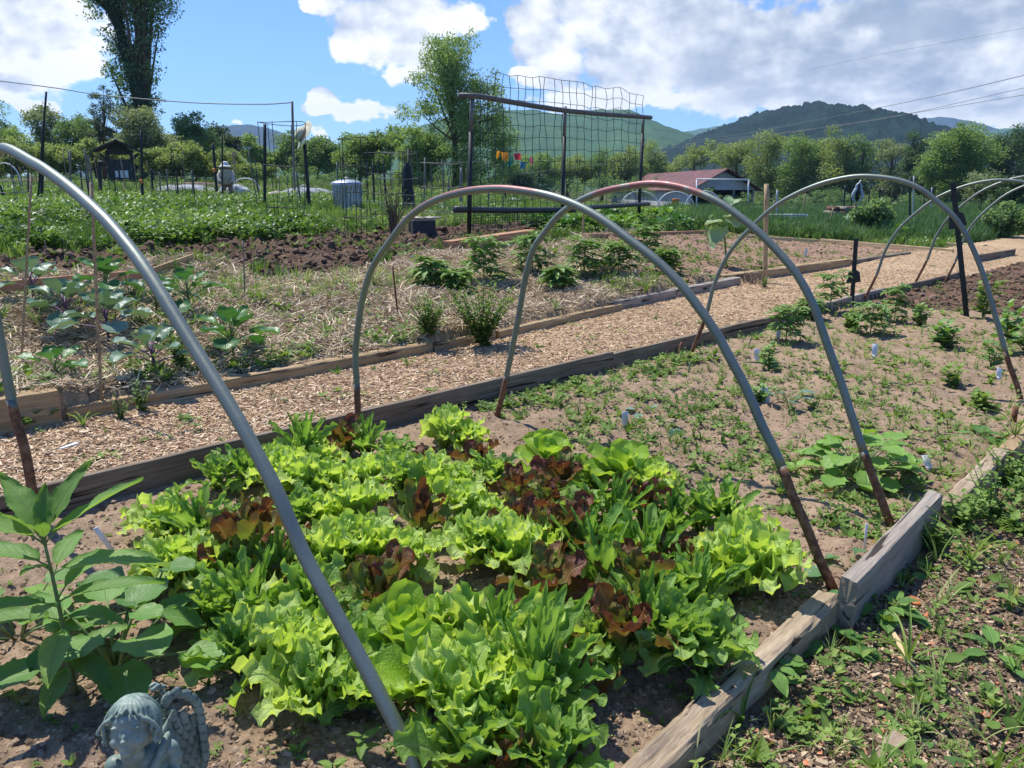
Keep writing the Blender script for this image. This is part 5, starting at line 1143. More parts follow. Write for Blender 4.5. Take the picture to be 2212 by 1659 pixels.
ptag(1635,775,.08,.035,(-12,-2,5),'faint tag left of the flat-topped seedling')
ptag(1680,738,.07,.033,(-25,12,10),'small tag behind the flat-topped seedling')
ptag(1350,915,.07,.03,(-10,0,0),'dull tag half hidden by the grey-green seedling')
ptag(1866,990,.12,.03,(-5,0,0),'worn tag standing in front of the bright clump') if False else None
ptag(2010,1010,.06,.05,(-55,10,30),'curled weathered tag lying near the right timber')
ptag(1740,555,.12,.04,(0,0,0),'small white tag standing in the seedling bed')
# T-posts
def tpost(px,py,ytop,wpx,spade,label,xt=None,studs=True):
    b=GT(px,py); D=b[1]; top=PW(xt or px,ytop,D); h=top[2]-b[2]; w=wpx*D/FPX; root=empty('fence_post',b,label,'fence post','dark steel fence posts in the bed'); mb=MB()
    lean=np.arctan2(top[0]-b[0],h)
    box(mb,(0,0,h/2-.05),(w,.006,h+.1),None,.5,.002); box(mb,(0,w*.35,h/2-.05),(.007,w*.7,h+.09))
    mb.build('post',M_BLK,root,smooth=False)
    if spade:
        z=h-(spade-ytop)*D/FPX; s=MB(); ww=w*3.3; hh=ww*.95
        v=np.array([[-.5,0,-.5],[-.38,0,.32],[-.12,0,.5],[.12,0,.5],[.38,0,.32],[.5,0,-.42],[.14,0,-.5],[0,0,-.36],[-.2,0,-.52]])*np.array([ww,1,hh]); n=len(v); V=np.vstack([v+[0,-.009,0],v+[0,-.004,0]])
        tr=[[0,8,1],[1,8,7],[1,7,2],[2,7,3],[3,7,4],[4,7,6],[4,6,5]]; q=[[i,(i+1)%n,(i+1)%n+n,i+n] for i in range(n)]
        s.add(V+[0,0,z],q,.5,[t_[::1] for t_ in tr]+[[c+n for c in t_[::-1]] for t_ in tr]); s.build('anchor_plate',M_BLK,root,smooth=False)
    s=MB()
    for k in range(int(h/.05)): box(s,(0,-.006,h-.03-k*.05),(.010,.008,.012),None,.5,.002)
    s.build('studs',M_BLK,root); root.rotation_euler=(0,lean,R_(-12)); return root
tpost(2088,684,386,11,465,'tall dark steel fence post in the bed, in front of the tilled corner',xt=2064)
tpost(1840,655,515,9,595,'short dark steel fence post by the grey split plank',xt=1850)
# ornament on a wooden post
stk('wooden_post',1846,500,1850,441,9,M_TANW,'short pale wooden post below the hanging ornament',group=None)
def ornament():
    b=PW(1850,450,GT(1846,500)[1]+.02); D=b[1]; K=D/FPX; root=empty('garden_ornament',b,'dark rod with a grey tulip-shaped ornament on top, above the wooden post','ornament')
    m=MB(); tube(m,[(0,.04,-.5),(0,.04,.32)],[.012,.010],8); m.build('rod',M_BLK,root)
    c=PW(1853,418,D)-b; K*=.72
    for sgn in (-1,1):
        m=MB(); P=[c+np.array([sgn*x*K,0,z*K]) for x,z in ((1,22),(9,8),(14,-6),(11,-18),(4,-24))]; tube(m,smooth_path(P,12),np.array([2,3.5,4.5,5,5,5,5,4.5,4,3.5,3,1.5])*K,8); m.build('petal',M_WHG,root)
    m=MB(); tube(m,[c+np.array([0,0,-20*K]),c+np.array([0,0,0]),c+np.array([1*K,0,20*K]),c+np.array([2*K,0,30*K])],[5*K,7*K,5*K,2*K],8); m.build('core',M_BLK,root)
    m=MB(); tube(m,smooth_path([c+np.array([x*K,0,z*K]) for x,z in ((-7,14),(-5,24),(2,30),(6,38),(3,28),(8,20),(6,14))],16),3*K,7); m.build('cap',M_WHG,root)
M_WHG=m_plain('pale_grey_plastic',(.40,.44,.46),.4,0,.2,30,.1)
ornament()
# ---------------------------------------------------------------- wire trellis
def trellis():
    Y0,Y1=14.8,19.6; b0=PW(1012,508,Y0); b2=PW(1380,456,Y1); b1=PW(1214,486,16.8)
    for b in (b0,b1,b2): b[2]=float(hgt(b[0],b[1]))
    root=empty('wire_trellis',b1,'tall black post trellis holding a sheet of bent square wire mesh','trellis')
    tops=[PW(1020,209,b0[1]),PW(1221,230,b1[1]),PW(1390,252,b2[1])]; cut=[PW(1017,285,b0[1]),PW(1219,295,b1[1]),PW(1388,288,b2[1])]
    for b,c,t_ in zip((b0,b1,b2),cut,tops):
        m=MB(); tube(m,[b-b1-np.array([0,0,.3]),c-b1],[.042,.042],8); po=m.build('post',M_BLK,root); m=MB(); tube(m,[c-b1,t_-b1],[.036,.036],8); m.build('post_extension',M_WIRE,po)
    a=PW(990,207,b0[1]-.15); e=PW(1406,254,b2[1]+.1); m=MB(); P=smooth_path([a-b1,tops[0]-b1+[0,-.06,.02],(tops[1]+PW(1221,238,b1[1]))/2-b1+[0,-.06,-.05],e-b1],16); tube(m,P,.05,10); m.build('top_pole',M_TAR,root)
    a=PW(983,452,b0[1]-.15); c=PW(1240,453,b1[1]); e=PW(1400,440,b2[1]+.1); m=MB(); tube(m,smooth_path([a-b1+[0,-.09,0],PW(1100,454,(b0[1]+b1[1])/2)-b1+[0,-.09,0],c-b1+[0,-.09,0]],12),.062,10); m.build('bottom_pole',M_PLYB,root)
    m=MB(); tube(m,smooth_path([c-b1+[-.1,-.09,.02],e-b1+[0,-.09,0]],12),.05,10); m.build('bottom_pole',M_PLYB,root)
    # mesh
    r=np.random.RandomState(4); m=MB(); n=24
    tp=[(1068,166),(1110,163),(1190,172),(1250,178),(1272,186),(1300,190),(1345,192),(1362,205),(1392,207)]
    xs=np.linspace(1022,1390,n)
    def top_y(x): return np.interp(x,[1022,1066,1110,1190,1250,1272,1300,1345,1365,1392],[200,158,163,171,178,184,190,193,205,207])
    def Yx(x): return np.interp(x,[1012,1214,1380],[b0[1],b1[1],b2[1]])+.02
    cols=[]
    for i,x in enumerate(xs):
        yt=top_y(x)+r.uniform(-3,3); yb=np.interp(x,[1012,1390],[498,455]); P=[]
        for k,f in enumerate(np.linspace(0,1,13)):
            P.append(PW(x+r.uniform(-2.2,2.2)+ (8*math.sin(f*5+i) if i%7==3 and f<.4 else 0),yt+(yb-yt)*f,Yx(x)+r.uniform(-.02,.02))-b1)
        cols.append(P); tube(m,smooth_path(P,36),.0065,5,cap=False)
    for k in range(13):
        tube(m,smooth_path([c[k]+r.normal(0,.008,3) for c in cols if not(k==0 and c is cols[0])],60),.0055,5,cap=False)
    m.build('wire_mesh',M_WIREG,root)
    # fine netting at the foot
    m=MB()
    for x in np.arange(1018,1300,5.2): tube(m,[PW(x,458,Yx(x)-.07)-b1,PW(x,np.interp(x,[1012,1300],[498,476]),Yx(x)-.07)-b1],.004,4,cap=False)
    for f in np.linspace(.05,.95,7): tube(m,[PW(x,458+f*(np.interp(x,[1012,1300],[498,476])-458),Yx(x)-.07)-b1 for x in np.arange(1018,1300,20)],.004,4,cap=False)
    m.build('netting',M_WIREG,root)
trellis()
# ---------------------------------------------------------------- tomato cages
def cage(x0,x1,ytop,ybot,label,D=None,rings=4,n=6,lean=0,mat=None,r=.005,conic=.75):
    xm=(x0+x1)/2; b=GT(xm,ybot) if D is None else PW(xm,ybot,D); D=b[1]; b[2]=float(hgt(b[0],b[1])); K=D/FPX; R0=(x1-x0)/2*K; H=PW(xm,ytop,D)[2]-b[2]
    root=empty('tomato_cage',b,label,'tomato cage','wire tomato cages in the left plots')
    for k in range(rings):
        f=.22+.78*k/(rings-1) if rings>1 else 1; rr=R0*(conic+(1-conic)*f); th=np.linspace(0,2*np.pi,25); m=MB(); tube(m,np.stack([np.cos(th)*rr+lean*f,np.sin(th)*rr,np.full(25,H*f)+.015*np.sin(th*2+k)],1),r,5,cap=False); m.build('ring',mat or M_WIRE,root)
    for k in range(n):
        a=k*2*np.pi/n+.4; m=MB(); tube(m,[(math.cos(a)*R0*conic,math.sin(a)*R0*conic,-.05),(math.cos(a)*R0+lean,math.sin(a)*R0,H)],r,5,cap=False); m.build('upright',mat or M_WIRE,root)
    return root
cage(573,668,266,520,'large empty cage around the post with the hat',13.8,3,6,.05,M_BLK,.006)
cage(738,800,300,528,'narrow tall cage in front of the metal trash can',13.2,4,5,.03,M_BLK,.006)
cage(795,880,330,500,'cage right of the metal trash can',14.5,4,6,0,M_BLK,.0055)
cage(912,1000,352,470,'wide pale wire cage beside the left trellis post',16,3,7,0,M_WIRE,.006,1.0)
cage(1030,1090,405,440,'low wire cage behind the hoops and trellis',20,2,6,0,M_WIRE,.006,1.0)
cage(820,905,330,470,'cage around the dark wrapped post',17,3,6,0,M_WIRE,.005,1.0)
cage(-20,60,392,470,'grey wire cage at the left edge behind the bamboo cane',18,3,7,0,M_WIRE,.006,1.0)
# wire fence panels and many stakes in the left plots
SL=[(78,430,100,198,5,M_BLK,20,'long dark pole leaning left above the saplings'),(86,418,93,268,8,M_BLK,21,'dark post behind the long leaning pole'),(120,372,134,415,5,M_BLK,24,'x'),
 (150,440,152,325,5,M_GREYW,22,'thin stake left of the kiosk'),(215,412,214,348,9,M_BLK,24,'dark post with a small black box on top, left of the kiosk'),(304,408,305,282,6.5,M_BLK,21,'tall dark post with an orange ribbon right of the kiosk'),
 (192,400,183,322,5,M_GREYW,26,'leaning grey stick left of the kiosk'),(200,398,190,335,5,M_GREYW,26,'second leaning grey stick crossing the first'),(328,405,327,365,5,M_BLK,28,'short dark stake right of the ribbon post'),
 (345,402,344,372,4,M_GREYW,27,'short grey stake beyond the ribbon post'),(383,408,381,370,4.5,M_BLK,26,'short dark stake by the gravel heap'),(360,400,360,365,4,M_GREYW,28,'grey stake between the short dark ones'),
 (415,408,414,368,4,M_GREYW,24,'grey stake left of the gravel'),(466,392,460,310,7,M_BLK,26,'dark post with an orange band left of the person'),(476,384,480,290,4,M_BLK,26,'thin dark pole beside the person'),
 (571,445,572,268,8,M_BLK,19,'thick dark post wrapped with twine left of the hat'),(632,352,631,219,6,M_GREYW,30,'tall utility-like pole behind the hat'),(668,440,658,312,9,M_BLK,19,'black post holding up the straw hat'),
 (650,420,640,372,5,M_GREYW,20,'diagonal dark stick below the hat'),(731,455,728,350,4,M_WIRE,19,'thin grey rod at the left of the trash can'),(733,310,732,290,4,M_BLK,28,'x'),(808,440,806,352,5,M_BLK,20,'thin dark stake right of the trash can'),
 (838,470,828,345,4,M_BLK,17,'thin stake left of the bare shrub'),(915,455,918,340,4,M_GREYW,18,'pale thin stake right of the wrapped post'),(994,430,997,362,6,M_WIRE,22,'grey rod left of the trellis'),(970,430,968,390,5,M_GREYW,22,'short grey stake beside the wide cage'),
 (1055,440,1056,395,5,M_GREYW,24,'short stake inside the trellis view'),(1093,440,1091,400,5,M_BLK,25,'short dark stake behind the trellis netting'),(1205,470,1203,440,5,M_GREYW,22,'small stake below the trellis'),
 (1672,474,1673,434,5,M_GREYW,34,'small grey post behind the white pipe bench'),(1679,472,1679,411,5,M_WHG,34,'pale tall stake right of the wooden stake'),(1735,444,1740,418,3.5,M_TANW,50,'leaning pale stake in the tall grass'),
 (1792,470,1800,449,4,M_TANW,30,'short leaning tan stick in the tall grass'),(1967,475,1966,385,5,M_BLK,30,'tall black stake right of the leafy shrub'),(1974,470,1974,380,3,M_WHG,31,'thin white stake beside the tall black one'),
 (1877,450,1878,406,3.5,M_BLK,45,'thin black stake left of the shrub top'),(1902,450,1901,404,3.5,M_BLK,45,'thin black stake behind the shrub'),(1823,455,1826,400,4,M_BLK,38,'black stake left of the ornament'),(1840,452,1841,385,3.5,M_BLK,40,'black stake behind the ornament'),
 (1998,448,1996,402,3,M_BLK,50,'thin black stake before the tree line at the right'),(2012,450,2013,405,3,M_WHG,50,'thin pale stake before the tree line at the right'),
 (100,560,97,520,3,M_GREYW,None,'tiny stake at the edge of the tilled strip'),(137,560,134,515,3,M_BLK,None,'small dark stalk at the edge of the tilled strip'),(470,520,468,470,3,M_BLK,None,'x'),
 (20,470,0,400,5,M_BLK,19,'dark leaning stake at the left edge'),(62,430,60,372,4.5,M_BLK,22,'dark stake behind the nearest hoop top'),(178,430,175,370,4,M_GREYW,22,'small stake under the leaning sticks')]
for a in SL:
    x0,y0,x1,y1,w,mt,D,lb=a
    if lb=='x': continue
    stk('garden_stake',x0,y0,x1,y1,w*.85,mt,lb,group='stakes and posts in the back plots',D=D)
rk=np.random.RandomState(77); SMALL=[]
for k in range(74):
    x=rk.uniform(20,1010) if k<52 else rk.uniform(1560,2120); D=rk.uniform(17,34) if k<52 else rk.uniform(38,60); b=PW(x,430,D); zb=float(hgt(b[0],b[1])); H=rk.uniform(.7,1.5)
    SMALL.append((x,D,b,zb,H))
SMALL.sort(key=lambda s:s[0]); cnt=0
for i,(x,D,b,zb,H) in enumerate(SMALL):
    side='left plots' if x<1100 else 'right field'; cnt=i if x<1100 else i-52
    tens=['','twenty-','thirty-','forty-','fifty-']; 
    w=OR[cnt] if cnt<20 else ({20:'twentieth',30:'thirtieth',40:'fortieth',50:'fiftieth'}.get(cnt+1) or tens[(cnt+1)//10-1]+OR[(cnt+1)%10-1])
    o=rod('thin_stake',(b[0],b[1],zb),(b[0]+rk.normal(0,.06),b[1],zb+H),.008+.006*rk.rand(),[M_GREYW,M_BLK,M_BLK,M_BAM][i%4],f'thin upright stake in the {side}, {w} from the left among the thinnest ones','stake','thin stakes scattered over the back plots',n=5)
# bean poles by the tilled strip: a row of tiny stalks
def fence_panel(x0,x1,ytop,ybot,D,label,step=.15):
    a=PW(x0,ybot,D); c=PW(x1,ybot,D); a[2]=float(hgt(a[0],a[1])); c[2]=float(hgt(c[0],c[1])); H=PW(x0,ytop,D)[2]-a[2]; L=np.linalg.norm(c-a); m=MB(); n=int(L/step)
    for k in range(n+1): p=a+(c-a)*k/n-a; tube(m,[p,p+[0,0,H]],.003,4,cap=False)
    for k in range(int(H/step)+1): tube(m,[np.array([0,0,k*step]),c-a+[0,0,k*step]],.003,4,cap=False)
    return tag(m.build('wire_fence',M_WIRE,loc=a),label,'wire fence','low wire fences between plots')
fence_panel(760,1000,415,470,15.5,'low grey wire fence right of the trash can'); fence_panel(10,200,372,420,26,'wire fence behind the nearest hoop top'); fence_panel(640,740,385,430,24,'wire fence left of the trash can',.2)
fence_panel(330,560,378,408,30,'wire fence in front of the gravel heap',.2)
fence_panel(1560,2100,425,452,48,'long field fence before the tree line at the right',.3)
# ---------------------------------------------------------------- hat
M_HAT=m_plain('straw_hat',(.52,.50,.36),.9,0,.12,60,.3)
def hat():
    D=GT(668,440,0)[1] if False else 19; c=PW(655,292,D); K=D/FPX; root=empty('straw_hat',c,'pale straw sun hat hung tilted on the black post','hat'); m=MB(); th=np.linspace(0,2*np.pi,33)[:-1]
    pr=[(0.01,13),(5,13.5),(10,12),(12,7),(13,1),(16,-.5),(21,-1.5),(27,-.5),(27.5,-1.2),(21,-2.5),(13,-1)]
    V=[]; 
    for r_,z in pr:
        for t_ in th: V.append((r_*math.cos(t_)*K,r_*math.sin(t_)*K*1.1,(z+(2.2*math.sin(2*t_) if r_>20 else 0))*K))
    n=32; q=[[i*n+j,i*n+(j+1)%n,(i+1)*n+(j+1)%n,(i+1)*n+j] for i in range(len(pr)-1) for j in range(n)]
    m.add(np.array(V),q); m.build('brim_and_crown',M_HAT,root); m=MB()
    V=[(13.4*math.cos(t_)*K,13.4*math.sin(t_)*K*1.08,z*K) for z in (1,5) for t_ in th]; m.add(np.array(V),[[j,(j+1)%n,n+(j+1)%n,n+j] for j in range(n)]); m.build('hat_band',M_BAM,root)
    root.rotation_euler=(R_(25),R_(-62),0); root.scale=(1.15,)*3
hat()
# ---------------------------------------------------------------- trash can
M_ZINC=m_plain('galvanised_can',(.36,.39,.41),.42,.75,.12,12,.1)
def can():
    D=18; b=PW(752,450,D); b[2]=float(hgt(b[0],b[1])); K=D/FPX; top=PW(752,396,D)[2]-b[2]; R0=31*K; root=empty('trash_can',b,'ribbed galvanised metal trash can with its lid on','trash can'); m=MB(); n=96; th=np.arange(n)*2*np.pi/n
    zs=[0,.02,.03,top*.84,top*.86,top*.9,top*.93,top*.96,top]; V=[]
    for i,z in enumerate(zs):
        f=z/top; rr=R0*(.84+.14*f); rib=(.022*R0/.3*np.sin(th*24)) if 1<i<4 else 0
        if i in(5,7): rr*=1.035
        rad=rr+rib; V.append(np.stack([np.cos(th)*rad,np.sin(th)*rad,np.full(n,z)],1))
    q=[[i*n+j,i*n+(j+1)%n,(i+1)*n+(j+1)%n,(i+1)*n+j] for i in range(len(zs)-1) for j in range(n)]; m.add(np.concatenate(V),q); m.build('body',M_ZINC,root)
    m=MB(); V=[]; pr=[(1.07,-.035),(1.07,.01),(1.0,.022),(.8,.05),(.45,.075),(.1,.085),(.001,.085)]
    for r_,z in pr: V.append(np.stack([np.cos(th)*R0*r_,np.sin(th)*R0*r_,np.full(n,top+z)],1))
    q=[[i*n+j,i*n+(j+1)%n,(i+1)*n+(j+1)%n,(i+1)*n+j] for i in range(len(pr)-1) for j in range(n)]; m.add(np.concatenate(V),q); lo=m.build('lid',M_ZINC,root)
    m=MB(); tube(m,smooth_path([(-.06,0,top+.08),(-.05,0,top+.12),(.05,0,top+.12),(.06,0,top+.08)],10),.008,6); m.build('lid_handle',M_ZINC,lo)
    for sg in (-1,1): m=MB(); tube(m,smooth_path([(sg*R0*.97,-.07,top*.72),(sg*(R0+.04),-.06,top*.66),(sg*(R0+.04),.06,top*.66),(sg*R0*.97,.07,top*.72)],10),.007,6); m.build('side_handle',M_ZINC,root)
can()
# ---------------------------------------------------------------- dark wrapped post and bare shrub
def wrapped():
    D=18; b=PW(882,440,D); b[2]=float(hgt(b[0],b[1])); K=D/FPX; root=empty('wrapped_post',b,'dark post wrapped in drooping black fabric right of the trash can','post'); t_=PW(882,322,D)-b; m=MB(); tube(m,[(0,0,-.1),t_],[.03,.025],8); m.build('post',M_BLK,root)
    m=MB(); th=np.linspace(0,2*np.pi,41)[:-1]; V=[]; zz=np.linspace(.05,PW(882,352,D)[2]-b[2],14)
    for i,z in enumerate(zz):
        f=i/13; rr=K*(13-4*f)*(1 if i<12 else .35 if i==13 else .8)*(1+.14*np.sin(th*5+i*.4)+.08*np.sin(th*9-i)); V.append(np.stack([np.cos(th)*rr,np.sin(th)*rr,np.full(40,z)],1))
    m.add(np.concatenate(V),[[i*40+j,i*40+(j+1)%40,(i+1)*40+(j+1)%40,(i+1)*40+j] for i in range(13) for j in range(40)]); m.build('fabric_wrap',M_BLK,root)
wrapped()
def bare():
    r=np.random.RandomState(3); D=13.5; b=PW(850,490,D); b[2]=float(hgt(b[0],b[1])); K=D/FPX; root=empty('bare_shrub',b,'nearly leafless bundle-like shrub with many upright stems between the cages','shrub'); m=MB(); lm=MB()
    for k in range(46):
        a=r.uniform(0,6.28); s0=r.uniform(0,.05); s1=r.uniform(.05,.34); h=(490-r.uniform(375,430))*K; P=smooth_path([(math.cos(a)*s0,math.sin(a)*s0,-.05),(math.cos(a)*s0*1.5,math.sin(a)*s0*1.5,h*.45),(math.cos(a)*s1,math.sin(a)*s1,h)],8); tube(m,P,np.linspace(.012,.003,8),5,cap=False)
        for j in range(9): v,q,_,_=leafv(.05,.012,'lance',2,1,r.uniform(0,70),20,r=r); lm.add(yaw(v,r.uniform(0,6.28))+P[r.randint(3,8)],q,r.uniform(.3,.9))
    m.build('stems',M_DEAD,root); lm.build('foliage',M_WEED,root)
bare()
# ---------------------------------------------------------------- kiosk
M_KWALL=m_plain('dark_grey_boards',(.035,.045,.045),.8,0,.2,8,.2); M_ROOF=m_plain('dark_shingles',(.055,.05,.05),.95,0,.3,14,.5,.1); M_BRNW=m_plain('red_brown_side_wood',(.10,.04,.028),.9,0,.3,8,.3); M_PAPER=m_plain('white_paper',(.70,.72,.72),.8,0,.04,10,0)
def kiosk():
    D=40; b=PW(265,400,D); b[2]=float(hgt(b[0],b[1])); K=D/FPX; root=empty('notice_kiosk',b,'dark roofed notice kiosk with three white papers, among the saplings','kiosk')
    Z=lambda y: PW(265,y,D)[2]-b[2]; X=lambda x:(x-265)*K
    m=MB(); box(m,((X(277)+X(312))/2-.05*0-X(30)*0,0,(Z(438-40)+Z(372))/2),(.01,.01,.01)) if False else None
    m=MB(); z0,z1=-.1,Z(345); box(m,(0,0,(z0+z1)/2),(39*K,.16,z1-z0)); m.build('wall',M_KWALL,root,smooth=False)
    for x in (243,288): m=MB(); box(m,(X(x),0,Z(325)/2),(.13,.2,Z(325))); m.build('post',M_KWALL,root,smooth=False)
    m=MB(); box(m,(X(240)-.12,.05,Z(345)/2),(.12,.5,Z(345))); m.build('side_board',M_BRNW,root,smooth=False)
    # roof: two slopes, ridge turned towards the viewer
    m=MB(); zr=Z(303); ze=Z(326); w=45*K; dp=.95
    for sg in (-1,1):
        P=np.array([[0,-dp,zr],[sg*w,-dp,ze],[sg*w,dp,ze],[0,dp,zr]]); n=np.array([sg*(zr-ze),0,w]); n=n/np.linalg.norm(n)*.09; V=np.vstack([P,P-n]); m.add(V,[[0,1,2,3],[7,6,5,4],[0,4,5,1],[1,5,6,2],[2,6,7,3],[3,7,4,0]])
    ro=m.build('roof',M_ROOF,root,smooth=False)
    m=MB(); 
    for sg in (-1,1): tube(m,[(sg*20*K,-.1,Z(348)),(sg*38*K,-.1,Z(331))],.06,4)
    m.build('brace',M_KWALL,root,smooth=False)
    m=MB(); m.add(np.array([[-w*.62,-.1,Z(331)],[w*.62,-.1,Z(331)],[w*.2,-.1,zr-.12],[-w*.2,-.1,zr-.12],[-w*.62,.0,Z(331)],[w*.62,.0,Z(331)],[w*.2,.0,zr-.12],[-w*.2,.0,zr-.12]]),[[0,1,2,3],[7,6,5,4],[0,4,5,1],[1,5,6,2],[2,6,7,3],[3,7,4,0]]); m.build('gable_board',M_KWALL,root,smooth=False)
    m=MB(); box(m,(0,-.02,Z(330)),(50*K,.14,.18)); m.build('lintel',M_KWALL,root,smooth=False)
    for k,(xa,w_,h_) in enumerate(((-14.0,5.8,13),(-4.5,7.2,14.5),(3.6,6.8,14.5))): m=MB(); box(m,((xa+w_/2+3)*K,-.09,Z(372+4)),(w_*K,.01,h_*K)); m.build('notice',M_PAPER,root,smooth=False)
    root.rotation_euler=(0,0,R_(22)); 
kiosk()
def small_box(px,py,D,w,h,mat,label,cat,name): b=PW(px,py,D); K=D/FPX; m=MB(); box(m,(0,0,0),(w*K,w*K,h*K),None,.5,.02); o=m.build(name,mat,loc=b,smooth=False); return tag(o,label,cat)
small_box(219,351,24,11,7,M_BLK,'small black box on top of the post left of the kiosk','box','post_box')
small_box(305,392,20.95,6,9,m_plain('orange_ribbon',(.75,.22,.04),.7),'orange ribbon tied low on the tall dark post','ribbon','orange_ribbon')
small_box(462,368,25.9,6,8,m_plain('orange_tape',(.72,.25,.05),.7),'orange band on the dark post left of the person','ribbon','orange_ribbon')
# birdhouse post
def bird():
    D=36; b=PW(505,380,D); b[2]=float(hgt(b[0],b[1])); K=D/FPX; root=empty('bird_feeder',b,'pale wooden feeder on a thin post behind the person','bird feeder'); m=MB(); tube(m,[(0,0,-.1),PW(505,335,D)-b],.03,6); m.build('post',M_TANW,root)
    for y,w in ((336,12),(352,10)): m=MB(); c=PW(505,y,D)-b; box(m,c,(w*K,w*K,.06)); m.build('tray',M_TANW,root,smooth=False)
    m=MB(); c=PW(505,331,D)-b; box(m,c,(6*K,6*K,.16)); m.build('house',M_TANW,root,smooth=False)
bird()
# ---------------------------------------------------------------- barn
M_BROOF,t,p,o=newmat('red_metal_roof'); g=ocoord(t); sx2=t.nodes.new('ShaderNodeSeparateXYZ'); t.links.new(g.k,sx2.inputs[0]); rib=((S(t,sx2.outputs[1])*4.2)._m('SINE')*.5+.5).powr(8); nn=noise(t,g,.8,5,.65)
setp(t,p,ramp(t,nn,[(.3,(.075,.026,.024)),(.5,(.12,.042,.037)),(.7,(.18,.075,.062))]),.6,.1,.3); bump(t,p,rib,.5,.05)
M_BWALL,t,p,o=newmat('barn_siding'); g=ocoord(t); nn=noise(t,g,1.2,5,.65); s3=t.nodes.new('ShaderNodeSeparateXYZ'); t.links.new(g.k,s3.inputs[0]); rb=((S(t,s3.outputs[0])*14+S(t,s3.outputs[1])*14)._m('SINE')*.5+.5); setp(t,p,ramp(t,nn,[(.3,(.34,.35,.37)),(.5,(.46,.47,.49)),(.7,(.55,.55,.56))]),.8,0,.2); bump(t,p,rb,.6,.04)
M_DARKIN=m_plain('barn_interior_shade',(.012,.012,.014),.95,0,.2,3,0,.0)  # near-black colour standing in for the shade inside the barn
def barn():
    # gable end faces the viewer; ridge runs back-left
    Dn=70; A=PW(1480,455,Dn); B=PW(1637,455,Dn+2); Rg=PW(1565,366,Dn+1)
    # local frame: x along the gable, y along the ridge
    gx=(B-A)[:2]; Wd=np.linalg.norm(gx); ang=math.atan2(gx[1],gx[0]); z0=float(hgt(A[0],A[1]))-.2; root=empty('red_roofed_barn',((A[0]+B[0])/2,(A[1]+B[1])/2,z0),'long pale barn with a rusty red metal roof and open gable','barn')
    hr=Rg[2]-z0; he=PW(1480,407,Dn)[2]-z0; L=25; ov=.45; hw=Wd/2-.5
    skew=R_(-10)  # ridge direction turned to the left
    dx,dy=-math.sin(skew),math.cos(skew); Pt=lambda x,y,z:(x+dx*y,dy*y,z)
    hO=he*.93
    def quad(nm,P,mat,th=.1,par=root):
        P=np.array(P,float); n=np.cross(P[1]-P[0],P[3]-P[0]); n=n/np.linalg.norm(n)*th; m=MB(); m.add(np.vstack([P,P-n]),[[0,1,2,3],[7,6,5,4],[0,4,5,1],[1,5,6,2],[2,6,7,3],[3,7,4,0]]); return m.build(nm,mat,par,smooth=False)
    quad('long_wall',[Pt(-hw,0,0),Pt(-hw,0,he),Pt(-hw,L,he),Pt(-hw,L,0)][::-1],M_BWALL)
    quad('back_side_wall',[Pt(hw,0,0),Pt(hw,L,0),Pt(hw,L,he),Pt(hw,0,he)],M_BWALL)
    quad('rear_wall',[Pt(-hw,L,0),Pt(hw,L,0),Pt(hw,L,he),Pt(-hw,L,he)],M_BWALL)
    m=MB(); V=np.array([Pt(-hw,.02,hO),Pt(hw,.02,hO),Pt(hw,.02,he),Pt(0,.02,hr-.15),Pt(-hw,.02,he)]); V2=V+np.array([0,.12,0]); m.add(np.vstack([V,V2]),[[0,1,6,5],[1,2,7,6],[2,3,8,7],[3,4,9,8],[4,0,5,9]],.5,[[0,1,2],[0,2,4],[4,2,3],[5,7,6],[5,9,7],[9,8,7]]); m.build('gable',M_BWALL,root,smooth=False)
    quad('inner_shade_wall',[Pt(-hw+.2,6,0),Pt(hw-.2,6,0),Pt(hw-.2,6,he),Pt(-hw+.2,6,he)],M_DARKIN)  # lining sheets with the barn's inner shade painted on
    quad('inner_shade_floor',[Pt(-hw,.1,.21),Pt(hw,.1,.21),Pt(hw,6,.21),Pt(-hw,6,.21)],M_DARKIN,.02)
    quad('inner_shade_side',[Pt(-hw+.15,.3,0),Pt(-hw+.15,6,0),Pt(-hw+.15,6,he),Pt(-hw+.15,.3,he)],M_DARKIN,.02)
    quad('inner_shade_side',[Pt(hw-.15,.3,0),Pt(hw-.15,6,0),Pt(hw-.15,6,he),Pt(hw-.15,.3,he)][::-1],M_DARKIN,.02)
    sl=(hr-he)/hw
    for sg in (-1,1):
        e=sg*(hw+ov); ze=he-sl*ov; P=[Pt(0,-.9,hr),Pt(0,L+.5,hr),Pt(e,L+.5,ze),Pt(e,-.9,ze)]
        quad('roof',P if sg>0 else P[::-1],M_BROOF if sg<0 else M_BROOF,.07)
    # lower grey lean-to roof at the far left end
    quad('annex_roof',[Pt(-hw-.4,L+.4,he-.1),Pt(-hw-.4,L+6,he-.1),Pt(.5,L+6,hr-.3),Pt(.5,L+.4,hr-.3)][::-1],M_ZINC,.08)
    quad('annex_wall',[Pt(-hw,L,0),Pt(-hw,L,he-.2),Pt(-hw,L+6,he-.2),Pt(-hw,L+6,0)][::-1],M_BWALL)
    for x in (-hw+.1,-hw*.35,hw*.35,hw-.1): m=MB(); box(m,Pt(x,.2,hO/2),(.2,.2,hO)); m.build('door_post',M_GREYW,root,smooth=False)
    root.rotation_euler=(0,0,ang)
barn()
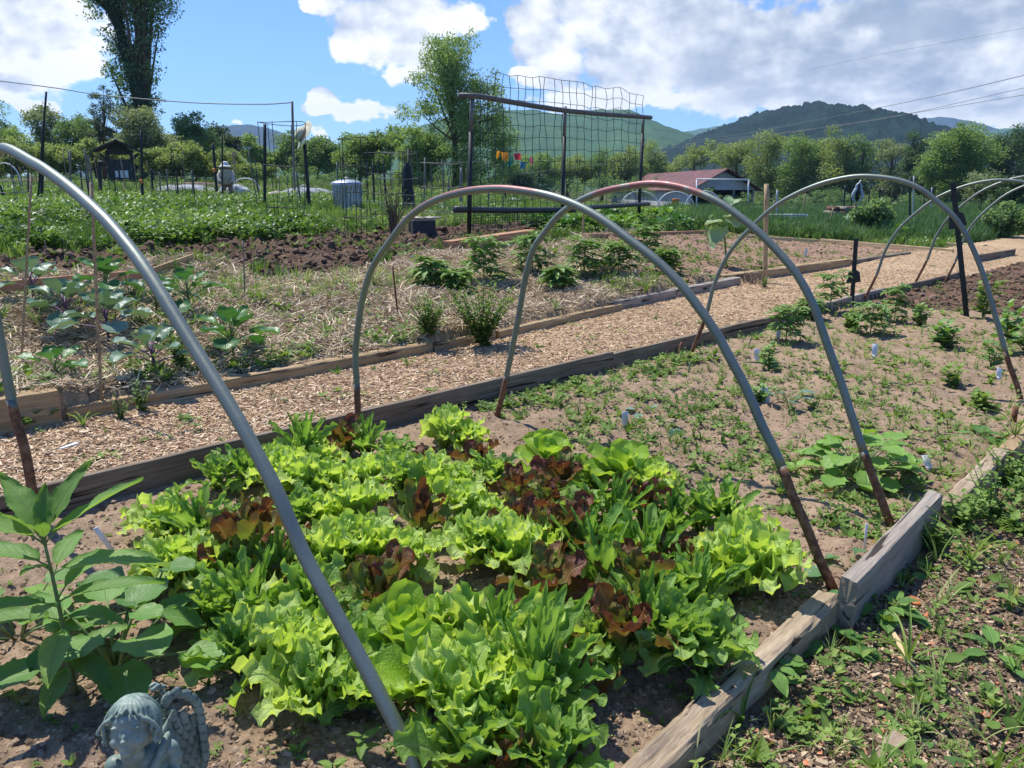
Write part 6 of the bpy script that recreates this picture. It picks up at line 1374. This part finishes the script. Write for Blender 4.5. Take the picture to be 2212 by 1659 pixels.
# white pipe goal frame, bucket, white benches, pile, block
def pipes(nm,segs,rpx,D,mat,label,cat,closed=False):
    b=PW(*segs[0][0],D); b[2]=float(hgt(b[0],b[1])); m=MB(); K=D/FPX
    for s_ in segs: tube(m,[PW(x,y,D)-b for x,y in s_],rpx*K,6)
    return tag(m.build(nm,mat,loc=b),label,cat)
pipes('goal_frame',[[(1505,452),(1505,388)],[(1505,387),(1616,388)],[(1617,388),(1616,440)]],1.6,34,M_WHT,'white pipe goal-like frame in front of the barn','frame')
pipes('goal_frame',[[(1658,464),(1743,464)],[(1658,469),(1743,468)],[(1743,463),(1743,476)]],2.0,27,M_WHT,'low white pipe frame right of the wooden stake','frame')
pipes('goal_frame',[[(1831,480),(1831,464)],[(1831,464),(1843,464),(1841,476)]],1.6,27,M_WHT,'small white bent pipe frame by the wooden post','frame')
pipes('goal_frame',[[(1914,470),(1930,472)]],2.4,27,M_WHT,'short white rail right of the leafy shrub','frame')
def arc(x0,x1,yt,yb,D,label,r=1.2,mat=None):
    b=PW(x0,yb,D); K=D/FPX; m=MB(); P=[PW(x0+(x1-x0)*(1-math.cos(a))/2,yb-(yb-yt)*math.sin(a),D)-b for a in np.linspace(0,math.pi,14)]; tube(m,P,r*K,6); return tag(m.build('white_hoop',mat or M_WHT,loc=b),label,'hoop','small white tunnel hoops in the back plots')
for i,a in enumerate([(1480,1560,412,450,36,'white hoop in front of the barn opening'),(1340,1425,413,450,36,'white hoop left of the barn wall'),(1420,1500,414,450,36,'white hoop before the barn wall'),(640,672,400,436,24,'white hoop under the hat'),(500,560,385,410,28,'white hose-like hoop right of the person'),
     (-30,45,352,402,26,'white hoop at the left edge')]): arc(*a)
def bucket(px,py,D,label):
    b=PW(px,py,D); K=D/FPX; root=empty('orange_bucket',b,label,'bucket'); m=MB(); n=28; th=np.arange(n)*2*np.pi/n; V=[]
    for r_,z in ((.001,0),(5.2,0),(6.8,20),(7.3,20.5),(7.2,21.5),(6.3,21),(4.8,1),(.001,1)): V.append(np.stack([np.cos(th)*r_*K,np.sin(th)*r_*K,np.full(n,z*K)],1))
    m.add(np.concatenate(V),[[i*n+j,i*n+(j+1)%n,(i+1)*n+(j+1)%n,(i+1)*n+j] for i in range(7) for j in range(n)]); m.build('pail',m_plain('orange_plastic',(.75,.20,.04),.45,0,.05,10,0),root)
    m=MB(); tube(m,smooth_path([(-7*K,0,19*K),(-6*K,-4*K,12*K),(6*K,-4*K,12*K),(7*K,0,19*K)],10),.003,4); m.build('handle',M_WIRE,root)
bucket(1458,452,26,'orange bucket in the greenery left of the barn door')
# vegetable rows behind the seedling bed
def chard_rows():
    r=np.random.RandomState(6); k=0; L=[]
    for (x0,y0,x1,y1,n) in ((1150,492,1640,468,16),(1180,506,1560,490,13),(1420,472,1640,455,8),(1660,500,2000,520,9)):
        for i in range(n):
            f=(i+r.uniform(.2,.8))/n; L.append((x0+(x1-x0)*f,y0+(y1-y0)*f))
    L.sort()
    P=[GT(x,y) for x,y in L]; protos=[]
    for j in range(5):
        lm=MB(); sm=MB()
        for q_ in range(18):
            f=q_/18; az=q_*2.4; e=80-60*f+r.uniform(-8,8); stalked(lm,sm,np.zeros(3),az,e,.16,.20*r.uniform(.7,1.1),.07,'ovate',e-25,50,r.uniform(.1,.9),r,rad=.006,nl=6,nw=4,cup=.2,frill=.12,ff=2)
        protos.append((lm.mesh('foliage',True,[M_CABG,M_SQ,M_TOM,M_CABG,M_SQ][j]),sm.mesh('stems',True,M_STEM)))
    for i,((x,y),p_) in enumerate(zip(L,P)):
        s_=r.uniform(.9,1.7); root=empty('leafy_vegetable',p_,None,None,'leafy vegetables in rows behind the seedling bed',r.uniform(0,6.28)); root.scale=(s_,)*3
        w=OR[i] if i<20 else ({19:'twentieth',29:'thirtieth',39:'fortieth'}.get(i) or ['','','twenty-','thirty-','forty-'][(i+1)//10]+OR[(i+1)%10-1])
        tag(root,f'leafy vegetable plant, {w} from the left in the back rows','vegetable')
        for me,nm in zip(protos[i%5],('foliage','stems')): o=bpy.data.objects.new(nm,me); sc.collection.objects.link(o); o.parent=root
chard_rows()
# dark bin with pale rubble, raised box, timber pile, gravel heap, cloths
M_CONC=m_plain('pale_rubble',(.45,.40,.32),.95,0,.3,14,.6); M_SLATE=m_plain('dark_crate',(.03,.035,.04),.8,0,.3,8,.3)
def bx_px(nm,px,py,D,w,d,h,mat,label,cat,rz=0,tilt=0):
    b=PW(px,py,D) if D else GT(px,py); b[2]=float(hgt(b[0],b[1])); m=MB(); box(m,(0,0,h/2-.02),(w,d,h),None,.5,.015); o=m.build(nm,mat,loc=b,smooth=False); o.rotation_euler=(tilt,0,R_(rz)); return tag(o,label,cat)
bx_px('compost_bin',912,505,14.4,.42,.4,.28,M_SLATE,'dark block-like bin topped with pale stones behind the second hoop','bin',20)
def rubble():
    r=np.random.RandomState(8); b=PW(912,505,14.4); b[2]=float(hgt(b[0],b[1]))+.25
    for i in range(6):
        v,f=lump(50+i); m=MB(); m.add(v*r.uniform(.06,.12)*np.array([1.4,1,.5]),None,.5,f); o=m.build('stone',M_CONC,smooth=False,loc=b+np.array([-.26+.1*i,r.uniform(-.1,.1),.04])); tag(o,f'pale flat stone on the dark bin, {OR[i]} from the left','stone','pale stones on the dark bin')
rubble()
def pile(px,py,D,label,n=14):
    r=np.random.RandomState(4); b=PW(px,py,D); b[2]=float(hgt(b[0],b[1])); root=empty('log_pile',b,label,'log pile')
    for i in range(n): m=MB(); z=.12+(i//5)*.2; x=(i%5-2)*.42+r.uniform(-.05,.05); tube(m,[(x,-.5,z),(x+r.uniform(-.1,.1),.9,z)],[.12,.11],8); m.build('log',M_GREYW if i%2 else M_BRNW,root)
pile(1838,452,38,'low pile of brown logs left of the leafy shrub')
bx_px('raised_box',1754,504,None,.36,.5,.22,M_GREYW,'grey wooden box edging in the back greenery by the short post','planter',-25)
bx_px('raised_box',1805,500,None,1.2,.06,.12,M_GREYW,'low grey board running right from the wooden box','planter',-5)
M_TARP=m_plain('grey_ground_cloth',(.26,.27,.31),.8,0,.25,3,.6); M_GRAV=m_plain('grey_gravel',(.34,.36,.36),.95,0,.5,9,1); M_PINK=m_plain('pale_row_cover',(.62,.52,.48),.8,0,.08,6,.3)
def mound_px(nm,px,py,D,w,h,mat,label,cat,seed,d=.6):
    b=PW(px,py,D); b[2]=float(hgt(b[0],b[1])); K=D/FPX; n=30; u=np.linspace(-1,1,n); U,V=np.meshgrid(u,u,indexing='ij'); R2=np.clip(1-U**2-V**2,0,1); H=h*K*(R2**.5)*(1+.25*fbm(U*3+seed,V*3,3))-.02
    m=MB(); i=np.arange(n*n).reshape(n,n); m.add(np.stack([U*w*K,V*w*K*d,H],-1).reshape(-1,3),np.stack([i[:-1,:-1],i[1:,:-1],i[1:,1:],i[:-1,1:]],-1).reshape(-1,4)); return tag(m.build(nm,mat,loc=b),label,cat)
mound_px('ground_cloth',400,400,33,60,12,M_TARP,'grey ground cloth strip behind the short stakes','cloth',1,1.2)
mound_px('gravel_heap',505,405,30,36,24,M_GRAV,'pale grey gravel heap left of the person','gravel',2); mound_px('ground_cloth',660,402,32,55,16,M_TARP,'grey cloth behind the hat post','cloth',3,1.2)
mound_px('row_cover',594,418,27,24,20,M_PINK,'pale pinkish cloth dome left of the hat post','cloth',4); mound_px('row_cover',1105,432,30,26,14,M_WHG,'pale cloth dome seen through the trellis','cloth',5); mound_px('ground_cloth',925,440,21,38,10,M_WHG,'pale cloth patch behind the second hoop top','cloth',6,1.5)
mound_px('soil_heap',420,392,38,60,9,m_plain('red_clay',(.13,.08,.055),.95,0,.3,5,.6),'reddish soil bank right of the kiosk','soil bank',7,.5)
mound_px('soil_heap',70,394,40,90,9,bpy.data.materials['red_clay'],'reddish soil bank at the left behind the fence','soil bank',8,.5)
# ---------------------------------------------------------------- prayer flags
def flags():
    D=30; a=PW(1000,352,D); b=PW(1300,352,D); root=a; m=MB(); P=smooth_path([PW(1000,350,D)-a,PW(1062,352,D)-a,PW(1120,375,D)-a,PW(1200,366,D)-a,PW(1345,350,D)-a],30); tube(m,P,.006,4,cap=False)
    o=m.build('flag_line',M_WIRE,loc=a); tag(o,'thin line strung behind the trellis carrying bright flags','line')
    F=[(1077,334,7,16,(.75,.36,.06),'yellow-orange'),(1090,338,14,18,(.80,.30,.05),'orange'),(1103,350,12,17,(.03,.22,.20),'teal'),(1117,338,15,14,(.50,.05,.09),'red'),(1131,357,13,15,(.04,.14,.35),'blue'),(1147,347,7,14,(.55,.15,.28),'pink')]
    K=D/FPX
    for i,(x,y,w,h,c,nm) in enumerate(F):
        m=MB(); p_=PW(x,y-h/2,D-.02); u=np.linspace(-.5,.5,6); v=np.linspace(0,1,6); U,V=np.meshgrid(u,v,indexing='ij'); X_=U*w*K*(1-.15*V)+.12*h*K*V*(1 if i%2 else -1); Y_=.05*np.sin(U*5+V*3+i); Z_=-V*h*K*(1-.2*np.abs(U)); q=np.arange(36).reshape(6,6)
        m.add(np.stack([X_,Y_,Z_],-1).reshape(-1,3),np.stack([q[:-1,:-1],q[1:,:-1],q[1:,1:],q[:-1,1:]],-1).reshape(-1,4)); o=m.build('flag',m_tint(f'{nm}_flag_cloth',[(0,c),(1,c)],.8,.05,20,.3),loc=p_); tag(o,f'small {nm} flag hanging behind the trellis','flag','bright flags on a line behind the trellis')
flags()
# ---------------------------------------------------------------- overhead wires
def wire(P,D0,D1,r,label,sag=0):
    n=len(P); pts=[PW(x,y,D0+(D1-D0)*i/(n-1)) for i,(x,y) in enumerate(P)]; a=pts[0].copy(); m=MB(); tube(m,smooth_path([p_-a for p_ in pts],40),r,5,cap=False); return tag(m.build('overhead_wire',M_WIRE,loc=a),label,'wire','overhead wires')
wire([(-60,168),(0,175),(120,190),(225,206),(420,222),(560,225),(612,223),(631,221)],40,30,.022,'dark wire crossing the left sky to the tall pole')
wire([(1440,310),(1600,290),(1800,252),(2000,212),(2300,142)],150,60,.028,'uppermost of the three close wires at the right')
wire([(1400,320),(1470,312),(1700,285),(1900,258),(2212,190),(2320,165)],150,60,.026,'middle of the three close wires at the right')
wire([(1420,322),(1500,314),(1750,280),(2000,240),(2212,205),(2320,188)],150,60,.026,'lowest wire at the right, crossing the wooded hill')
wire([(1750,150),(1900,118),(2050,90),(2300,45)],140,70,.015,'faint high wire at the upper right')
# ---------------------------------------------------------------- person in the back plots
M_SHIRT=m_plain('beige_cloth',(.50,.45,.36),.9,0,.12,14,.3); M_SKIN=m_plain('skin',(.28,.16,.11),.6,0,.08,20,0); M_HATW=m_plain('white_cloth_hat',(.70,.69,.65),.85,0,.05,20,.1)
def person():
    D=27; b=PW(492,412,D); b[2]=float(hgt(b[0],b[1])); h0=PW(490,350,D)[2]-b[2]; root=empty('person',b,'person in a white sun hat and loose beige shirt bending among the plants','person')
    me=bpy.data.meshes.new('body'); J=[(0,0,.50),(0,-.04,.72),(0,-.12,.92),(0,-.20,1.02),(0,-.26,1.14), (.16,-.14,.92),(.22,-.28,.70),(.17,-.42,.50), (-.16,-.14,.92),(-.22,-.28,.70),(-.17,-.42,.50),(.10,0,.46),(.13,-.14,.24),(.12,.02,0),(-.10,0,.46),(-.13,-.14,.24),(-.12,.02,0)]
    E=[(0,1),(1,2),(2,3),(3,4),(2,5),(5,6),(6,7),(2,8),(8,9),(9,10),(0,11),(11,12),(12,13),(0,14),(14,15),(15,16)]; R0=[.16,.16,.17,.06,.09,.07,.05,.035,.07,.05,.035,.10,.07,.045,.10,.07,.045]
    me.from_pydata(J,E,[]); o=bpy.data.objects.new('body',me); sc.collection.objects.link(o); o.parent=root; md=o.modifiers.new('Skin','SKIN'); 
    for v,r_ in zip(me.skin_vertices[0].data,R0): v.radius=(r_,r_)
    me.skin_vertices[0].data[0].use_root=True; o.modifiers.new('s','SUBSURF').levels=2; o.modifiers['s'].render_levels=2; me.materials.append(M_SKIN)
    k=h0/1.28; root.scale=(k,k,k)
    m=MB(); th=np.linspace(0,2*np.pi,25)[:-1]; V=[]; PR=[(.13,1.03,-.20),(.20,.97,-.15),(.26,.82,-.08),(.27,.65,-.03),(.26,.5,0)]
    for r_,z,y_ in PR: rr=r_*(1+.06*np.sin(th*4+z*9)); V.append(np.stack([np.cos(th)*rr,np.sin(th)*rr*.8+y_,np.full(24,z)],1))
    m.add(np.concatenate(V),[[i*24+j,i*24+(j+1)%24,(i+1)*24+(j+1)%24,(i+1)*24+j] for i in range(4) for j in range(24)]); m.build('shirt',M_SHIRT,root)
    for sg in (-1,1): m=MB(); tube(m,smooth_path([(sg*.15,-.13,.94),(sg*.25,-.26,.72),(sg*.19,-.40,.55)],8),np.linspace(.10,.07,8),10); m.build('sleeve',M_SHIRT,root)
    m=MB(); V=[]; PR=[(.001,1.30),(.08,1.29),(.115,1.25),(.12,1.19),(.20,1.13),(.24,1.10),(.19,1.12),(.11,1.17)]
    for r_,z in PR: V.append(np.stack([np.cos(th)*r_,np.sin(th)*r_-.27,np.full(24,z)-.05*np.sin(th)*r_/.2*0],1))
    m.add(np.concatenate(V),[[i*24+j,i*24+(j+1)%24,(i+1)*24+(j+1)%24,(i+1)*24+j] for i in range(len(PR)-1) for j in range(24)]); m.build('sun_hat',M_HATW,root); root.rotation_euler=(0,0,R_(15))
person()
# ---------------------------------------------------------------- loose things on the ground, right and front
def stick(pts,r,mat,label,cat='stick',name='fallen_stick'):
    P=[GT(*p_,r) for p_ in pts]; P=[np.array([p_[0],p_[1],float(ground_z(p_[0],p_[1]))+r*1.2]) for p_ in P]; a=P[0].copy(); m=MB(); tube(m,smooth_path([p_-a for p_ in P],12),np.linspace(r,r*.6,12),7,.6); return tag(m.build(name,mat,loc=a),label,cat,'sticks lying on the bark')
stick([(1975,1522),(2040,1520),(2118,1515)],.006,M_DEAD,'straight brown stick lying near the bottom right')
stick([(2022,1300),(2060,1335),(2112,1385)],.006,M_DEAD,'long thin stick running through the weeds right of the grey board')
stick([(2040,1395),(2055,1430),(2060,1470)],.005,M_DEAD,'short stick beside the upright-leaf rosette')
stick([(1660,1620),(1625,1650)],.004,M_DEAD,'thin dark twig by the rotten timber')
def sliver(pts,w,mat,label,name='wood_splinter',cat='splinter'):
    A=G2(*pts[0]); B=G2(*pts[1]); d=B-A; L=np.linalg.norm(d); m=MB(); v=CUBEV*np.array([L,w,.008]); v[:,1]*=np.where(v[:,0]>0,1,.4); m.add(v,CUBEQ); o=m.build(name,mat,smooth=False,loc=(A+B)/2+[0,0,.012]); o.rotation_euler=(R_(8),0,math.atan2(d[1],d[0])); return tag(o,label,cat)
sliver([(1925,1375),(1965,1445)],.03,W_YEL,'pale yellow wood splinter lying beside the grass tuft')
sliver([(130,975),(168,962)],.025,M_WHT,'whitish wood sliver on the chip path at the left')
sliver([(1880,1660),(1945,1605)],.05,W_ROT,'chunk of orange-brown rotten wood at the bottom right','wood_chunk','wood chunk')
M_ORL=m_tint('orange_dead_leaf',[(0,(.35,.12,.04)),(.5,(.55,.22,.09)),(1,(.62,.36,.18))],.8,.3,60,.2)
for i,(x,y,s_,lb) in enumerate([(1985,1315,.05,'large curled orange bark flake by the grey board'),(1760,1182,.035,'orange leaf fragment left of the second hoop foot'),(1908,1185,.045,'pair-like orange leaf beside the clear plastic marker'),(1805,1062,.05,'orange leaf lying left of the third hoop foot'),(1940,1065,.03,'small orange chip right of the third hoop foot'),
       (2185,1125,.03,'orange fragment at the right edge'),(2090,1665,.0,'x'),(2135,1560,.035,'orange-red chip near the bottom right corner'),(1420,815,.035,'reddish leaf fragment between the hoops'),(610,1590,.0,'x'),(292,760,.03,'red leaf fragment on the chip path edge'),(100,1088,.04,'orange chip on the path at the left')]):
    if lb=='x': continue
    r=np.random.RandomState(i+300); v,q,_,_=leafv(s_*1.3,s_*.5,'ovate',5,4,10,40,.4,.15,2,r=r); m=MB(); m.add(yaw(v,r.uniform(0,6)),q,r.uniform(.2,.8)); tag(m.build('dry_leaf',M_ORL,loc=G2(x,y)+[0,0,.008]),lb,'dry leaf','orange dry bits on the ground')
for i,(x,y,s_,mt,lb) in enumerate([(617,1598,.020,M_RUST,'small reddish round stone beside the statue'),(168,568,.05,M_CONC,'pale round stone on the dark tilled strip')]):
    v,f=lump(80+i); m=MB(); m.add(v*s_*.7,None,.5,f); o=m.build('stone',mt,loc=G2(x,y)+[0,0,s_*.3]); o.modifiers.new('s','SUBSURF').render_levels=2; tag(o,lb,'stone')
# ---------------------------------------------------------------- winged child statue, bottom left
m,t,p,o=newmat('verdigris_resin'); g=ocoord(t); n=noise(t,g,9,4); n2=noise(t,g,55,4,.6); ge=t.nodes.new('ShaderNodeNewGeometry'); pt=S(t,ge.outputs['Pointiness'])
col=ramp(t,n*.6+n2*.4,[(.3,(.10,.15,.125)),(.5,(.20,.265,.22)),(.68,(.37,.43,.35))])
col=mixc(t,pt.step(.47,.40),col,(.03,.045,.05)); col=mixc(t,pt.step(.53,.62)*.6,col,(.30,.38,.34))  # shade painted into creases, raised edges painted paler, for contrast
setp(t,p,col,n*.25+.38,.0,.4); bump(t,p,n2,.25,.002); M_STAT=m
M_STAT2=m.copy(); M_STAT2.name='verdigris_dark'
def sph(mb,c,r,n=20,rot=None):
    r=np.broadcast_to(np.asarray(r,float),(3,)); th=np.linspace(0,np.pi,n//2+1); ph=np.arange(n)*2*np.pi/n
    T,Pp=np.meshgrid(th,ph,indexing='ij'); v=np.stack([np.sin(T)*np.cos(Pp),np.sin(T)*np.sin(Pp),np.cos(T)],-1).reshape(-1,3)*r
    if rot is not None: v=v@np.asarray(rot).T
    i=np.arange((n//2+1)*n).reshape(n//2+1,n); q=np.stack([i[:-1],i[1:],np.roll(i[1:],-1,1),np.roll(i[:-1],-1,1)],-1).reshape(-1,4)
    mb.add(v+np.asarray(c,float),q)
def fuse(name,mb,mat,parent,vox,sm=6,fac=.5):
    o=mb.build(name,mat,parent); a=o.modifiers.new('r','REMESH'); a.mode='VOXEL'; a.voxel_size=vox; a.use_smooth_shade=True
    s_=o.modifiers.new('s','SMOOTH'); s_.iterations=sm; s_.factor=fac; return o
def statue():
    # local frame: -Y looks at the viewer; head centre at z = 0; 1 unit = 1 m
    D=1.62; hc=PW(286,1572,D*.86); yawd=math.atan2(hc[0],hc[1]); gz=0.0
    root=empty('cherub_statue',(hc[0],hc[1],gz),'weathered blue-green winged cherub statue, cut off by the bottom edge','statue'); H=hc[2]-gz
    hd=bpy.data.objects.new('head_pivot',None)
    A=R_(-24)                                   # face turned to the left of the picture
    Rz=rz_(A)@rx_(R_(-22))
    def hp(x,y,z): return Rz@np.array([x,y,z])+np.array([0,0,H])
    s=.056                                  # head half height
    mb=MB()
    def e(x,y,z,rx,ry,rz,tilt=None):
        rot=Rz if tilt is None else Rz@tilt; sph(mb,hp(x*s,y*s,z*s),np.array([rx,ry,rz])*s,28,rot)
    e(0,.10,.22,.80,.90,.80); e(0,-.10,-.12,.70,.72,.80); e(0,-.28,-.42,.50,.46,.42)        # skull, face, jaw
    e(.34,-.44,-.33,.28,.28,.27); e(-.34,-.44,-.33,.28,.28,.27)                              # cheeks
    e(0,-.55,-.72,.21,.18,.17); e(0,-.58,.38,.52,.24,.34)                                     # chin, forehead
    e(0,-.76,-.14,.075,.12,.20,rx_(-.28)); e(0,-.86,-.27,.10,.10,.08); e(.075,-.78,-.29,.05,.06,.045); e(-.075,-.78,-.29,.05,.06,.045)
    e(.0,-.735,-.47,.15,.075,.035); e(.0,-.715,-.575,.12,.075,.045); e(.29,-.68,.20,.22,.11,.06,rz_(-.4)); e(-.29,-.68,.20,.22,.11,.06,rz_(.4))  # lips, brows
    e(.27,-.655,.0,.115,.075,.075); e(-.27,-.655,.0,.115,.075,.075)                           # eyeballs
    e(.27,-.665,.045,.135,.07,.035); e(-.27,-.665,.045,.135,.07,.035); e(.27,-.655,-.055,.12,.06,.022); e(-.27,-.655,-.055,.12,.06,.022)
    for sg in (-1,1): e(sg*.74,.02,-.12,.07,.17,.22,rz_(sg*.35)); e(sg*.80,-.02,-.12,.045,.17,.22,rz_(sg*.5)); 
    # neck, shoulders, chest, arms, seated lower body
    sph(mb,hp(0,.10*s,-.95*s),np.array([.42,.42,.55])*s,24)
    c=np.array([.012,.015,H])
    B=lambda x,y,z,r: sph(mb,c+np.array([x,y,z])*s,np.array(r)*s,26)
    B(0,.15,-1.72,(1.0,.62,.62)); B(0,.10,-2.4,(.92,.66,.85)); B(0,.05,-3.2,(1.0,.8,.8)); 
    for sg in (-1,1): B(sg*.95,.12,-1.62,(.38,.38,.36)); B(sg*1.08,.0,-2.05,(.30,.31,.50)); B(sg*1.0,-.32,-2.5,(.27,.40,.30)); B(sg*.62,-.72,-2.55,(.34,.28,.22)); B(sg*.6,-.75,-3.7,(.42,.95,.42)); B(sg*.35,-1.3,-4.0,(.5,.35,.35))
    B(0,.1,-4.2,(1.2,1.0,.9)); B(0,0,-4.9,(1.3,1.3,.35))
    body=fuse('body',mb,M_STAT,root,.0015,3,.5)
    # hair: wavy locks over a cap
    r=np.random.RandomState(2); mb=MB()
    def hs(x,y,z,rr): sph(mb,hp(x*s,y*s,z*s),np.array(rr)*s,22,Rz)
    hs(0,.16,.34,(.90,.92,.80)); hs(0,.45,-.10,(.80,.66,.80)); hs(0,-.05,.66,(.66,.66,.42))
    def lock(P,r0,r1,n=14): tube(mb,smooth_path([hp(*(np.array(q_)*s)) for q_ in P],n),np.linspace(r0,r1,n)*s,9)
    # fringe waves swept from a centre point, ending in curls
    for k in range(11):
        f=-1+2*k/10; a=f*1.25
        ex,ey=math.sin(a)*.82,-math.cos(a)*.78; ez=.62-.46*abs(f)**2+.06*(k%2)
        if abs(f)<.12: ez=.72
        lock([(0.02*f,-.10,1.06),(ex*.5,ey*.62,.98),(ex*.80,ey*.86,.82),(ex*.95,ey*.99,ez+.12),(ex*1.0+.05*(1 if f>0 else -1),ey*1.02,ez),(ex*1.0+.12*(1 if f>0 else -1),ey*.98,ez-.02)],.11,.045)
    for sg in (-1,1):
        for k in range(6):
            a=1.35+k*.33; ex,ey=sg*math.sin(a)*.90,-math.cos(a)*.92; z0=.0-.08*k
            lock([(sg*.1,.1,1.05),(ex*.7,ey*.7,.80),(ex*1.0,ey*1.0,.35),(ex*1.06,ey*1.04,z0-.1),(ex*.98,ey*1.02,z0-.42),(ex*1.08,ey*.94,z0-.50),(ex*1.08,ey*1.0,z0-.36)],.115,.085)
        th=np.linspace(0,5.2,10); lock([(sg*(.84),-.34+.16*math.cos(q_)*(1-.08*q_),.06+.17*math.sin(q_)*(1-.08*q_)) for q_ in th],.075,.055,22)
        lock([(sg*.5,-.62,.50),(sg*.78,-.52,.36),(sg*1.02,-.42,.10),(sg*1.10,-.40,-.06),(sg*.98,-.44,-.04)],.10,.06)
    for k in range(9):
        a=k*.7; lock([(.0,.12,1.12),(.45*math.cos(a),.1+.45*math.sin(a),1.02),(.8*math.cos(a+.3),.15+.8*math.sin(a+.3),.62),(.9*math.cos(a+.45),.2+.86*math.sin(a+.45),.25)],.10,.08)
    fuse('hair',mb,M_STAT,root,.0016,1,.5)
    # robe band across the shoulder
    mb=MB(); c=np.array([.012,.015,H])
    for off in (0,.10,.2):
        P=[c+np.array(q_)*s for q_ in ((1.02+off*.3,.45,-1.20-off),(.80,-.1,-1.12-off*.8),(.55,-.42,-1.40-off),(.2,-.60,-1.85-off),(-.25,-.66,-2.35-off),(-.8,-.5,-2.8-off))]
        tube(mb,smooth_path(P,24),np.linspace(.13,.16,24)*s,10)
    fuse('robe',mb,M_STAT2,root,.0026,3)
    # wings: overlapping feathers, laid out in the wing's own upright plane (px offsets from the head centre)
    K=D/FPX*.93; nrm=np.array([.12,-.95,.28]); nrm/=np.linalg.norm(nrm)
    def W3(x,y,dy=0): return np.array([(x-286)*K,.055+dy+(x-380)*K*.25,H-(y-1572+36)*K*1.0])
    def feather(mb,x,y,dx,dy_,L,Wf,lift,back=0):
        st=W3(x,y,back); en=W3(x+dx,y+dy_,back); d=en-st; d/=np.linalg.norm(d); d=d+nrm*.10; d/=np.linalg.norm(d); sd=np.cross(d,nrm); sd/=np.linalg.norm(sd); n2=np.cross(sd,d)
        if np.dot(n2,nrm)<0: n2=-n2
        T=np.linspace(0,1,9); U=np.linspace(-1,1,9); TT,UU=np.meshgrid(T,U,indexing='ij'); ww=Wf*K*.5*(.75+.25*TT)*np.sqrt(np.clip(1-(TT*.985)**6,0,1))
        rel=(.0040*(1-UU**2)+.0009*np.sin(UU*4+0)*0-.0010*(np.abs(UU)<.08)-.0011*np.abs(np.sin(TT*11+np.abs(UU)*4)))
        P=st+TT[...,None]*L*K*d+(UU*ww)[...,None]*sd+(rel+lift)[...,None]*n2
        V=np.vstack([P.reshape(-1,3),(P-n2*.004).reshape(-1,3)]); idx=np.arange(81).reshape(9,9); q1=np.stack([idx[:-1,:-1],idx[1:,:-1],idx[1:,1:],idx[:-1,1:]],-1).reshape(-1,4)
        bd=list(idx[0])+list(idx[1:,-1])+list(idx[-1,-2::-1])+list(idx[-2:0:-1,0]); q2=[[bd[j],bd[(j+1)%len(bd)],bd[(j+1)%len(bd)]+81,bd[j]+81] for j in range(len(bd))]
        mb.add(V,np.vstack([q1,q1[:,::-1]+81,q2]))
    def wing(band,inner,bL,bW,back):
        mb=MB(); n=len(band)
        for i,(x,y) in enumerate(band):
            a_=band[max(i-1,0)]; c_=band[min(i+1,n-1)]; feather(mb,x,y,c_[0]-a_[0],c_[1]-a_[1],bL,bW,.010-.0014*i,back)
        k=0
        for y in np.arange(1572,1760,22):
            xl=np.interp(y,[1572,1590,1604,1640,1700],inner[0]); xr=np.interp(y,[1572,1590,1604,1640,1700],inner[1])
            for x in np.arange(xl+(k%2)*10,xr,20): feather(mb,x,y-8,2,14,44,25,-.004-.0006*k,back+.012)
            k+=1
        # bone and skin that carry the feathers
        P=smooth_path([W3(x,y,back+.012) for x,y in band],20); tube(mb,P,.0045,8)
        return mb.build('wing',M_STAT,root)
    wing([(356,1538),(368,1524),(386,1524),(404,1535),(419,1550),(429,1572),(435,1598),(438,1626),(440,1654),(441,1684),(441,1714)],([374,352,343,346,352],[394,412,422,432,436]),38,25,0)
    wing([(336,1520),(346,1516),(355,1526),(361,1544),(363,1566),(362,1590)],([344,342,340,340,340],[352,352,348,346,344]),26,15,.05)
    mb=MB()
    for (x0,y0),(x1,y1) in (((378,1562),(343,1606)),((343,1606),(335,1660))): tube(mb,smooth_path([W3(x0,y0,.0),(W3(x0,y0)+W3(x1,y1))/2+[0,-.004,-.006],W3(x1,y1,-.01)],10),np.linspace(.002,.009,10),8)
    fuse('wing_shoulder',mb,M_STAT,root,.0022,1)
    mb=MB(); r=np.random.RandomState(3)
    for k in range(7): sph(mb,np.array([-.115+r.uniform(-.012,.012),-.03+r.uniform(-.01,.01),H-.092+r.uniform(-.012,.008)]),.0065,12)
    fuse('posy',mb,M_STAT,root,.0018,1)
    root.rotation_euler=(0,0,-yawd)
statue()
# ---------------------------------------------------------------- air
def haze():
    m,t,p,o=newmat('valley_air'); t.nodes.remove(p); v=t.nodes.new('ShaderNodeVolumePrincipled'); v.inputs['Color'].default_value=(.46,.69,1,1); v.inputs['Density'].default_value=HAZE; v.inputs['Anisotropy'].default_value=.1
    t.links.new(v.outputs[0],o.inputs['Volume']); mb=MB(); mb.add(CUBEV*np.array([9000,3900,290])+[0,1000,141],CUBEQ); ob=mb.build('haze',m,smooth=False); tag(ob,kind='stuff'); ob['label']='thin blue air between the garden and the mountains'
HAZE=.00020
haze()
